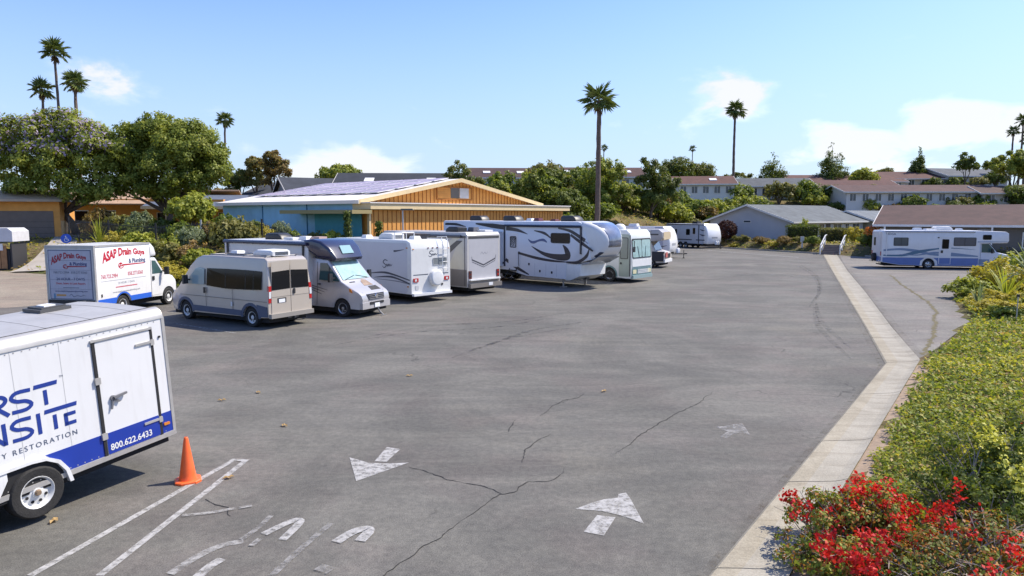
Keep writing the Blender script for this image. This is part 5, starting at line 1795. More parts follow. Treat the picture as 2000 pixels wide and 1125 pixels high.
# ---- green and white coach motorhome
def coach():
    Wd, Ht = 2.5, 3.2
    t = thing('coach_motorhome', 'flat-fronted white and sage green coach motorhome with a large windscreen', 'motorhome', (4.16, 45.2, 0), R(-40))
    x0, x1 = -5.0, 5.0
    WB = M('coach_cream', hexc('#cfd2cf'), .32, coat=.3, var=.05)
    SG = M('coach_sage', hexc('#98a396'), .35, coat=.3, var=.06)
    TEAL = M('coach_teal', hexc('#5f7f80'), .35, coat=.3, var=.06)
    fx = 3.45
    prof = [(x0, .4), (-2.6, .32)] + list(reversed(arch(-2.0, .42, .5, .32))) + [(-1.4, .32), (fx - .55, .32)] + list(reversed(arch(fx, .42, .5, .32))) + [(fx + .55, .3), (x1 - .08, .26), (x1, .4), (x1 + .02, 1.36), (x1 - .08, 2.7), (x1 - .14, 3.0), (x1 - .35, Ht), (x0 + .1, Ht), (x0, Ht - .1)]
    shell('body', prof, Wd, WB, t, bev=.11, seg=3, zmin=.6)
    S_ = sides(10.0, Wd)
    pl = S_['r']
    plate(pl, [(-4.9, .45), (-2.65, .45), (-2.6, .8), (-2.3, 1.0), (-1.7, 1.0), (-1.4, .8), (-1.35, .45), (fx - .6, .45), (fx - .55, .8), (fx - .3, 1.02), (fx - .3, 1.25), (-4.9, 1.25)], 'lower_panel', SG, t, .008)
    d = plate(pl, rrect(4.14, .38, 4.86, 2.95, .08), 'entry_door', SG, t, .016)
    window(pl, 4.22, 1.45, 4.78, 2.75, d, base=.016, gm=M('door_glass_sage', (.16, .19, .16), .08, coat=.6), r=.08)
    plate(pl, rrect(4.88, .40, 4.93, 2.9, .02), 'door_seal', PLBLK, t, .018)
    plate(pl, rrect(4.24, 1.12, 4.34, 1.24, .02), 'door_handle', PLBLK, d, .04, .016)
    m = MB()
    m.strip([pl(*p, .012) for p in arch(fx, .42, .50, .34)], [pl(*p, .012) for p in arch(fx, .42, .60, .34)])
    m.build('wheel_arch', TEAL, t)
    window(pl, -3.6, 1.6, -2.0, 2.5, t)
    window(pl, .2, 1.6, 2.6, 2.5, t)
    plate(pl, rrect(-4.8, 2.86, 4.0, 3.0, .02), 'awning_rail', TEAL, t, .05)
    pf = S_['f']
    ws = Pl((x1 + .015, 0, 1.46), (0, 1, 0), (-.07, 0, 1))
    w = plate(ws, rrect(-1.16, .02, 1.16, 1.22, .12), 'windscreen_surround', PLBLK, t, .012)
    for s_ in (-1, 1):
        plate(ws, rrect(s_ * 1.08, .08, s_ * .03, 1.14, .10), 'windscreen', SHADE, w, .006, .0125)
        MB().tube([ws(s_ * .35, .06, .03), ws(s_ * .5, .75, .03)], .014, 5).build('wiper', PLBLK, w)
    plate(pf, rrect(-1.14, .98, 1.14, 1.38, .06), 'white_band', TRIMW, t, .028)
    plate(pf, rrect(-1.14, .92, 1.14, .965, .01), 'dark_line', TEAL, t, .032)
    plate(pf, [(-1.17, .30), (1.17, .30), (1.17, .88), (-1.17, .88)], 'lower_front', TEAL, t, .028)
    g = plate(pf, rrect(-.55, .52, .95, .82, .04), 'grille', M('coach_grille', (.30, .34, .34), .4), t, .012, .028)
    for k in range(3):
        plate(pf, rrect(-.5, .57 + .08 * k, .9, .60 + .08 * k, .01), 'grille_bar', TRIMW, g, .01, .040)
    for s_ in (-1, 1):
        plate(pf, rrect(s_ * 1.10, .56, s_ * .70, .80, .05), 'headlight', M('headlight_yellowed', (.66, .62, .38), .15, coat=.6), t, .02, .028)
    MB().box((x1 + .04, 0, .36), (.16, Wd * .94, .20)).build('front_bumper', M('coach_bumper', hexc('#8ba0a0'), .4, coat=.3), t)
    for xw in (-2.0, fx):
        for sg in (-1, 1):
            wheel(t, xw, sg * (Wd / 2 - .16), .42, .26, sg, 'alloy')
        MB().box((xw, 0, .58), (.98, Wd - .08, .6)).build('wheel_well', DARKP, t)
    under(t, x0 + .2, x1 - .3, Wd - .4, .22, .5)
    dm = MB()
    dm.lathe([(.36, 0), (.36, .12), (.30, .26), (.16, .34), (.001, .36)], (3.3, .2, Ht), 'z', 20)
    dm.build('satellite_dome', TRIMW, t, 60)
    aircon(t, 2.2, 0, Ht, TRIMW, 1.0, .7, .26)
    aircon(t, -2.4, 0, Ht, TRIMW, 1.0, .7, .26)
    m = MB()
    m.tube([(x1 + .0, -Wd / 2 + .02, 2.6), (x1 + .25, -Wd / 2 - .12, 2.55), (x1 + .25, -Wd / 2 - .12, 2.2)], .025, 6)
    m.box((x1 + .25, -Wd / 2 - .12, 2.05), (.08, .16, .32))
    m.build('wing_mirror', PLBLK, t)
    return t


coach()


# ---- class C motorhomes: brown one in the row, and the blue-banded one on the drive
def brown_motorhome():
    Wd, Ht = 2.4, 3.0
    t = thing('brown_motorhome', 'grey and beige motorhome between the green coach and a white-nosed trailer', 'motorhome', (8.7, 55.6, 0), R(-28))
    x0, x1 = -4.0, 4.0
    GB = M('brown_motorhome_body', hexc('#a9a4a3'), .35, coat=.2, var=.06)
    BG = M('brown_motorhome_beige', hexc('#cdbb9c'), .4, coat=.2, var=.06)
    shell('body', [(x0, .45), (-2.4, .45)] + list(reversed(arch(-1.9, .4, .48, .45))) + [(2.3, .45), (2.3, 2.0), (3.75, 2.12), (3.95, 2.35), (3.92, 2.75), (3.6, Ht), (x0 + .1, Ht), (x0, Ht - .1)], Wd, GB, t, bev=.07, zmin=.7)
    shell('cab', [(2.2, .4), (2.5, .38)] + list(reversed(arch(2.95, .38, .44, .38))) + [(3.5, .38), (4.02, .42), (4.06, 1.0), (3.95, 1.2), (3.3, 1.36), (2.9, 2.1), (2.2, 2.14)], Wd - .3, M('brown_cab', hexc('#b9b2a8'), .35, coat=.3), t, bev=.08, zmin=.9)
    S_ = sides(8.0, Wd)
    pl = S_['r']
    window(pl, .4, 1.45, 2.1, 2.15, t)
    window(pl, -2.6, 1.45, -1.0, 2.15, t)
    d = plate(pl, rrect(-.6, .5, .15, 2.4, .08), 'entry_door', GB, t, .014)
    window(pl, -.45, 1.5, 0, 2.1, d, base=.014)
    plate(pl, rrect(-3.8, 2.55, 3.6, 2.66, .02), 'dark_band', M('brown_band', (.06, .055, .055), .4), t, .02)
    MB().tube([pl(-3.5, 2.86, .08), pl(3.0, 2.86, .08)], .06, 8).build('awning', M('awning_grey', (.35, .35, .36), .6), t)
    MB().extr([(3.28, -.96, 1.38), (3.28, .96, 1.38), (2.96, .9, 2.06), (2.96, -.9, 2.06)], (.03, 0, .015)).build('windscreen', M('windscreen_brown', (.07, .05, .03), .06, coat=.6), t)
    plate(Pl((3.945, 0, 0), (0, 1, 0), (0, 0, 1)), rrect(-1.0, 2.2, 1.0, 2.8, .1), 'brow_panel', BG, t, .02)
    MB().box((4.06, 0, .55), (.12, Wd - .3, .24)).build('front_bumper', TRIMW, t)
    MB().box((4.07, 0, .95), (.05, 1.2, .3)).build('grille', PLBLK, t)
    plate(Pl((4.08, 0, 0), (0, 1, 0), (0, 0, 1)), rrect(-.9, .82, -.35, 1.22, .1), 'red_cover', M('red_cover', (.45, .12, .10), .6, var=.2), t, .06)
    for xw, o in ((-1.9, .16), (2.95, .3)):
        for sg in (-1, 1):
            wheel(t, xw, sg * (Wd / 2 - o), .38, .26, sg)
    MB().box((3.55, -.95, .9), (.9, .34, .75)).build('dark_wing_cover', M('wing_cover_navy', hexc('#23262f'), .5), t)
    under(t, x0 + .2, 3.8, Wd - .4, .2, .5)
    aircon(t, -1, 0, Ht, TRIMW)
    vent(t, 1.5, 0, Ht)
    return t


brown_motorhome()


def nosed_trailer(label, loc, yaw, body_col, L=7.0, dark=True, nose='#e8e8e6', cat='travel trailer', word=None):
    Wd, Ht, B = 2.4, 3.0, .55
    t = thing('travel_trailer', label, cat, loc, R(yaw))
    x0, x1 = -L / 2, L / 2
    SB = M('trailer_body_' + body_col, hexc(body_col), .35, coat=.25, var=.05)
    NS = M('trailer_nose_' + nose, hexc(nose), .28, coat=.4, var=.03)
    DK = M('trailer_dark_band', hexc('#474b55'), .4)
    prof = [(x0, B), (-1.4, B)] + list(reversed(arch(-.95, .33, .42, B))) + list(reversed(arch(-.05, .33, .42, B))) + [(.4, B), (x1 - .7, B), (x1 - .7, Ht), (x0 + .1, Ht), (x0, Ht - .1)]
    shell('body', prof, Wd, SB, t, bev=.06, seg=2, zmin=.7)
    shell('nose', [(x1 - .72, B), (x1 - .15, B), (x1, .9), (x1 + .02, 1.5), (x1 - .1, 2.1), (x1 - .35, 2.7), (x1 - .72, Ht + .02)], Wd + .01, NS, t, bev=.12, seg=3)
    S_ = sides(L, Wd)
    pl = S_['r']
    if dark:
        plate(pl, rrect(x0 + .05, .95, x1 - .5, 1.08, .01), 'dark_band', DK, t, .006)
        plate(pl, rrect(x0 + .05, 2.86, x1 - .7, 2.96, .01), 'roof_band', DK, t, .03)
        window(pl, .0, 1.6, .65, 2.35, t, r=.1)
        d = plate(pl, rrect(1.0, .7, 1.7, 2.65, .08), 'entry_door', SB, t, .014)
        window(pl, 1.15, 1.75, 1.55, 2.5, d, base=.014)
        plate(pl, rrect(2.05, .6, 2.2, 2.9, 0), 'dark_pillar', DK, t, .02)
        swoosh(pl, [(2.3, 2.35), (2.7, 2.22), (3.1, 2.2)], [.05, .16, .04], 'swoosh_graphic', DK, t)
        swoosh(pl, [(2.3, 1.72), (2.8, 1.6), (3.2, 1.62)], [.05, .2, .05], 'swoosh_graphic', DK, t)
        window(pl, -3.0, 1.6, -1.6, 2.3, t)
        MB().box((.6, 0, Ht + .15), (.9, .7, .28), taper=.85).build('roof_air_conditioner', PLBLK, t)
    else:
        for k in range(3):
            swoosh(pl, [(x1 - 1.9, 2.3 - .65 * k), (x1 - 1.0, 2.36 - .65 * k), (x1 - .25, 2.46 - .62 * k)], [.22, .12, .02], 'swoosh_graphic', DK, t, .008)
        window(pl, -1.2, 1.5, .4, 2.2, t)
        MB().box((-.6, 0, Ht + .13), (.9, .7, .25), taper=.85).build('roof_air_conditioner', TRIMW, t)
        MB().tube([pl(-3, 2.85, .06), pl(2, 2.85, .06)], .06, 8).build('awning', TRIMW, t)
    pf = Pl((x1 + .02, 0, 0), (0, 1, 0), (0, 0, 1))
    plate(pf, rrect(-.5, 1.22, .5, 1.42, .03), 'name_badge', M('badge_grey', (.35, .36, .38), .4), t, .01)
    for s_ in (-1, 1):
        for xw in (-.95, -.05):
            wheel(t, xw, s_ * (Wd / 2 - .14), .33, .2, s_)
    MB().box((-.5, 0, .52), (1.75, Wd - .1, .4)).build('wheel_well', DARKP, t)
    under(t, x0 + .2, x1 - .3, Wd - .4, .3, .58)
    coupler(t, x1, .42)
    propane(t, x1 + .42, 0, .48)
    return t


nosed_trailer('grey travel trailer with a bright white nose and twin gas bottles on its drawbar', (12.6, 67.6, 0), -32, '#b9bac2', dark=False)
nosed_trailer('white travel trailer with dark windows parked before the grey gabled house', (23.1, 87.4, 0), -58.7, '#c4c6cb', L=7.2)


def drive_motorhome():
    Wd, Ht, L = 2.44, 2.92, 8.96
    t = thing('drive_motorhome', 'white motorhome with blue lower band parked alone on the side drive', 'motorhome', (33.13, 52.92, 0), R(-11.5))
    x0 = -4.48
    WB = M('drive_motorhome_white', hexc('#d7d6d6'), .34, coat=.25, var=.05, grime=.08)
    BL = M('drive_motorhome_blue', hexc('#5a72a8'), .36, coat=.25, var=.08)
    SL = M('drive_motorhome_slate', hexc('#7487a0'), .36, coat=.2)
    TL = M('drive_motorhome_teal', hexc('#4f6f85'), .36, coat=.2)
    fx, rx = 3.55, -1.15
    shell('body', [(x0, .50), (-3.2, .30), (rx - .6, .26)] + list(reversed(arch(rx, .36, .45, .26))) + [(rx + .6, .26), (2.25, .28), (2.25, 1.98), (4.12, 2.02), (4.22, 2.2), (4.18, 2.72), (3.95, Ht - .06), (2.4, Ht), (x0 + .08, Ht), (x0, Ht - .1)], Wd, WB, t, bev=.07, seg=2, zmin=.6)
    CB = M('drive_cab', hexc('#c9ccd4'), .33, coat=.3)
    shell('cab', [(2.2, .30), (fx - .5, .32)] + list(reversed(arch(fx, .36, .44, .32))) + [(fx + .5, .34), (4.42, .42), (4.48, .9), (4.40, 1.08), (4.2, 1.16), (3.52, 1.32), (2.95, 2.02), (2.2, 2.03)], Wd - .24, CB, t, bev=.09, seg=3, zmin=.9)
    S_ = sides(L, Wd)
    for key, sg in (('r', 1), ('l', -1)):
        pl = S_[key]
        f = lambda pts: [(sg * a, b) for a, b in pts][::sg]
        plate(pl, f([(-4.40, .52), (-3.2, .32), (rx - .62, .28), (rx - .58, .62), (rx - .3, .86), (-4.40, .86)]), 'blue_skirt', BL, t, .007)
        plate(pl, f([(rx + .62, .28), (2.22, .30), (2.22, .86), (rx + .3, .86), (rx + .58, .62)]), 'blue_skirt', BL, t, .007)
        window(pl, sg * -3.67, 1.75, sg * -2.64, 2.39, t, r=.07, split=(sg * -3.14,), gm=M('coach_pane', (.09, .10, .12), .08, coat=.5))
        if sg > 0:
            window(pl, .49, 1.78, 2.01, 2.42, t, r=.07, split=(1.24,), gm=M('coach_pane'))
            d = plate(pl, rrect(-.46, .38, .33, 2.46, .06), 'entry_door', WB, t, .010)
            plate(pl, rrect(-.44, .40, .31, .86, .02), 'door_blue_panel', BL, d, .004, .0105)
            window(pl, -.30, 1.56, .17, 2.28, d, base=.0105, r=.06)
            for a in (-.47, .33):
                plate(pl, rrect(a - .014, .38, a + .014, 2.46, 0), 'door_frame', TRIMW, t, .016)
            plate(pl, rrect(-.36, 1.24, -.22, 1.44, .02), 'door_handle', PLBLK, d, .04, .01)
            plate(pl, rrect(-.62, 2.36, -.52, 2.44, .02), 'porch_light', PLBLK, t, .05)
        window(pl, sg * 2.44, 2.26, sg * 3.03, 2.63, t, r=.08)
        plate(pl, f([(2.1, 2.06), (4.1, 2.09), (4.1, 2.13), (2.1, 2.13)]), 'brow_line', SL, t, .006)
        plate(pl, f([(-4.4, .89), (2.2, .89), (2.2, .94), (-4.4, .94)]), 'white_rail', TRIMW, t, .02)
        for k, (sp_, wd, mt) in enumerate(([([(-4.35, 1.40), (-3.2, 1.50), (-2.0, 1.36), (-.9, 1.12), (.4, 1.05), (2.2, .98)], [.14, .16, .22, .16, .12, .03], SL), ([(-4.35, 1.02), (-3.1, 1.02), (-2.0, 1.28), (-.8, 1.52), (.2, 1.62), (2.0, 1.50)], [.10, .16, .26, .12, .07, .01], TL), ([(-3.2, 1.1), (-2.0, 1.06), (-.8, 1.25), (.5, 1.18), (2.2, 1.02)], [.02, .08, .14, .16, .05], SL)])):
            swoosh(pl, [(sg * a, b) for a, b in sp_], wd, 'swoosh_graphic', mt, t, .006 + .0015 * k)
    pl = S_['r']
    text(pl, 'TIOGA', -4.25, 2.58, .22, M('drive_motorhome_letters', (.08, .08, .09), .4), t, xs=1.05, bold=.01)
    pc = Pl((0, -(Wd - .24) / 2, 0), (1, 0, 0), (0, 0, 1))
    w = plate(pc, [(2.46, 1.30), (3.38, 1.30), (3.30, 1.50), (2.92, 1.94), (2.46, 1.94)], 'cab_window', GLASSG, t, .02)
    plate(pc, rrect(2.40, .44, 2.415, 1.95, 0), 'door_seam', M('seam_dark'), t, .006)
    plate(pc, [(2.25, .36), (3.0, .38), (3.02, .78), (2.25, .80)], 'cab_stripe', SL, t, .006)
    mirror_arm(t, 3.05, -(Wd - .24) / 2, 1.4, -1)
    MB().extr([(3.56, -.95, 1.34), (3.56, .95, 1.34), (3.02, .9, 1.99), (3.02, -.9, 1.99)], (.03, 0, .02)).build('windscreen', GLASS, t)
    MB().box((4.46, 0, .50), (.14, Wd - .3, .2)).build('front_bumper', CHROME, t)
    MB().box((4.47, 0, .82), (.05, 1.3, .26)).build('grille', PLBLK, t)
    for s_ in (-1, 1):
        MB().box((4.46, s_ * .85, .82), (.06, .3, .2)).build('headlight', CLEAR, t)
        wheel(t, rx, s_ * (Wd / 2 - .17), .36, .28, s_, 'alloy')
        wheel(t, fx, s_ * (Wd / 2 - .26), .36, .24, s_, 'alloy')
    for xw in (rx, fx):
        MB().box((xw, 0, .54), (.86, Wd - .3, .5)).build('wheel_well', DARKP, t)
    under(t, x0 + .3, 4.2, Wd - .4, .2, .5)
    pb = S_['b']
    window(pb, -.70, 1.72, -.30, 2.36, t, r=.05)
    plate(pb, rrect(-1.18, .55, 1.18, .90, .03), 'tail_band', BL, t, .006)
    sp = MB()
    sp.lathe([(.33, 0), (.34, -.04), (.34, -.18), (.30, -.22), (.001, -.23)], pb(-.25, .80, 0), 'x', 24)
    sp.build('spare_wheel', TYRE, t, 50)
    MB().box((x0 - .10, 0, .46), (.18, Wd * .96, .14)).build('rear_bumper', CHROME, t)
    ladder(t, pb, .75, 1.0, 2.8)
    for s_ in (-1, 1):
        tlight(pb, s_ * 1.12, .98, s_ * .98, 1.3, t)
    MB().tube([S_['r'](-4.3, 2.86, .05), S_['r'](1.9, 2.86, .05)], .05, 8).build('awning', SL, t)
    for a in (-4.15,):
        plate(pl, rrect(a - .03, 1.0, a + .03, 2.82, .01), 'awning_arm', TRIMW, t, .05)
    aircon(t, .1, 0, Ht, TRIMW, 1.3, .75, .30)
    vent(t, -1.6, .2, Ht, None, .6, .16)
    vent(t, -.9, -.3, Ht, None, .8, .10)
    vent(t, 1.3, .1, Ht, None, .45, .12)
    MB().box((3.0, 0, Ht + .05), (.7, .6, .1)).build('roof_hatch', PLBLK, t)
    return t


drive_motorhome()


# ------------------------------------------------------------------ buildings
def quad_roof(parent, name, pts, th, mat):
    """a roof slab of thickness th below four corner points"""
    n = (Vector(pts[1]) - Vector(pts[0])).cross(Vector(pts[2]) - Vector(pts[0])).normalized()
    if n.z < 0:
        n = -n
    return MB().extr([Vector(p) for p in pts], -n * th).build(name, mat, parent)


def hall():
    t = thing('hall', 'long orange board-clad hall with blue side wall and low gabled roof', 'building', (-10.65, 47.7, 0), math.atan2(.79, .61))
    ORG = M('hall_orange_boards', hexc('#d6974a'), .8, var=.16, vs=1.5, bump=.1)
    BLU = M('hall_blue_wall', hexc('#93c0d8'), .75, var=.16, vs=.7)
    TEAL = M('hall_teal', hexc('#4f9aa8'), .75, var=.1)
    CRM = M('hall_cream_trim', hexc('#d8c193'), .7, var=.08)
    ROOF = M('hall_pale_roof', (.68, .64, .60), .6, var=.12, vs=.8)
    z0, ze, za, wd, dp, ax = .6, 5.2, 7.0, 21.0, 17.5, 10.1
    # body: gable prism
    m = MB()
    m.extr([(0, 0, z0), (wd, 0, z0), (wd, 0, ze - .1), (ax, 0, za - .1), (0, 0, ze - .1)], (0, dp, 0))
    m.build('gable_wall', ORG, t)
    MB().box((-.03, dp / 2, (z0 + ze - .1) / 2), (.06, dp - .02, ze - z0 - .1)).build('side_wall', BLU, t)
    for y in (5.8, 11.6):
        MB().box((-.08, y, 3), (.05, .08, 4.2)).build('wall_joint', M('hall_joint', hexc('#3d6f8c'), .8), t)
    b = MB()
    x = .35
    while x < wd - .2:
        zt = (ze + (za - ze) * x / ax if x < ax else ze + (za - ze) * (wd - x) / (wd - ax)) - .12
        b.box((x, -.02, (4.9 + zt) / 2), (.05, .04, zt - 4.9))
        x += .42
    b.build('gable_battens', M('hall_batten', hexc('#a06426'), .8, var=.1), t)['kind'] = 'stuff'
    # projecting lower front
    MB().box((12.1, -.55, 2.5), (23.8, 1.1, 3.9)).build('front_wall', ORG, t)
    b = MB()
    x = .4
    while x < 23.8:
        b.box((x, -1.115, 2.5), (.05, .03, 3.85))
        x += .42
    b.build('front_battens', M('hall_batten'), t)['kind'] = 'stuff'
    f = MB()
    f.box((12.2, -.55, 4.70), (24.8, 1.9, .40))
    f.build('canopy', CRM, t)
    MB().box((12.2, -.55, 4.94), (25.0, 2.05, .08)).build('canopy_roof', ROOF, t)
    MB().box((-.95, 2.6, 4.32), (1.7, 8.2, .26)).build('side_canopy', M('hall_khaki', hexc('#9a8b5e'), .75), t)
    MB().box((-.10, 2.2, 2.6), (.08, 5.2, 3.2)).build('teal_panel', TEAL, t)
    MB().box((.02, -1.05, 2.4), (.16, .22, 3.8)).build('corner_board', CRM, t)
    # roof slabs, bargeboards
    ov, oe = .55, .45
    sl = (za - ze) / ax
    sr = (za - ze) / (wd - ax)
    quad_roof(t, 'roof_slope', [(-oe, -ov, ze - sl * oe), (ax, -ov, za), (ax, dp + .4, za), (-oe, dp + .4, ze - sl * oe)], .16, ROOF)
    quad_roof(t, 'roof_slope', [(ax + .004, -ov, za - .002), (wd + oe, -ov, ze - sr * oe), (wd + oe, dp + .4, ze - sr * oe), (ax + .004, dp + .4, za - .002)], .16, ROOF)
    for a, c in (((-oe - .02, ze - sl * oe), (ax, za)), ((ax, za), (wd + oe, ze - sr * oe))):
        MB().extr([(a[0], -ov - .05, a[1] + .03), (c[0], -ov - .05, c[1] + .03), (c[0], -ov - .05, c[1] - .27), (a[0], -ov - .05, a[1] - .27)], (0, .05, 0)).build('bargeboard', CRM, t)
    MB().box((-oe - .03, dp / 2 - .1, ze - sl * oe - .12), (.06, dp + 1, .24)).build('eaves_board', M('hall_eave_white', (.72, .68, .62), .6), t)
    # gable opening: louvre and white shutter
    pl = Pl((0, 0, 0), (1, 0, 0), (0, 0, 1))
    fr = window(pl, 7.7, 5.30, 11.9, 6.36, t, r=.0, frame=.09, fm=M('hall_batten'), gm=ORG, d=.08, name='gable_window')
    plate(pl, rrect(9.35, 5.45, 10.35, 6.3, 0), 'dark_pane', M('gable_pane', (.10, .08, .07), .2, coat=.3), fr, .02, .045)
    plate(pl, rrect(10.4, 5.45, 11.5, 6.3, 0), 'white_shutter', M('shutter_white', (.55, .54, .52), .6, var=.1), fr, .03, .045)
    for k in range(5):
        plate(pl, rrect(7.85, 5.48 + .17 * k, 9.2, 5.58 + .17 * k, 0), 'louvre_slat', ORG, fr, .03, .045)
    # rows of solar panels on the near slope
    PV = M('solar_panel_violet', hexc('#a592a0'), .45, coat=.15, var=.35, vs=.5)
    PF = M('solar_frame', (.75, .74, .74), .4)
    tl = math.atan(sl)
    up = Vector((math.cos(tl), 0, math.sin(tl)))
    nn = Vector((-math.sin(tl), 0, math.cos(tl)))
    for r_ in range(4):
        for c_ in range(9):
            o = Vector((2.3 + r_ * 1.95, .6 + c_ * 1.78, 0))
            o.z = ze + sl * o.x + .10
            P_ = Pl(o, Vector((0, -1, 0)), up)
            pn = MB().extr([P_(a, b, 0) for a, b in ((0, 0), (0, 1.7), (-1.62, 1.7), (-1.62, 0))], P_.n * .05).build('solar_panel', PF, t)
            MB().extr([P_(a, b, .051) for a, b in ((-.05, .05), (-.05, 1.65), (-1.57, 1.65), (-1.57, .05))], P_.n * .006).build('cells', PV, pn)
    return t


hall()


HB = 'houses along the top of the slope'


def house(label, loc, yaw, L, D, wall, rise, roofc, wallc, name='house', wins=(), gwins=(), skylights=0, ov=.5, group=None, base=3.0, door=None, posts=0, side=-1, trim='#d9d4cc', hip=None):
    """gabled house, ridge along local x, front wall at local y = -D/2; wins = (x0, x1, z0, z1) on the front"""
    t = thing(name, label, 'house', loc, R(yaw), group)
    if group == HB:
        rise *= .78
    RF = M('roof_' + roofc, tuple(c * k for c, k in zip(hexc(roofc), (.36, .42, .45))), .9, var=.30, vs=.9, bump=.5, bs=7)
    WL = M('wall_' + wallc, hexc(wallc), .8, var=.06, vs=.8)
    TR = M('trim_' + trim, hexc(trim), .6, var=.04)
    m = MB()
    for s_ in (0,):
        m.extr([(-L / 2, -D / 2, -base), (-L / 2, D / 2, -base), (-L / 2, D / 2, wall), (-L / 2, 0, wall + rise - .04), (-L / 2, -D / 2, wall)], (L, 0, 0))
    m.build('wall', WL, t)
    sl = rise / (D / 2)
    for s_ in (-1, 1):
        r = quad_roof(t, 'roof', [(-L / 2 - ov, s_ * .002, wall + rise + .06), (L / 2 + ov, s_ * .002, wall + rise + .06), (L / 2 + ov, s_ * (D / 2 + ov), wall + .06 - sl * ov), (-L / 2 - ov, s_ * (D / 2 + ov), wall + .06 - sl * ov)], .10, RF)
        MB().box((0, s_ * (D / 2 + ov + .02), wall - .02 - sl * ov), (L + 2 * ov, .04, .2)).build('gutter_board', TR, t)
        if s_ == -1:
            for k in range(skylights):
                x = -L / 2 + L * (k + .5) / skylights
                y = -D / 2 * .55
                z = wall + rise + .06 + sl * y
                MB().extr([(x - .6, y - .55, z - sl * .55 + .03), (x + .6, y - .55, z - sl * .55 + .03), (x + .6, y + .55, z + sl * .55 + .03), (x - .6, y + .55, z + sl * .55 + .03)], (0, 0, .1)).build('skylight', M('skylight_white', (.75, .74, .72), .4), t)
        for e in (-1, 1):
            x = e * (L / 2 + ov + .02)
            MB().extr([(x, 0, wall + rise + .08), (x, s_ * (D / 2 + ov), wall + .08 - sl * ov), (x, s_ * (D / 2 + ov), wall - .16 - sl * ov), (x, 0, wall + rise - .16)], (e * .04, 0, 0)).build('bargeboard', TR, t)
    pf = Pl((0, -D / 2, 0), (1, 0, 0), (0, 0, 1))
    for w in wins:
        o = window(pf, *(w[0], w[2], w[1], w[3]), t, r=0, frame=.09, fm=TR, gm=M('house_pane', (.05, .06, .07), .1, coat=.5), d=.06, split=((w[0] + w[1]) / 2,) if w[1] - w[0] > 1 else ())
    pg = Pl((-L / 2, 0, 0), (0, -1, 0), (0, 0, 1))
    for w in gwins:
        window(pg, w[0], w[2], w[1], w[3], t, r=0, frame=.07, fm=TR, gm=M('house_pane'), d=.05)
    if door:
        plate(pf, rrect(door[0], 0, door[1], 2.05, 0), 'door', M('door_dark', hexc('#3f2f2a'), .5), t, .05)
    for k in range(posts):
        x = -L / 2 + .4 + (L - .8) * k / max(1, posts - 1)
        MB().box((x, -D / 2 - ov + .1, (wall - .2) / 2), (.14, .14, wall - .2)).build('porch_post', TR, t)
    return t


# grey gabled house beyond the lot
gz = .9
house('pale grey house with a plain gable wall beyond the far kerb', (38.2, 94.8, gz), 39.7, 20, 11.5, 2.55, 1.95, '#8f8c8a', '#b8b8bb', wins=[(-8.2, -7.2, .6, 2.0), (-5.6, -3.6, .7, 2.1), (-2.9, -1.4, .7, 2.1), (1.0, 3.4, .6, 2.1), (4.4, 5.6, .6, 2.1), (6.6, 8.8, .6, 2.1)], gwins=[(-.75, .35, 2.2, 2.55)], door=(-1.0, .2), ov=.7)
house('low house with a sunlit pale grey roof to the right of the plain gable house', (53.2, 103.2, .6), 39.7, 12, 11, 2.2, 1.9, '#a19fa2', '#b9b4a8', wins=[(-4, -2.4, .6, 1.9), (-1, 1, .6, 1.9), (2.5, 4.2, .6, 1.9)], ov=.6)
# brown-roofed building behind the drive
house('long low building with a red-brown shingle roof and white eaves behind the parked drive motorhome', (49.9, 63.9, .4), -34.8, 26, 13, 2.9, 1.75, '#7a5248', '#6b665f', wins=[(-11.5, -9.5, .8, 2.2), (-7, -5, .8, 2.2), (-2, 0, .8, 2.2), (3, 5, .8, 2.2)], posts=7, ov=.6, trim='#e6e2dc')


def row_wins(L, n, z0=.7, z1=2.0, w=1.3):
    return [(-L / 2 + L * (k + .5) / n - w / 2, -L / 2 + L * (k + .5) / n + w / 2, z0, z1) for k in range(n)]


HB = 'houses along the top of the slope'
house('brown-roofed terrace behind the dark conifers above the hall', (1.2, 119, 8.0), 4, 17, 11, 2.3, 2.3, '#6e4840', '#c3c6c9', wins=row_wins(17, 7), skylights=3, group=HB)
house('brown-roofed terrace with blue-white wall behind the tall single palm', (13.6, 114, 7.7), 3, 14.5, 10, 2.5, 2.1, '#74493f', '#c9d2d8', wins=row_wins(14.5, 7, .8, 2.1, 1.2), skylights=3, group=HB)
house('terrace with a terracotta roof and white wall above the leafy bank', (31.5, 121, 7.0), -8, 13, 9, 2.4, 1.8, '#8a5546', '#d3d0c9', wins=row_wins(13, 7, .7, 2.0, 1.1), skylights=2, group=HB)
house('terrace with a long plain grey roof facing the grey gabled house', (45.3, 127, 6.9), -4, 17, 9, 2.4, 1.9, '#7d7a7a', '#d2cfc8', wins=row_wins(17, 9, .6, 2.0, 1.1), group=HB)
house('white gable-ended cottage joined to the long grey-roofed terrace', (36.4, 124.5, 7.0), 86, 9, 6, 2.5, 1.4, '#918d8b', '#d6d3cb', gwins=[(-1.6, -.5, .8, 2.0), (.5, 1.6, .8, 2.0)], group=HB)
house('terrace with a reddish-brown roof right of the long grey roof', (61.5, 127, 6.6), -2, 15, 9, 2.4, 1.8, '#855146', '#d2ccc3', wins=row_wins(15, 8, .6, 2.0, 1.1), group=HB)
house('upper red roof peeping over the reddish-brown terrace', (71, 150, 9.0), 0, 24, 9, 2.2, 1.9, '#8f5a4c', '#cfc9c0', wins=row_wins(24, 8), group=HB)
house('long terrace with weathered brown roof directly above the red-brown shingle building', (66.5, 116, 5.7), -3, 24, 10, 2.2, 1.5, '#80544a', '#cdc8c0', wins=row_wins(24, 12, .6, 1.9, 1.1), group=HB)
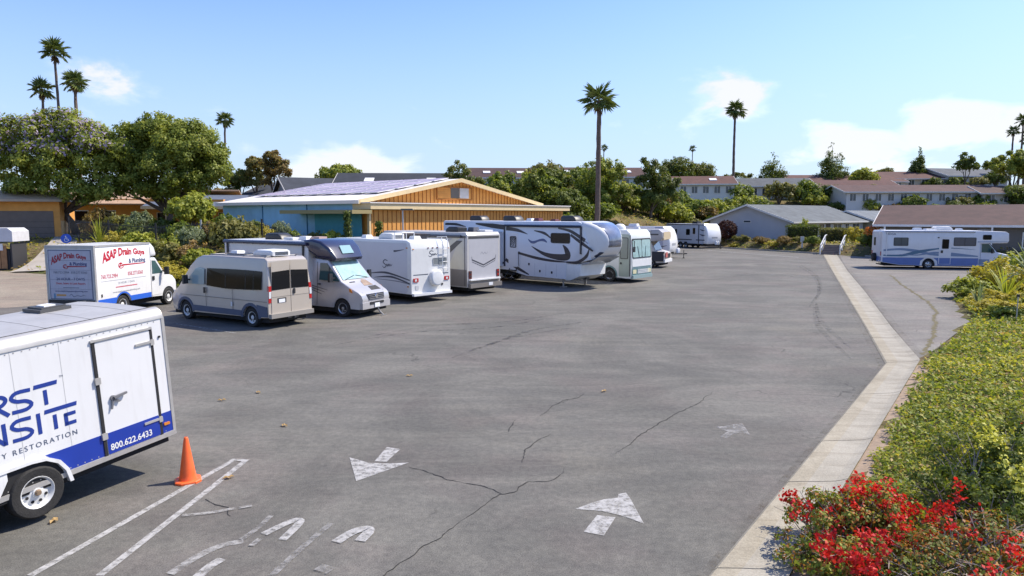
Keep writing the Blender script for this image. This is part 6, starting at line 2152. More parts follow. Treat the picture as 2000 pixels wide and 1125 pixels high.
house('low terrace end with tan gable at the right-hand end of the slope', (80, 112.5, 5.4), -12, 9, 9, 2.2, 1.5, '#7f5b50', '#c9bfae', wins=row_wins(9, 4, .6, 1.9, 1.1), group=HB)
house('house with red roof and pale right-hand gable on the skyline', (86, 152, 9.6), -10, 13, 10, 2.3, 2.1, '#8c5a4e', '#c4b79f', wins=row_wins(13, 5), group=HB)
house('grey-roofed house on the skyline just left of the umbrella trees', (98, 152, 10.2), 12, 15, 11, 2.2, 2.3, '#827e80', '#b9b4ad', wins=row_wins(13, 4), group=HB)
HL = 'dark roofs behind the hall'
house('long dark slate roof with white roof boxes behind the hall', (-14.6, 92, 5.6), 2, 16, 9, 2.0, 2.0, '#4d4d54', '#777a80', wins=row_wins(16, 5), skylights=2, group=HL)
house('small dark gabled roof behind the left end of the hall', (-26.5, 95, 5.4), 30, 10, 8, 1.8, 1.9, '#5a5960', '#85868a', group=HL)
house('dim grey roof under the brownish skyline trees', (-32.5, 100, 5.2), -25, 9, 8, 1.8, 1.7, '#66636a', '#8a8884', group=HL)


def hut():
    t = thing('hut', 'orange hut with a dark shaded front at the head of the path', 'building', (-44.0, 61.5, 0), R(20))
    ORG = M('hall_orange_boards')
    TAN = M('hut_roof_tan', hexc('#b59a78'), .85, var=.15, vs=1.5, bump=.2)
    MB().box((0, 0, 3.6), (7.2, 5.0, 3.6)).build('wall', ORG, t)
    m = MB()
    m.add([(-4.3, -3.2, 5.25), (4.2, -3.2, 5.25), (4.2, 3.2, 5.25), (-4.3, 3.2, 5.25), (-4.1, -3.0, 5.45), (4.0, -3.0, 5.45), (4.0, 3.0, 5.45), (-4.1, 3.0, 5.45), (-2, 0, 6.3), (2, 0, 6.3)],
          [(3, 2, 1, 0), (0, 1, 5, 4), (1, 2, 6, 5), (2, 3, 7, 6), (3, 0, 4, 7), (4, 5, 9, 8), (5, 6, 9), (6, 7, 8, 9), (7, 4, 8)])
    m.build('roof', TAN, t)
    pf = Pl((0, -2.5, 0), (1, 0, 0), (0, 0, 1))
    d = plate(pf, rrect(-3.2, 2.0, 3.1, 4.45, 0), 'garage_door', M('garage_taupe', hexc('#6d6258'), .7, var=.1), t, .04)
    for k in range(3):
        plate(pf, rrect(-3.2, 2.5 + .5 * k, 3.1, 2.52 + .5 * k, 0), 'door_groove', M('groove_dark', (.04, .035, .03), .8), d, .01, .04)
    pr = Pl((3.6, 0, 0), (0, 1, 0), (0, 0, 1))
    plate(pr, rrect(-2.4, 1.9, 2.4, 3.6, 0), 'stucco_panel', M('hut_stucco', hexc('#d9b27c'), .85), t, .03)
    for a in (-.9, .1):
        window(pr, a, 4.2, a + .7, 4.9, t, r=0, frame=.06, fm=TRIMW, d=.04)
    return t


hut()


def clubhouse():
    t = thing('clubhouse', 'orange clubhouse with tan roof and columned porch behind the two big trees', 'building', (-43, 76, 0), R(12))
    ORG = M('hall_orange_boards')
    TAN = M('clubhouse_roof', hexc('#a98c72'), .85, var=.18, vs=1.2, bump=.2)
    MB().box((0, 1, 3.9), (22, 8, 3.8)).build('wall', ORG, t)
    quad_roof(t, 'roof', [(-12, -4.2, 5.3), (3.4, -4.2, 5.3), (3.4, 1, 7.0), (-12, 1, 7.0)], .15, TAN)
    quad_roof(t, 'roof', [(-12, 6, 5.3), (12, 6, 5.3), (12, 1.004, 6.99), (-12, 1.004, 6.99)], .15, TAN)
    quad_roof(t, 'porch_roof', [(3.45, -5.5, 5.0), (13, -5.5, 5.0), (13, 1, 6.4), (3.45, 1, 6.4)], .15, M('porch_roof_slate', hexc('#5a6270'), .7, var=.2, vs=2))
    MB().box((8.2, -5.55, 4.88), (9.6, .14, .32)).build('porch_fascia', M('porch_fascia_cream', hexc('#d8c9ac'), .7), t)
    for x in (3.8, 5.8, 7.8, 9.8, 11.8):
        MB().box((x, -5.3, 3.4), (.2, .2, 2.9)).build('porch_post', M('porch_fascia_cream'), t)
    pf = Pl((0, -3, 0), (1, 0, 0), (0, 0, 1))
    for a in (-9, -6.4, -3.8, -1.2):
        window(pf, a, 3.2, a + 1.4, 4.6, t, r=0, frame=.08, fm=TRIMW, d=.05)
    for a in (4.2, 6.4, 8.6, 10.4):
        window(pf, a, 2.6, a + 1.3, 4.4, t, r=0, frame=.08, fm=M('porch_fascia_cream'), d=.05)
    return t


clubhouse()


# ------------------------------------------------------------------ street furniture
def picket_fence():
    pts = [(-37.5, 58), (-31.5, 53.5), (-25.8, 49.6), (-21.6, 47.6), (-16.5, 45.2), (-12.2, 43.9)]
    t = thing('steel_fence', 'black steel picket fence along the top of the planted bank', 'fence', (*pts[2], 0))
    off = Vector((*pts[2], 0))
    BK = M('fence_black', (.02, .02, .022), .55)
    pk = MB()
    for a, b in zip(pts[:-1], pts[1:]):
        za, zb = hz(*a), hz(*b)
        A, B = Vector((*a, za)) - off, Vector((*b, zb)) - off
        for zz in (.35, 1.65):
            MB().tube([A + Vector((0, 0, zz)), B + Vector((0, 0, zz))], .025, 5).build('rail', BK, t)
        n = int((B - A).length / .16)
        for i in range(1, n):
            p = A + (B - A) * i / n
            pk.box((p.x, p.y, p.z + .95), (.022, .022, 1.7))
    pk.build('pickets', BK, t)['kind'] = 'stuff'
    for k, p in enumerate(pts):
        z = hz(*p)
        MB().box((p[0] - off.x, p[1] - off.y, z + .95), (.09, .09, 2.1)).build('post', BK if k != 3 else M('post_galv', (.45, .45, .44), .5, metal=.5), t)
    return t


picket_fence()


def lamp_post(label, x, y, h, arm=.9):
    z = hz(x, y)
    t = thing('lamp_post', label, 'lamp post', (x, y, z))
    GV = M('post_galv', (.45, .45, .44), .5, metal=.5)
    MB().tube([(0, 0, 0), (0, 0, h * .5), (0, 0, h)], [.07, .06, .045], 8).build('pole', GV, t)
    m = MB()
    m.box((arm * .3, 0, h + .02), (arm, .26, .10), taper=.8)
    m.build('lamp_head', M('lamp_head_green', (.10, .11, .08), .5), t)
    return t


lamp_post('slim lamp post in front of the orange hall', -7.1, 44.6, 4.5)
lamp_post('slim grey pole beside the tall single palm', 8.7, 60.5, 2.9, .4)

ACC = thing('accessible_sign', 'round blue accessible-parking sign on a post behind the plumbing truck', 'sign', (-21.9, 33.6, 0), R(20))
MB().tube([(0, 0, 0), (0, 0, 3.0)], .025, 6).build('post', M('post_galv'), ACC)
MB().lathe([(.001, 0), (.23, 0), (.23, .02), (.001, .02)], (0, -.05, 2.95), 'y', 20).build('disc', M('sign_blue', hexc('#2c55b8'), .4), ACC)
_p = Pl((0, -.051, 2.95), (1, 0, 0), (0, 0, 1))
m_ = MB()
m_.cyl(_p(-.01, .11, .001), _p(-.01, .11, .006), .028, n=10)
for a, b in (((-.01, .08), (0, -.02)), ((0, -.02), (.08, -.02)), ((.08, -.02), (.12, -.1)), ((-.005, .04), (.06, .04))):
    A_, B_ = np.array(a), np.array(b)
    n_ = np.array((-(B_ - A_)[1], (B_ - A_)[0])) / np.linalg.norm(B_ - A_) * .014
    m_.add([_p(*(A_ + n_), .004), _p(*(B_ + n_), .004), _p(*(B_ - n_), .004), _p(*(A_ - n_), .004)], [(0, 1, 2, 3)])
for i in range(9):
    a0, a1 = R(130 + 24 * i), R(130 + 24 * (i + 1))
    m_.add([_p(.01 + math.cos(a) * r, -.06 + math.sin(a) * r, .004) for a, r in ((a0, .075), (a0, .098), (a1, .098), (a1, .075))], [(0, 1, 2, 3)])
m_.build('wheelchair_symbol', TRIMW, ACC)


def bin_store():
    t = thing('bin_enclosure', 'timber bin enclosure with white lid panels at the foot of the path', 'enclosure', (-39.2, 51.2, hz(-39.2, 51.2) * .0), R(10))
    TB = M('enclosure_timber', hexc('#9a7450'), .8, var=.25, vs=3)
    DK = M('enclosure_dark', (.03, .03, .035), .7)
    for k in range(9):
        MB().box((-1.9 + k * .42, -1.0, 1.0), (.38, .06, 1.7)).build('plank', TB if k % 3 else DK, t)
    MB().box((1.98, 0, 1.0), (.12, 2.1, 2.0)).build('side_panel', DK, t)
    MB().box((1.2, -1.06, 1.75), (.5, .04, .5)).build('notice_board', TRIMW, t)
    w = MB()
    w.extr([(-2.2, -1.2, 2.15), (2.2, -1.2, 2.15), (2.2, -1.2, 2.9), (1.9, -1.2, 3.15), (-2.2, -1.2, 3.15)], (0, 2.4, 0))
    w.build('lid', M('lid_white', (.55, .55, .57), .5, var=.1), t)
    MB().box((0, 0, .8), (3.6, 1.8, 1.5)).build('inner_bin', DK, t)
    return t


bin_store()


# steps with white handrails at the end of the gutter
def steps():
    ang = math.atan2(.8, .6)
    t = thing('garden_steps', 'dark garden steps with white handrails at the far end of the gutter', 'steps', (32.95, 70.75, 0), ang)
    STN = M('step_stone', hexc('#6f6663'), .85, var=.2, vs=3)
    for k in range(6):
        MB().box((.18 + .30 * k, 0, .085 + .16 * k - .25), (.31, 1.7, .17 + .5)).build('step', STN, t)
    MB().box((2.6, 0, .90), (1.6, 1.6, .1)).build('landing', M('landing_moss', (.22, .24, .08), .9, var=.3), t)
    for s_ in (-1, 1):
        m = MB()
        m.tube([(.05, s_ * .95, .95), (2.0, s_ * .95, 1.95), (2.6, s_ * .95, 1.98)], .055, 6)
        m.tube([(.05, s_ * .95, .55), (2.0, s_ * .95, 1.5)], .045, 6)
        for x, z in ((.05, 0), (1.0, .4), (2.0, .9)):
            m.box((x, s_ * .95, z + .5), (.11, .11, 1.05))
        m.build('handrail', TRIMW, t)
    return t


steps()
UP = thing('utility_post', 'short white utility post among flowers by the far kerb', 'post', (32.1, 75.6, hz(32.1, 75.6)))
MB().box((0, 0, .45), (.12, .12, .9)).build('post', TRIMW, UP)
MB().box((0, 0, .95), (.34, .2, .6)).build('box', M('utility_grey', (.55, .54, .5), .6), UP)
MK = thing('marker_stake', 'thin grey irrigation stake in the grass bank by the drive', 'stake', (18.6, 24.9, hz(18.6, 24.9)))
MB().tube([(0, 0, -.1), (0, 0, .95)], .02, 6).build('rod', M('post_galv'), MK)
MB().box((.0, 0, .98), (.08, .06, .09)).build('cap', PLBLK, MK)


# ------------------------------------------------------------------ plants
BARK = M('bark', (.10, .075, .055), .9, var=.35, vs=4, bump=.6, bs=14)
BARKP = M('palm_bark', (.13, .095, .075), .9, var=.3, vs=5, bump=.6, bs=12)
G_DARK = leafmat('leaf_dark_green', [(.040, .058, .010), (.080, .105, .018), (.14, .155, .028)])
G_MID = leafmat('leaf_mid_green', [(.060, .090, .014), (.12, .155, .024), (.21, .225, .040)])
G_LIME = leafmat('leaf_lime_green', [(.12, .15, .022), (.23, .25, .036), (.36, .345, .06)])
G_OLIVE = leafmat('leaf_olive', [(.075, .080, .022), (.14, .135, .036), (.23, .20, .06)])
G_BROWN = leafmat('leaf_brownish', [(.085, .066, .022), (.17, .115, .034), (.26, .175, .05)])
G_DRY = leafmat('leaf_dry', [(.18, .125, .05), (.30, .21, .085), (.42, .30, .13)])
G_YEL = leafmat('leaf_yellow', [(.20, .18, .026), (.33, .28, .04), (.46, .38, .065)])
G_BLUE = leafmat('leaf_grey_green', [(.08, .105, .055), (.14, .17, .09), (.24, .26, .16)])
G_LIMED = leafmat('leaf_jacaranda', [(.07, .10, .016), (.17, .20, .03), (.32, .32, .06)])
G_MIDD = leafmat('leaf_ficus', [(.06, .085, .012), (.13, .16, .022), (.24, .24, .04)])
G_WINE = leafmat('leaf_wine', [(.025, .010, .010), (.05, .018, .014), (.075, .03, .018)])
G_MAUVE = leafmat('jacaranda_flower', [(.20, .16, .27), (.30, .25, .38), (.40, .34, .46)])
G_FROND = leafmat('palm_frond', [(0.054, 0.078, 0.019), (0.101, 0.132, 0.034), (0.171, 0.186, 0.054)], trans=.15)
G_DEADF = leafmat('palm_dead_frond', [(.10, .07, .035), (.16, .115, .06), (.20, .15, .08)], trans=.1)
G_RED = leafmat('bract_red', [(.30, .007, .011), (.45, .018, .018), (.55, .045, .03)], trans=.35)
G_ORNG = leafmat('flower_orange', [(.50, .09, .02), (.62, .16, .03), (.66, .26, .06)], trans=.3)
G_BRTY = leafmat('flower_yellow', [(.30, .30, .03), (.42, .40, .06), (.48, .46, .14)], trans=.3)


def limb_tree(name, label, cat, loc, lobes, n, leaf, mats, mi=None, seed=1, trunk=.28, forks=5, per=16, clump=.30, group=None, fork_h=.35, aspect=.55, bark=None, lean=(0, 0), inner=.12, low=-.45):
    """tapered trunk with limbs out to the lobes of its crown; lobes in local metres"""
    rng = np.random.default_rng(seed)
    t = thing(name, label, cat, loc, 0, group)
    lb = np.array(lobes, float)
    zc = float((lb[:, 2] - lb[:, 5] * .6).min())
    fh = max(.4, zc * fork_h)
    m = MB()
    top = Vector((lean[0], lean[1], fh))
    m.tube([(0, 0, -.4), (lean[0] * .3, lean[1] * .3, fh * .4), top], [trunk * 1.25, trunk, trunk * .85], 9)
    k = min(forks, len(lb))
    for i in rng.permutation(len(lb))[:k]:
        c = Vector(lb[i, :3])
        mid = top.lerp(c, .5) + Vector((*rng.normal(0, .25, 2), rng.uniform(.0, .5)))
        m.tube([top - Vector((0, 0, .2)), mid, c], [trunk * .62, trunk * .38, trunk * .14], 7)
        for j in range(2):
            e = c + Vector(sph(1, rng)[0] * lb[i, 3:6] * .6)
            m.tube([mid, mid.lerp(e, .6), e], [trunk * .25, trunk * .15, trunk * .05], 5)
    m.build('trunk', bark or BARK, t, 50)
    p, d = clumps(lobes, n, per, clump, rng, inner=inner, low=low)
    s = leaf * rng.uniform(.65, 1.35, n)
    ids = None
    if mi:
        ids = (rng.random(n) < mi).astype(int)
        ids[p[:, 2] < np.median(p[:, 2]) - .5] = 0
    leaves('crown', p, d, s, aspect, mats, t, ids, rng=rng)
    return t


def lobes_round(cx, cy, cz, rx, rz, n, seed, k=.55):
    rng = np.random.default_rng(seed)
    out = [(cx, cy, cz, rx * .7, rx * .7, rz * .75)]
    for u in sph(n, rng):
        u[2] = abs(u[2]) * 1.0 - .25
        r = rng.uniform(.36, .56)
        out.append((cx + u[0] * rx * k, cy + u[1] * rx * k, cz + u[2] * rz * k * 1.15, rx * r, rx * r, rz * r))
    return out


def zt(x, y):
    return hz(x, y)


# two big trees at left
limb_tree('jacaranda_tree', 'broad tree with mauve blossom among its leaves at the far left', 'tree', (-39.4, 62, 2.6),
          [(-2.4, 0, 6.4, 2.9, 2.9, 2.3), (-5.2, .4, 5.0, 2.2, 2.2, 1.8), (.6, .3, 7.6, 2.8, 2.6, 2.2), (2.6, 0, 6.4, 2.0, 2.2, 2.1), (-3.8, -.5, 8.2, 2.5, 2.4, 1.9), (-1.2, .2, 9.2, 2.6, 2.4, 1.7), (1.6, -1.0, 4.2, 1.6, 1.5, 1.5), (-6.0, 0, 7.2, 1.6, 1.7, 1.5), (-.6, -1.6, 5.0, 1.6, 1.5, 1.3), (2.3, -1.2, 2.9, 1.1, 1.1, .9), (4.2, -.6, 6.8, 1.8, 1.7, 1.9), (3.4, -1.0, 5.0, 1.4, 1.4, 1.5), (-3.6, -1.2, 3.8, 1.6, 1.5, 1.1), (.8, -1.2, 3.3, 1.8, 1.6, 1.2), (-1.8, -1.2, 3.7, 2.0, 1.6, 1.2), (3.9, -1, 3.6, 1.7, 1.5, 1.3)], 46000, .28, [G_LIMED, G_MAUVE], mi=.24, seed=3, trunk=.30, forks=8, fork_h=.75, lean=(-1.1, 0), per=22, clump=.34)
limb_tree('ficus_tree', 'dense rounded dark green tree with several trunks beside the blossoming tree', 'tree', (-31.4, 63, 2.6),
          [(-1.2, 0, 7.4, 3.3, 3.0, 2.7), (1.8, 0, 7.2, 3.1, 3.0, 2.5), (3.3, .3, 5.4, 2.0, 2.2, 2.0), (-3.6, -.3, 5.9, 2.2, 2.3, 2.1), (.2, -1.4, 5.4, 2.6, 2.2, 1.9), (-.6, .2, 9.0, 2.4, 2.3, 1.6), (4.0, .4, 7.2, 1.5, 1.6, 1.4), (-3.0, 0, 8.3, 1.8, 1.8, 1.5), (2.0, -1.6, 4.4, 1.6, 1.5, 1.2), (-2.2, -1.8, 4.4, 1.7, 1.5, 1.3), (4.4, 0, 5.2, 1.6, 1.6, 1.5), (3.2, -1.0, 3.9, 1.5, 1.4, 1.1), (-4.4, 0, 7.0, 1.7, 1.7, 1.6), (0, -1.5, 3.6, 2.4, 1.8, 1.1), (-3.8, -1, 3.9, 1.8, 1.6, 1.3)], 66000, .25, [G_MIDD, G_LIMED], mi=.35, seed=5, trunk=.34, forks=10, fork_h=.6, per=34, clump=.30, inner=.25)
limb_tree('shrub_tree', 'bushy yellow-green small tree at the left end of the blue wall', 'tree', (-25.4, 54.5, zt(-25.4, 54.5)), lobes_round(0, 0, 2.3, 2.1, 1.5, 7, 8), 9500, .25, G_LIME, seed=9, trunk=.1, fork_h=.5, low=-.8)
# skyline trees left of centre
BT = 'trees on the left skyline'
limb_tree('brown_tree', 'rust-tinged upright tree, tallest of the skyline clump left of the hall', 'tree', (-33.2, 96, 6), [(-.2, 0, 5.2, 1.5, 1.5, 1.7), (.8, 0, 4.2, 1.6, 1.5, 1.6), (-.6, 0, 3.0, 1.2, 1.2, 1.2), (.2, 0, 6.2, 1.0, 1.0, 1.0)], 6840, .34, [G_BROWN, G_OLIVE], mi=.3, seed=12, trunk=.2, group=BT)
limb_tree('brown_tree', 'slimmer olive tree in the middle of the skyline clump left of the hall', 'tree', (-36.4, 98, 6), [(0, 0, 4.6, 1.4, 1.4, 1.5), (.3, 0, 3.0, 1.3, 1.3, 1.4), (-.4, 0, 5.4, .9, .9, .9)], 5320, .34, [G_OLIVE, G_BROWN], mi=.3, seed=13, trunk=.18, group=BT)
limb_tree('brown_tree', 'lowest dark tree at the left of the skyline clump near the thin palm', 'tree', (-39.0, 99, 5.6), [(0, 0, 3.6, 1.6, 1.5, 1.5), (-1.0, 0, 2.8, 1.2, 1.2, 1.1), (.8, 0, 3.2, 1.0, 1.0, 1.2)], 4940, .34, [G_DARK, G_OLIVE], mi=.4, seed=14, trunk=.18, group=BT)
limb_tree('shrub_tree', 'tan-green scrubby tree under the thin leaning palm', 'tree', (-40.5, 97, 3.8), lobes_round(0, 0, 2.6, 2.4, 1.9, 6, 15), 4940, .34, [G_OLIVE, G_DRY], mi=.4, seed=16, trunk=.15, low=-.9)
limb_tree('round_tree', 'wide domed green tree showing over the dark slate roof', 'tree', (-28, 112, 5), lobes_round(0, 0, 5.4, 4.1, 2.0, 9, 17), 9500, .39, [G_LIME, G_MID], mi=.5, seed=18, trunk=.25)

# palms -------------------------------------------------------------
_FR = {}


def frond_mesh(kind, seed, blades=15, L=1.25, pet=.7, mat=None):
    key = (kind, seed)
    if key in _FR:
        return _FR[key]
    rng = np.random.default_rng(seed)
    m = MB()
    m.tube([(0, 0, 0), (pet * .5, 0, .06), (pet, 0, .05)], [.035, .028, .02], 5)
    for i in range(blades):
        a = R(-105 + 210 * i / (blades - 1)) + rng.normal(0, .05)
        ln = L * (.62 + .38 * math.cos(a * .75)) * rng.uniform(.85, 1.05)
        dr = rng.uniform(.18, .42)
        dx, dy = math.cos(a), math.sin(a)
        w = .085
        nx, ny = -dy * w, dx * w
        b = (pet, 0, .05)
        p1 = (b[0] + dx * ln * .55, b[1] + dy * ln * .55, b[2] + .04 - dr * ln * .18)
        p2 = (b[0] + dx * ln, b[1] + dy * ln, b[2] - dr * ln * .75)
        m.add([b, (p1[0] + nx, p1[1] + ny, p1[2]), p2, (p1[0] - nx, p1[1] - ny, p1[2])], [(0, 1, 2), (0, 2, 3)])
    _FR[key] = m.mesh('frond', mat or G_FROND)
    return _FR[key]


def palm(label, x, y, ztop, r, trunk_r, nf=26, seed=1, bend=0.0, group='fan palms', skirt=.9, base=None, one=False):
    """fan palm: ringed tapering trunk, crown of separate fan fronds, short skirt of dead ones"""
    rng = np.random.default_rng(seed)
    z0 = zt(x, y) if base is None else base
    t = thing('fan_palm', label, 'palm tree', (x, y, z0), 0, group)
    h = ztop - z0
    m = MB()
    pts, rs = [], []
    n = 22
    for i in range(n + 1):
        f = i / n
        pts.append((bend * math.sin(f * 2.2) + rng.normal(0, .012), rng.normal(0, .012), h * f - (.3 if i == 0 else 0)))
        rs.append(trunk_r * (1.25 - .45 * f ** .6) * (1.06 if i % 2 else .95))
    m.tube(pts, rs, 9)
    m.build('trunk', BARKP, t, 60)
    tip = Vector(pts[-1])
    s = r / 1.95
    if one:
        mm = MB()
    for i in range(nf):
        az = i * 2.39996 + rng.normal(0, .2)
        e = R(78) - R(120) * (i / nf) ** .9 + rng.normal(0, .10)
        me = frond_mesh('fan', i % 4)
        o = link('frond', me, t)
        o.location = tip
        o.rotation_euler = (rng.normal(0, .25), -e, az)
        k = s * rng.uniform(.85, 1.1)
        o.scale = (k, k, k)
    for i in range(int(nf * .45 * skirt)):
        o = link('dead_frond', frond_mesh('dead', i % 3, 9, 1.0, .5, G_DEADF), t)
        o.location = tip - Vector((0, 0, s * rng.uniform(.05, .55)))
        o.rotation_euler = (rng.normal(0, .2), R(rng.uniform(58, 80)), i * 2.39996)
        k = s * rng.uniform(.55, .8)
        o.scale = (k, k, k)
    return t


palm('tallest palm of the clump above the blossoming tree', -48.9, 75, 21.4, 1.75, .15, 22, 1, .15, base=3)
palm('left-hand lower palm of the clump above the blossoming tree', -50.4, 75, 17.4, 1.6, .15, 20, 2, base=3)
palm('right-hand lower palm of the clump above the blossoming tree', -47.5, 76, 18.4, 1.6, .15, 20, 3, base=3)
palm('small half-hidden palm behind the tallest palm of the left clump', -49.3, 79, 18.4, 1.1, .15, 14, 14, base=3)
palm('thin leaning palm alone between the dense tree and the rust-tinged trees', -40.6, 100, 17.6, 1.55, .16, 20, 4, -.75, base=4)
palm('tall thick-trunked palm in the centre, nearest to the fifth-wheel trailer', 7.25, 58.5, 13.6, 1.85, .225, 19, 5, .06, skirt=.6)
palm('very tall slender palm on the slope right of the central palm', 45.0, 140, 25.0, 2.5, .26, 22, 6, -.2, base=8)
palm('tiny distant palm just right of the central palm trunk', 26.5, 200, 23.2, 1.5, .16, 12, 7, base=9)
palm('tiny distant palm above the dark skyline trees', 57.3, 220, 25.0, 1.5, .16, 12, 8, base=9)
palm('tallest palm of the group at the right edge', 110.0, 150, 24.4, 1.9, .2, 18, 9, .2, base=10)
palm('left-hand palm of the group at the right edge', 108.2, 150, 22.0, 1.6, .2, 16, 10, base=10)
palm('rightmost palm of the group at the right edge', 111.6, 150, 21.6, 1.7, .2, 18, 11, base=10)
palm('lowest palm of the group at the right edge', 112.6, 152, 20.2, 1.5, .2, 14, 12, base=10)

# trees and big shrubs over the slope, centre and right ------------------
SL = 'trees on the slope behind the row'
limb_tree('conifer_shrub', 'dark upright conifer clump rising behind the hall gable', 'tree', (-6.0, 80, 3), [(-1.0, 0, 4.6, 1.1, 1.1, 2.2), (.3, 0, 5.2, 1.1, 1.1, 2.4), (1.4, 0, 4.2, 1.2, 1.2, 2.0), (-.2, 0, 3.0, 1.7, 1.5, 1.7)], 8740, .27, [G_DARK, G_OLIVE], mi=.35, seed=21, trunk=.14, group=SL)
limb_tree('green_tree', 'leafy light green shrub right of the dark conifer clump', 'tree', (-1.6, 83, 3), lobes_round(0, 0, 3.6, 2.0, 1.9, 6, 22), 7220, .27, [G_MID, G_LIME], mi=.5, seed=22, trunk=.12, group=SL, low=-.9)
limb_tree('conifer_shrub', 'tall olive-dark conifer beside the pale blue-white terrace wall', 'tree', (2.6, 80, 2.6), [(0, 0, 5.2, 1.3, 1.3, 1.9), (-.9, 0, 3.8, 1.3, 1.2, 1.8), (.9, 0, 3.4, 1.4, 1.3, 1.9), (.2, -.3, 2.2, 1.8, 1.6, 1.4)], 9500, .27, [G_DARK, G_LIME], mi=.25, seed=23, trunk=.14, group=SL, low=-.9)
limb_tree('green_tree', 'spreading dark bush left of the central palm trunk', 'tree', (6.0, 79, 3.0), lobes_round(0, 0, 2.6, 3.0, 1.8, 8, 24), 9880, .27, [G_DARK, G_MID], mi=.3, seed=24, trunk=.12, group=SL, low=-.9)
limb_tree('round_tree', 'bright round-headed green tree directly behind the central palm', 'tree', (11.9, 90, 4.0), [(0, 0, 4.8, 2.6, 2.4, 2.4), (-1.9, 0, 3.4, 2.0, 2, 2.1), (1.7, 0, 3.6, 2, 2, 2.1), (0, -.8, 2.3, 2.6, 2, 1.9), (-.9, 0, 6.1, 1.9, 1.8, 1.5), (1, 0, 5.9, 1.8, 1.7, 1.5)], 15200, .27, [G_MID, G_LIME], mi=.5, seed=25, trunk=.18, group=SL, low=-.8)
limb_tree('dark_tree', 'dark ragged tree right of the bright round-headed tree', 'tree', (18.6, 92, 4.2), [(-.4, 0, 6.2, 1.4, 1.4, 1.5), (.5, 0, 4.9, 2.0, 1.9, 1.6), (1.6, 0, 3.9, 2.1, 2.0, 1.6), (-.6, 0, 3.6, 1.9, 1.8, 1.8), (2.6, 0, 2.8, 1.6, 1.6, 1.3), (0.4, -.5, 2.0, 2.3, 2.0, 1.3)], 15200, .27, [G_DARK, G_OLIVE], mi=.2, seed=26, trunk=.2, group=SL, low=-.9)
limb_tree('dark_tree', 'left-hand dark tree of the skyline clump under a tiny palm', 'tree', (35.0, 146, 8.5), lobes_round(0, 0, 4.6, 4.2, 3.6, 14, 27), 6840, .41, [G_DARK, G_OLIVE], mi=.2, seed=27, trunk=.2, group=SL, low=-.8)
limb_tree('dark_tree', 'right-hand dark tree of the skyline clump under a tiny palm', 'tree', (40.0, 147, 8.5), lobes_round(0, 0, 3.8, 4.2, 3.2, 14, 28), 6840, .41, [G_DARK, G_OLIVE], mi=.4, seed=28, trunk=.2, group=SL, low=-.8)
limb_tree('dark_tree', 'wide low dark tree at the foot of the very tall slender palm', 'tree', (49.5, 150, 8.6), [(-2.4, 0, 2.4, 2.2, 2.0, 1.8), (0, 0, 3.0, 2.6, 2.2, 1.9), (2.6, 0, 2.4, 2.2, 2.0, 1.7), (0, 0, 1.5, 3, 2, 1.2)], 4940, .41, [G_DARK, G_OLIVE], mi=.4, seed=29, trunk=.2, group=SL, low=-.8)


def pine(label, x, y, z, h, r, seed, group='dark conifers on the skyline'):
    rng = np.random.default_rng(seed)
    lobes = []
    n = 7
    for i in range(n):
        f = i / (n - 1)
        rr = r * (1 - f) ** .75 + .35
        for k in range(3 if f < .7 else 1):
            a = rng.uniform(0, 6.28)
            lobes.append((math.cos(a) * rr * .5, math.sin(a) * rr * .5, h * (.22 + .74 * f), rr * .68, rr * .68, h * .13))
    return limb_tree('pine_tree', label, 'tree', (x, y, z), lobes, 9000, .36, [G_DARK], seed=seed, trunk=.2, forks=6, group=group, fork_h=.9, clump=.42, low=-1)


pine('rounded dark conifer on the skyline above the long grey roof', 56.5, 150, 8.5, 8.8, 3.4, 31)
pine('broad dark conifer, tallest on the right skyline, above the reddish-brown terrace', 69.5, 150, 8.6, 10.6, 3.4, 32)
pine('narrow leaning conifer beside the skyline house with a pale gable', 89.3, 152, 10, 8.2, 2.0, 33)
limb_tree('round_tree', 'dome-shaped dark clipped tree between two skyline conifers', 'tree', (63.8, 150, 8.5), [(0, 0, 1.9, 2.2, 2.0, 1.7), (-.8, 0, 1.6, 1.5, 1.4, 1.3), (.8, 0, 1.6, 1.5, 1.4, 1.3)], 4180, .34, G_DARK, seed=34, trunk=.15, low=-.9)
limb_tree('round_tree', 'bright lime green tree in front of the upper red roof', 'tree', (67.6, 133, 7.5), lobes_round(0, 0, 3.6, 2.9, 2.4, 10, 35), 5320, .36, G_LIME, seed=35, trunk=.15, low=-.8)
limb_tree('round_tree', 'small olive tree behind the pale-gabled skyline house', 'tree', (86.5, 160, 10), lobes_round(0, 0, 3.6, 2.6, 1.3, 6, 36), 3040, .41, G_OLIVE, seed=36, trunk=.15)
limb_tree('umbrella_tree', 'flat-topped tree with bare stems, left of the right-edge palms', 'tree', (83.5, 115, 7.6), [(-2.2, 0, 4.6, 2.4, 2.0, 1.5), (0, 0, 5.4, 2.8, 2.2, 1.7), (2.1, 0, 4.7, 2.3, 2.0, 1.5), (.6, 0, 3.8, 2.2, 1.9, 1.2), (-1.2, 0, 3.8, 2, 1.8, 1.1)], 14000, .34, [G_LIME, G_MID], mi=.5, seed=37, trunk=.16, fork_h=.3, low=-.4)
limb_tree('umbrella_tree', 'flat-topped tree with bare stems at the right edge under the palms', 'tree', (87.4, 116, 7.6), [(-1.4, 0, 4.4, 2.3, 2.0, 1.5), (.9, 0, 5.0, 2.8, 2.2, 1.7), (2.6, 0, 4.2, 2.2, 2.0, 1.5), (.4, 0, 3.4, 2.2, 1.9, 1.1)], 12000, .34, [G_LIME, G_OLIVE], mi=.5, seed=38, trunk=.16, fork_h=.3, low=-.4)
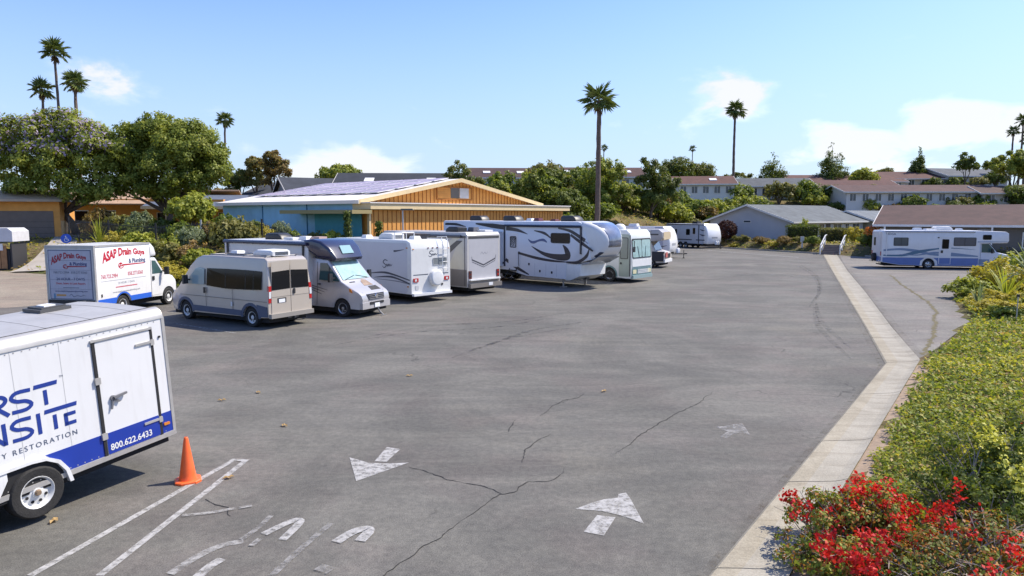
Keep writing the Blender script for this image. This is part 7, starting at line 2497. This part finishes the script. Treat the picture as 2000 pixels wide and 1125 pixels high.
limb_tree('dark_tree', 'dark tuft showing above the flat-topped trees', 'tree', (84.0, 128, 9), [(0, 0, 5.2, 1.3, 1.3, 1.3), (.9, 0, 4.2, 1.5, 1.4, 1.2), (-.8, 0, 4.0, 1.4, 1.4, 1.2)], 2850, .39, G_DARK, seed=39, trunk=.15)
limb_tree('dark_tree', 'large dark shrub mass at the end of the lower brown terrace', 'tree', (80.5, 108, 4.4), lobes_round(0, 0, 2.6, 3.4, 2.6, 14, 40), 7980, .32, [G_DARK, G_MID], mi=.3, seed=40, trunk=.15, low=-.9)

# ordinary shrubs: a few leaf masses shared by many plants -----------------
KINDS = {
    'lime': ([G_LIME], .15, 'lime green'), 'mid': ([G_MID], .15, 'leafy green'), 'dark': ([G_DARK], .15, 'dark green'), 'olive': ([G_OLIVE], .14, 'olive'),
    'dry': ([G_DRY], .13, 'dry brown'), 'yellow': ([G_YEL], .13, 'yellow-green'), 'grey': ([G_BLUE], .13, 'grey-green'), 'rust': ([G_BROWN], .14, 'rust-tinged')}
ORD = ['first', 'second', 'third', 'fourth', 'fifth', 'sixth', 'seventh', 'eighth', 'ninth', 'tenth', 'eleventh', 'twelfth', 'thirteenth', 'fourteenth', 'fifteenth', 'sixteenth', 'seventeenth', 'eighteenth', 'nineteenth', 'twentieth']
ORD += [f'twenty-{w}' for w in ORD[:9]] + ['thirtieth'] + [f'thirty-{w}' for w in ORD[:9]]


def shrub(kind, x, y, rx, h, label, group, seed=0, z=None):
    mats, lf, _ = KINDS[kind]
    t = thing('shrub', label, 'shrub', (x, y, (zt(x, y) if z is None else z) - .05), random.uniform(0, 6.28), group)
    me = bush_mesh((kind, seed % 2), mats, 2300, lf, seed % 2 + 7 * sum(map(ord, kind)))
    o = link('foliage', me, t)
    o.scale = (rx, rx, h)
    st = _CM.get('stems')
    if st is None:
        m = MB()
        for i in range(6):
            a = i * 1.05
            m.tube([(0, 0, -.05), (math.cos(a) * .15, math.sin(a) * .15, .25), (math.cos(a) * .4, math.sin(a) * .4, .7)], [.035, .025, .01], 5)
        st = _CM['stems'] = m.mesh('stems', BARK)
    s = link('stems', st, t)
    s.scale = (rx, rx, h)
    return t


def shrub_row(items, where, group):
    """items (kind, x, y, rx, h): numbered left to right as seen, per kind"""
    items = sorted(items, key=lambda q: q[1] / q[2])
    cnt = {}
    tot = {}
    for q in items:
        tot[q[0]] = tot.get(q[0], 0) + 1
    for i, (k, x, y, rx, h) in enumerate(items):
        cnt[k] = cnt.get(k, 0) + 1
        nm = KINDS[k][2]
        lab = f'{nm} shrub {where}' if tot[k] == 1 else f'{ORD[cnt[k] - 1]} {nm} shrub from the left {where}'
        shrub(k, x, y, rx, h, lab, group, i)


bank = []
bank += [('rust', -35.2, 58.5, 1.4, 2.4), ('yellow', -31.2, 49.8, 1.1, 1.1), ('yellow', -30.0, 52, 1.0, 1.3), ('olive', -32.4, 56.5, 1.6, 2.0), ('grey', -30.0, 55.5, 1.4, 2.2), ('mid', -29.4, 53, 1.2, 1.5), ('dark', -27.6, 54.0, 1.6, 1.5), ('lime', -27.0, 49.2, 1.5, 1.5), ('lime', -24.6, 47.0, 1.3, 1.3), ('olive', -25.6, 44.0, 1.2, 1.3), ('mid', -23.6, 48.8, 1.3, 1.7), ('olive', -22.4, 44.0, 1.5, 1.7), ('grey', -21.8, 46.6, 1.3, 1.6), ('dry', -20.3, 43.5, 1.2, 1.2), ('lime', -18.9, 41.6, 1.1, 1.0), ('olive', -17.9, 44.2, 1.6, 2.0), ('yellow', -16.3, 41.4, 1.2, 1.1), ('yellow', -18.5, 38.7, .9, .7), ('dry', -16.5, 38.9, 1.0, .7), ('olive', -15.0, 42.9, 1.4, 1.8), ('mid', -14.0, 41.9, 1.2, 1.3), ('dry', -20.8, 40.0, 1.1, .8), ('rust', -17.7, 40.3, 1.0, .8), ('yellow', -15.2, 38.3, .9, .6), ('grey', -13.4, 43.8, 1.3, 1.8), ('olive', -11.8, 43.0, 1.2, 1.6), ('dark', -11.2, 45.2, 1.3, 1.9), ('lime', -9.0, 45.6, 1.0, 1.6), ('mid', -10.0, 44.0, 1.0, 1.4), ('rust', -21.2, 48.3, 1.2, 1.5), ('mid', -19.6, 46.8, 1.2, 1.9), ('lime', -20.2, 49.8, 1.2, 1.5), ('olive', -27.9, 46.4, 1.2, 1.2), ('lime', -22.6, 50.6, 1.1, 1.3), ('mid', -18.4, 48.2, 1.1, 1.5), ('yellow', -17.0, 46.4, 1.0, 1.3), ('grey', -16.0, 47.6, .9, 1.5), ('mid', -14.6, 45.4, 1.1, 1.4), ('lime', -11.9, 45.4, 1.1, 2.1), ('olive', -13.6, 47.4, .9, 1.3), ('yellow', -24.0, 45.2, 1.2, 1.0), ('yellow', -21.4, 42.2, 1.1, .8), ('yellow', -19.6, 39.6, 1.0, .7), ('lime', -17.0, 39.6, 1.0, .8), ('lime', -22.6, 46.0, 1.3, 1.5)]
shrub_row(bank, 'on the bank behind the van', 'shrubs on the planted bank')
hill = [('lime', 8.8, 74.0, 2.4, 2.4), ('lime', 12.8, 82, 2.4, 2.2), ('lime', 10.4, 69.5, 2.0, 1.6), ('rust', 4.6, 70, 1.5, 1.9), ('dark', 3.2, 73, 2.6, 2.4), ('dark', 6.8, 74.6, 2.2, 2.0), ('mid', 14.6, 80.5, 1.9, 1.7), ('olive', 16.2, 86, 1.8, 1.7), ('mid', 13.6, 73.5, 2.0, 1.4), ('olive', 17.0, 80.5, 1.8, 1.3), ('dry', 18.6, 84.0, 1.8, 1.0), ('dry', 20.8, 92, 2.0, 1.0), ('mid', 20.6, 88.0, 1.6, 1.4), ('dry', 24.0, 98, 2.2, 1.1), ('olive', 22.4, 95.5, 1.8, 1.6), ('lime', 25.0, 104, 3.0, 3.0), ('mid', 28.6, 107, 3.0, 2.8), ('lime', 31.6, 108, 2.8, 2.8), ('mid', 34.2, 110.5, 2.8, 2.3), ('lime', 37.6, 112, 2.4, 2.2), ('olive', 27.0, 101.5, 2.2, 1.6), ('dark', 42.2, 113, 1.7, 1.7), ('dry', 44.4, 111, 2.6, 1.3), ('dry', 48.4, 111, 2.8, 1.1), ('mid', 30.5, 104, 2.2, 1.6), ('olive', 35.0, 105, 2.2, 1.4), ('dry', 40.0, 107, 2.2, 1.0), ('mid', 17.2, 77.0, 1.8, 1.2), ('olive', 0.4, 67.5, 1.6, 1.6), ('dry', 15.2, 77.5, 1.5, .9)]
for x_, y_, k_ in ((-4.5, 92, 'dark'), (-1.0, 95, 'mid'), (2.6, 94, 'lime'), (6.0, 95, 'dark'), (9.0, 100, 'mid'), (15.6, 99, 'olive'), (18.0, 101, 'mid'), (22.0, 104, 'dark'), (5.0, 101, 'olive'), (26.4, 111, 'mid'), (38.5, 117, 'mid'), (46.0, 118.5, 'olive'), (50.5, 118, 'mid')):
    hill.append((k_, x_, y_, 2.9, 3.6))
_r = random.Random(4)
for iy in range(5):
    for ix in range(9):
        x_ = 1.0 + ix * 4.4 + _r.uniform(-1.6, 1.6) + iy * 1.0
        y_ = float(np.interp(x_, [-12, 4, 14, 26, 44], [84, 71, 75, 97, 97])) + iy * 7.5 + _r.uniform(-3, 3)
        if y_ > 113 or (x_ > 22 and y_ < 101):
            continue
        hill.append((_r.choice(['lime', 'mid', 'mid', 'olive', 'dark', 'lime', 'olive', 'rust', 'mid', 'dry']), x_, y_, _r.uniform(2.4, 3.8), _r.uniform(2.0, 3.6)))
hill = [q for q in hill if lot_dist(np.array([q[1]]), np.array([q[2]]))[0][0] > .75 * q[3] and not (19 < q[1] < 27 and q[2] < 100)]
shrub_row(hill, 'on the slope right of the central palm', 'shrubs on the slope')
hill2 = [('mid', 64.0, 110, 2.2, 2.4), ('olive', 71.5, 110, 2.2, 2.2), ('mid', 75.0, 109.5, 2.0, 2.2), ('dark', 55.5, 119, 2.4, 2.8), ('lime', 51.0, 116, 2.2, 2.2), ('olive', 62.0, 119, 2.4, 2.6), ('dark', 53.5, 113, 1.6, 1.4), ('lime', 57.8, 112, 2.0, 2.0), ('dry', 60.6, 111, 2.4, 1.2), ('dark', 59.0, 105.5, 2.0, 2.0), ('mid', 62.8, 108, 1.8, 1.6), ('rust', 61.4, 110, 1.6, 1.5), ('mid', 66.5, 108, 1.7, 1.6), ('dark', 69.8, 108, 2.0, 1.9), ('mid', 73.0, 107, 2.3, 1.9), ('dark', 76.6, 106, 1.8, 1.6), ('lime', 79.0, 104, 1.9, 1.2), ('yellow', 86.0, 104, 3.0, 2.6), ('yellow', 83.2, 101, 2.4, 1.2), ('lime', 89.4, 106, 3.0, 2.6), ('dry', 80.0, 99, 2.4, .9), ('dark', 88.5, 145, 2.4, 2.6), ('dark', 92.5, 143, 2.2, 2.4), ('olive', 95.5, 141, 2.2, 2.2), ('dark', 99.5, 142, 2.4, 3.0)]
shrub_row(hill2, 'above the red-brown shingle roof', 'shrubs on the upper slope')

# garden before the grey house
BALL = thing('topiary_tree', 'maroon ball-shaped tree against the grey gable wall', 'tree', (27.3, 87.2, zt(27.3, 87.2)))
rngb = np.random.default_rng(5)
pp_ = sph(2600, rngb)
leaves('crown', pp_ * np.array([1.28, 1.28, 1.15]) * rngb.uniform(.86, 1.02, (2600, 1)) + np.array([0, 0, 1.62]), pp_ + rngb.normal(size=(2600, 3)) * .5, .22 * rngb.uniform(.7, 1.3, 2600), .6, G_WINE, BALL, rng=rngb)
MB().tube([(0, 0, -.2), (0, 0, .8), (0, 0, 1.6)], [.1, .09, .06], 7).build('trunk', BARK, BALL)


def hedge(label, x, y, yaw, L, D, h, mat, seed=0, cat='hedge', leaf=.13):
    """clipped hedge: leaves packed on the faces of a box with soft corners"""
    rng = np.random.default_rng(seed)
    t = thing('hedge', label, cat, (x, y, zt(x, y)), R(yaw))
    n = int(260 * (L * h + D * h + L * D))
    u = rng.uniform(-1, 1, (n, 3))
    ax = rng.choice(3, n, p=np.array([D * h, L * h, L * D * .6]) / (D * h + L * h + L * D * .6))
    sgn = rng.choice([-1, 1], n)
    u[np.arange(n), ax] = sgn * rng.uniform(.82, 1.04, n)
    u[(ax == 2), 2] = np.abs(u[(ax == 2), 2])
    p = u * np.array([L / 2, D / 2, h / 2]) + np.array([0, 0, h / 2])
    p += rng.normal(0, .04, (n, 3))
    d = rng.normal(size=(n, 3))
    d[np.arange(n), ax] += sgn * 1.0
    leaves('foliage', p, d, leaf * rng.uniform(.7, 1.3, n), .6, mat, t, rng=rng)
    MB().box((0, 0, h * .45), (L * .86, D * .8, h * .86)).build('inner_twigs', M('hedge_twigs', (.03, .035, .015), .95), t)
    return t


hedge('tall clipped box hedge at the corner of the grey house', 34.4, 81.0, 12, 3.6, 1.6, 1.9, G_DARK, 1)
hedge('lower olive hedge between the tall box hedge and the steps', 36.4, 77.6, 10, 2.6, 1.5, 1.6, G_OLIVE, 2)
hedge('long low dark hedge just right of the steps', 40.2, 72.5, -12, 5.4, 1.4, 1.1, G_DARK, 3)
hedge('rust-topped hedge behind the long low dark hedge', 41.4, 75.0, -12, 5.0, 1.4, 1.5, G_BROWN, 4)
gard = [('yellow', 38.2, 76.5, 1.2, 1.7), ('lime', 35.6, 83.0, .8, 2.4), ('mid', 36.9, 71.0, 1.2, 1.1), ('dark', 36.6, 68.6, 1.1, 1.0), ('mid', 38.8, 66.8, 1.2, 1.1), ('lime', 37.7, 65.6, .9, .7), ('yellow', 40.8, 65.2, 1.0, .7), ('mid', 33.0, 75.0, 1.0, .9), ('rust', 31.2, 78.5, 1.1, .9), ('olive', 32.4, 77.2, 1.0, .7), ('rust', 29.6, 81.6, 1.1, .8), ('yellow', 30.2, 79.4, .9, .6), ('olive', 28.4, 84.6, 1.1, .8), ('yellow', 27.4, 84.2, .8, .5), ('dark', 42.6, 66.2, 1.2, 1.5), ('olive', 27.5, 88.8, 1.2, .8), ('rust', 33.4, 80.6, 1.0, .9)]
shrub_row(gard, 'in the garden before the grey house', 'garden shrubs by the steps')
FL = thing('flame_shrub', 'bright orange flowering shrub just left of the drive motorhome roof', 'shrub', (36.2, 68.4, .9))
p_, d_ = clumps([(0, 0, 1.75, .7, .7, .5), (.5, 0, 1.5, .6, .6, .45), (-.5, 0, 1.4, .5, .5, .4)], 1500, 10, .35)
leaves('blossom', p_, d_, .15, .6, [G_ORNG, G_DARK], FL, (RNG.random(1500) < .2).astype(int))
MB().tube([(0, 0, -.2), (.05, 0, .8), (0, 0, 1.7)], [.06, .05, .02], 6).build('stem', BARK, FL)
p_, d_ = clumps([(0, 0, .7, .8, .8, .6)], 900, 10, .4)
leaves('foliage', p_, d_, .16, .6, G_DARK, FL)


# slender flowering stalks and strap-leaved plants by the hall
def strap_plant(label, x, y, h, n, mat, w=.07, spread=.9, z=None, trunk=0.0, name='strap_leaf_plant', seed=1, group=None, droop=.6):
    rng = np.random.default_rng(seed)
    t = thing(name, label, 'plant', (x, y, (zt(x, y) if z is None else z) - .03), 0, group)
    if trunk:
        MB().tube([(0, 0, -.2), (.04, 0, trunk * .5), (0, 0, trunk)], [.13, .11, .10], 8).build('trunk', BARKP, t)
    for i in range(n):
        az = i * 2.39996 + rng.normal(0, .2)
        e = R(rng.uniform(20, 85))
        L = h * rng.uniform(.75, 1.1)
        m = MB()
        A, B = [], []
        for k in range(6):
            f = k / 5
            r_ = L * f * math.cos(e) * spread
            zz = trunk + L * f * math.sin(e) - droop * L * f ** 2.2 * math.cos(e)
            ww = w * (1 - f ** 2) * .5 + .004
            c, s_ = math.cos(az), math.sin(az)
            A.append((c * r_ - s_ * ww, s_ * r_ + c * ww, zz + .015))
            B.append((c * r_ + s_ * ww, s_ * r_ - c * ww, zz + .015))
        m.strip(A, B)
        m.build('leaf', mat, t)
    return t


strap_plant('spiky pale agave on the bank above the camper van roof', -14.7, 40.7, .9, 22, G_BLUE, .10, 1.0, seed=2, droop=.15)
strap_plant('spiky lime yucca in front of the hall corner', -9.3, 44.6, 1.4, 30, G_LIME, .09, 1.0, seed=3, droop=.3)
strap_plant('clump of upright green sword leaves near the hut path', -32.6, 54.0, 2.6, 24, G_LIME, .14, .55, seed=4, droop=.25)
strap_plant('dark spiky plant against the blue wall', -14.2, 46.4, 1.6, 26, G_DARK, .08, .9, seed=5, droop=.3)
for k, (lab, x, y, h) in enumerate((('dark column of blossoms on a tall stalk against the hall canopy', -8.75, 45.0, 3.6), ('second dark stalk column, left of the hall canopy corner', -10.9, 45.4, 3.9))):
    t_ = thing('stalk_plant', lab, 'plant', (x, y, zt(x, y)), 0, 'dark stalks before the hall')
    MB().tube([(0, 0, -.2), (.05, 0, h * .5), (0, 0, h)], [.05, .04, .015], 6).build('stalk', BARK, t_)
    rg = np.random.default_rng(60 + k)
    zz = rg.uniform(h * .45, h, 700)
    a_ = rg.uniform(0, 6.28, 700)
    rr = rg.uniform(.05, .30, 700) * (1.1 - .5 * (zz / h - .45))
    pts_ = np.stack([np.cos(a_) * rr, np.sin(a_) * rr, zz], 1)
    dd = np.stack([np.cos(a_), np.sin(a_), rg.uniform(-.3, .8, 700)], 1)
    leaves('foliage', pts_, dd, .18 * rg.uniform(.7, 1.3, 700), .5, G_DARK, t_, rng=rg)

# right-hand bank ------------------------------------------------------------
strap_plant('strap-leaved plant on a short trunk at the right edge of the bank', 20.3, 26.6, 1.75, 42, G_BLUE, .10, 1.0, trunk=1.5, seed=7, droop=.55)
strap_plant('fountain of arching yellow-striped leaves behind the strap-leaved plant', 22.6, 31.0, 2.2, 46, G_LIME, .10, 1.0, seed=8, droop=.6)
strap_plant('smaller arching grey leaf clump beside the drive edge', 20.4, 29.6, 1.2, 30, G_BLUE, .08, 1.0, seed=9, droop=.6)
rbank = [('yellow', 24.6, 34.0, 1.5, 1.5), ('yellow', 22.6, 29.0, 1.2, .9), ('lime', 26.6, 35.6, 1.6, 1.7), ('lime', 22.2, 33.0, 1.2, .9), ('yellow', 21.2, 30.2, 1.0, .6), ('yellow', 29.8, 41.0, 1.4, 1.1), ('lime', 31.2, 40.4, 1.5, 1.5), ('olive', 21.2, 25.0, 1.0, .7), ('yellow', 19.9, 27.8, 1.0, .5), ('lime', 19.2, 26.2, .8, .4)]
shrub_row(rbank, 'on the bank right of the drive', 'shrubs on the right bank')


def cover():
    """low creeping ground cover of the right bank, denser and finer near the camera"""
    rng = np.random.default_rng(70)
    P_, n0 = [], 0
    X = rng.uniform(-1, 34, 1500000)
    Y = rng.uniform(4, 46, 1500000)
    s, ins = lot_dist(X, Y)
    d2 = X ** 2 + Y ** 2
    keep = (s > .16 + .16 * np.sin(X * 3.1) * np.sin(Y * 2.3)) & (s < 14) & (X / np.maximum(Y, .1) < .86) & (X / np.maximum(Y, .1) > .2) & (rng.random(len(X)) < np.clip(150 / d2, .06, 1))
    X, Y = X[keep], Y[keep]
    X, Y = X[:330000], Y[:330000]
    Z = height(X, Y)
    lump = .5 + .5 * np.sin(X * 1.7 + np.sin(Y * 1.3) * 2) * np.sin(Y * 1.9 + np.cos(X * 1.1) * 2)
    dist = np.hypot(X, Y)
    P_ = np.stack([X, Y, Z + rng.uniform(.0, .07, len(X)) + .13 * lump * rng.random(len(X))], 1)
    D_ = rng.normal(size=(len(X), 3)) * .8
    D_[:, 2] = np.abs(D_[:, 2]) + .5
    sz = (.024 + .0038 * dist) * rng.uniform(.6, 1.4, len(X))
    t = rng.random(len(X)) + .35 * (lump - .5)
    ids = np.where(t < .08, 2, np.where(t < .46, 0, np.where(t < .93, 1, 3)))
    o = leaves('ground_cover', P_, D_, sz, .55, [G_MID, G_LIME, G_DRY, G_YEL], None, ids, rng=rng)
    tag(o, 'creeping green ground cover spreading over the right-hand bank', 'ground cover', kind='stuff')
    # dry grass and weeds over the left bank, the slope and the far garden strip
    n = 46000
    X = rng.uniform(-42, 62, n * 6)
    Y = rng.uniform(30, 112, n * 6)
    s, ins = lot_dist(X, Y)
    right = (X > 14) & (Y < 50)
    keep = (s > .35) & (s < 45) & ~right
    X, Y = X[keep][:n], Y[keep][:n]
    Z = height(X, Y)
    P_ = np.stack([X, Y, Z + rng.uniform(0, .15, len(X))], 1)
    D_ = rng.normal(size=(len(X), 3)) * .7
    D_[:, 2] = np.abs(D_[:, 2]) + .6
    nz = np.sin(X * .35 + 1.3 * np.sin(Y * .22)) * np.sin(Y * .31 + X * .12) + rng.normal(0, .55, len(X))
    ids = np.where(nz > .55, 2, np.where(nz > -.05, 1, np.where(nz > -.7, 0, 3)))
    sz = .34 * rng.uniform(.5, 1.3, len(X))
    o = leaves('weeds', P_, D_, sz, .45, [G_OLIVE, G_LIME, G_DRY, G_YEL], None, ids, rng=rng)
    tag(o, 'mixed weeds and dry grass over the banks and the slope', 'weeds', kind='stuff')


cover()


def flowering_bush(name, label, loc, lobes, n, leaf, leafm, flm, frac, seed, twigs=40, bract=.05):
    rng = np.random.default_rng(seed)
    t = thing(name, label, 'shrub', loc)
    p, d = clumps(lobes, n, 26, .26, rng, inner=.3, low=-.4)
    p[:, 2] = np.maximum(p[:, 2], .02)
    leaves('foliage', p, d, leaf * rng.uniform(.6, 1.4, n), .62, leafm, t, rng.choice(len(leafm), n, p=[.4] + [.6 / (len(leafm) - 1)] * (len(leafm) - 1)) if len(leafm) > 1 else None, rng=rng)
    # blossom: shoots gathered in patches, bracts crowded at the tip of each shoot
    lb = np.array(lobes)
    ctr = lb[:, :3].mean(0)
    hi = p[(p[:, 2] > np.quantile(p[:, 2], .45))]
    npat = max(3, int(frac / 5))
    pc = hi[rng.choice(len(hi), npat)]
    c = np.repeat(pc, 5, 0) + rng.normal(0, .085, (npat * 5, 3))
    out = c - ctr + np.array([0, 0, .15])
    out /= np.linalg.norm(out, axis=1, keepdims=True)
    c = c + out * rng.uniform(.03, .10, (len(c), 1))
    kk = 24
    q = np.repeat(c, kk, 0) + rng.normal(0, .034, (len(c) * kk, 3))
    dq = rng.normal(size=q.shape) * .7 + np.repeat(out, kk, 0)
    leaves('flowers', q, dq, bract * rng.uniform(.6, 1.35, len(q)), .8, flm, t, rng=rng)['kind'] = 'stuff'
    m = MB()
    for i in range(twigs):
        l = lb[rng.integers(len(lb))]
        u = sph(1, rng)[0]
        u[2] = abs(u[2])
        e = l[:3] + u * l[3:6] * rng.uniform(.8, 1.25)
        e[2] = max(.08, e[2])
        b = np.array([l[0] * .7 + rng.normal(0, .15), l[1] * .7 + rng.normal(0, .15), 0])
        md = (b + e) / 2 + rng.normal(0, .07, 3)
        m.tube([b, md, e], [.009, .007, .003], 4)
    m.build('stems', M('twig_grey', (.36, .30, .25), .9, var=.25), t)
    return t


G_RUST = leafmat('leaf_rust_orange', [(.16, .07, .02), (.30, .13, .03), (.42, .22, .06)])
B0 = (4.02, 7.85)
flowering_bush('bougainvillea', 'red-flowering bougainvillea spilling onto the gutter in the lower right', (*B0, zt(*B0)), [(0, 0, .28, .6, .52, .32), (-.5, -.3, .15, .42, .5, .22), (.5, .1, .34, .5, .5, .34), (-.05, .45, .28, .52, .36, .3), (-.25, -.6, .2, .5, .42, .24)], 9500, .048, [G_MID, G_RUST, G_LIME], G_RED, 135, 81, 190, .046)
B1 = (4.75, 7.05)
flowering_bush('bougainvillea', 'twiggy brown bougainvillea with sparse red tips at the bottom edge', (*B1, zt(*B1)), [(0, 0, .2, .6, .5, .26), (.55, .25, .28, .5, .45, .28), (-.5, -.1, .18, .45, .45, .2), (.2, -.4, .2, .5, .4, .2)], 6000, .044, [G_MID, G_RUST, G_OLIVE], G_RED, 45, 82, 260, .044)
B2 = (6.05, 8.35)
flowering_bush('lantana_shrub', 'yellow-flowered green shrub in the lower right corner', (*B2, zt(*B2)), [(0, 0, .45, .6, .55, .42), (.5, .2, .55, .55, .5, .48), (-.45, .1, .32, .45, .42, .3), (.3, .7, .5, .55, .5, .42), (-.2, -.5, .35, .5, .45, .3), (1.0, .6, .6, .5, .5, .5)], 9000, .055, [G_DARK, G_DARK, G_MID], G_BRTY, 80, 83, 120, .05)
B3 = (7.9, 10.6)
flowering_bush('bougainvillea', 'scattered red-flowered shrub behind the yellow-flowered one', (*B3, zt(*B3)), [(0, 0, .28, .7, .6, .3), (.8, .3, .4, .65, .55, .4), (-.6, .1, .2, .5, .45, .2)], 8000, .055, [G_MID, G_OLIVE, G_LIME], G_RED, 40, 84, 90, .046)
# fallen leaves on the asphalt
LT = leafmat('fallen_leaf', [(.28, .17, .07), (.40, .27, .12), (.20, .12, .06)])
for k, (x, y) in enumerate([(-5.87, 15.45), (-6.44, 14.79), (-2.62, 17.11), (2.15, 15.58), (-4.43, 10.3), (-6.15, 8.78), (-4.44, 12.95)]):
    m = MB()
    a = random.uniform(0, 6)
    s_ = .10
    pts = [(math.cos(a + t) * s_ * r + x, math.sin(a + t) * s_ * r + y) for t, r in ((0, 1), (.6, .55), (1.6, .45), (2.6, .55), (math.pi, .9), (3.7, .5), (4.7, .5), (5.6, .5))]
    m.add([(px, py, .02 + .03 * (i % 2)) for i, (px, py) in enumerate(pts)] + [(x, y, .03)], [(i, (i + 1) % 8, 8) for i in range(8)])
    o = m.build('fallen_leaf', LT)
    tag(o, f'dry fallen leaf on the asphalt {["beyond the trailer, farther of two", "beyond the trailer, nearer of two", "in the middle of the lot", "in front of the right-hand cracks", "beside the tip of the double stripe", "against the trailer tyre", "between trailer corner and down-pointing arrow"][k]}', 'leaf', 'fallen leaves on the asphalt')
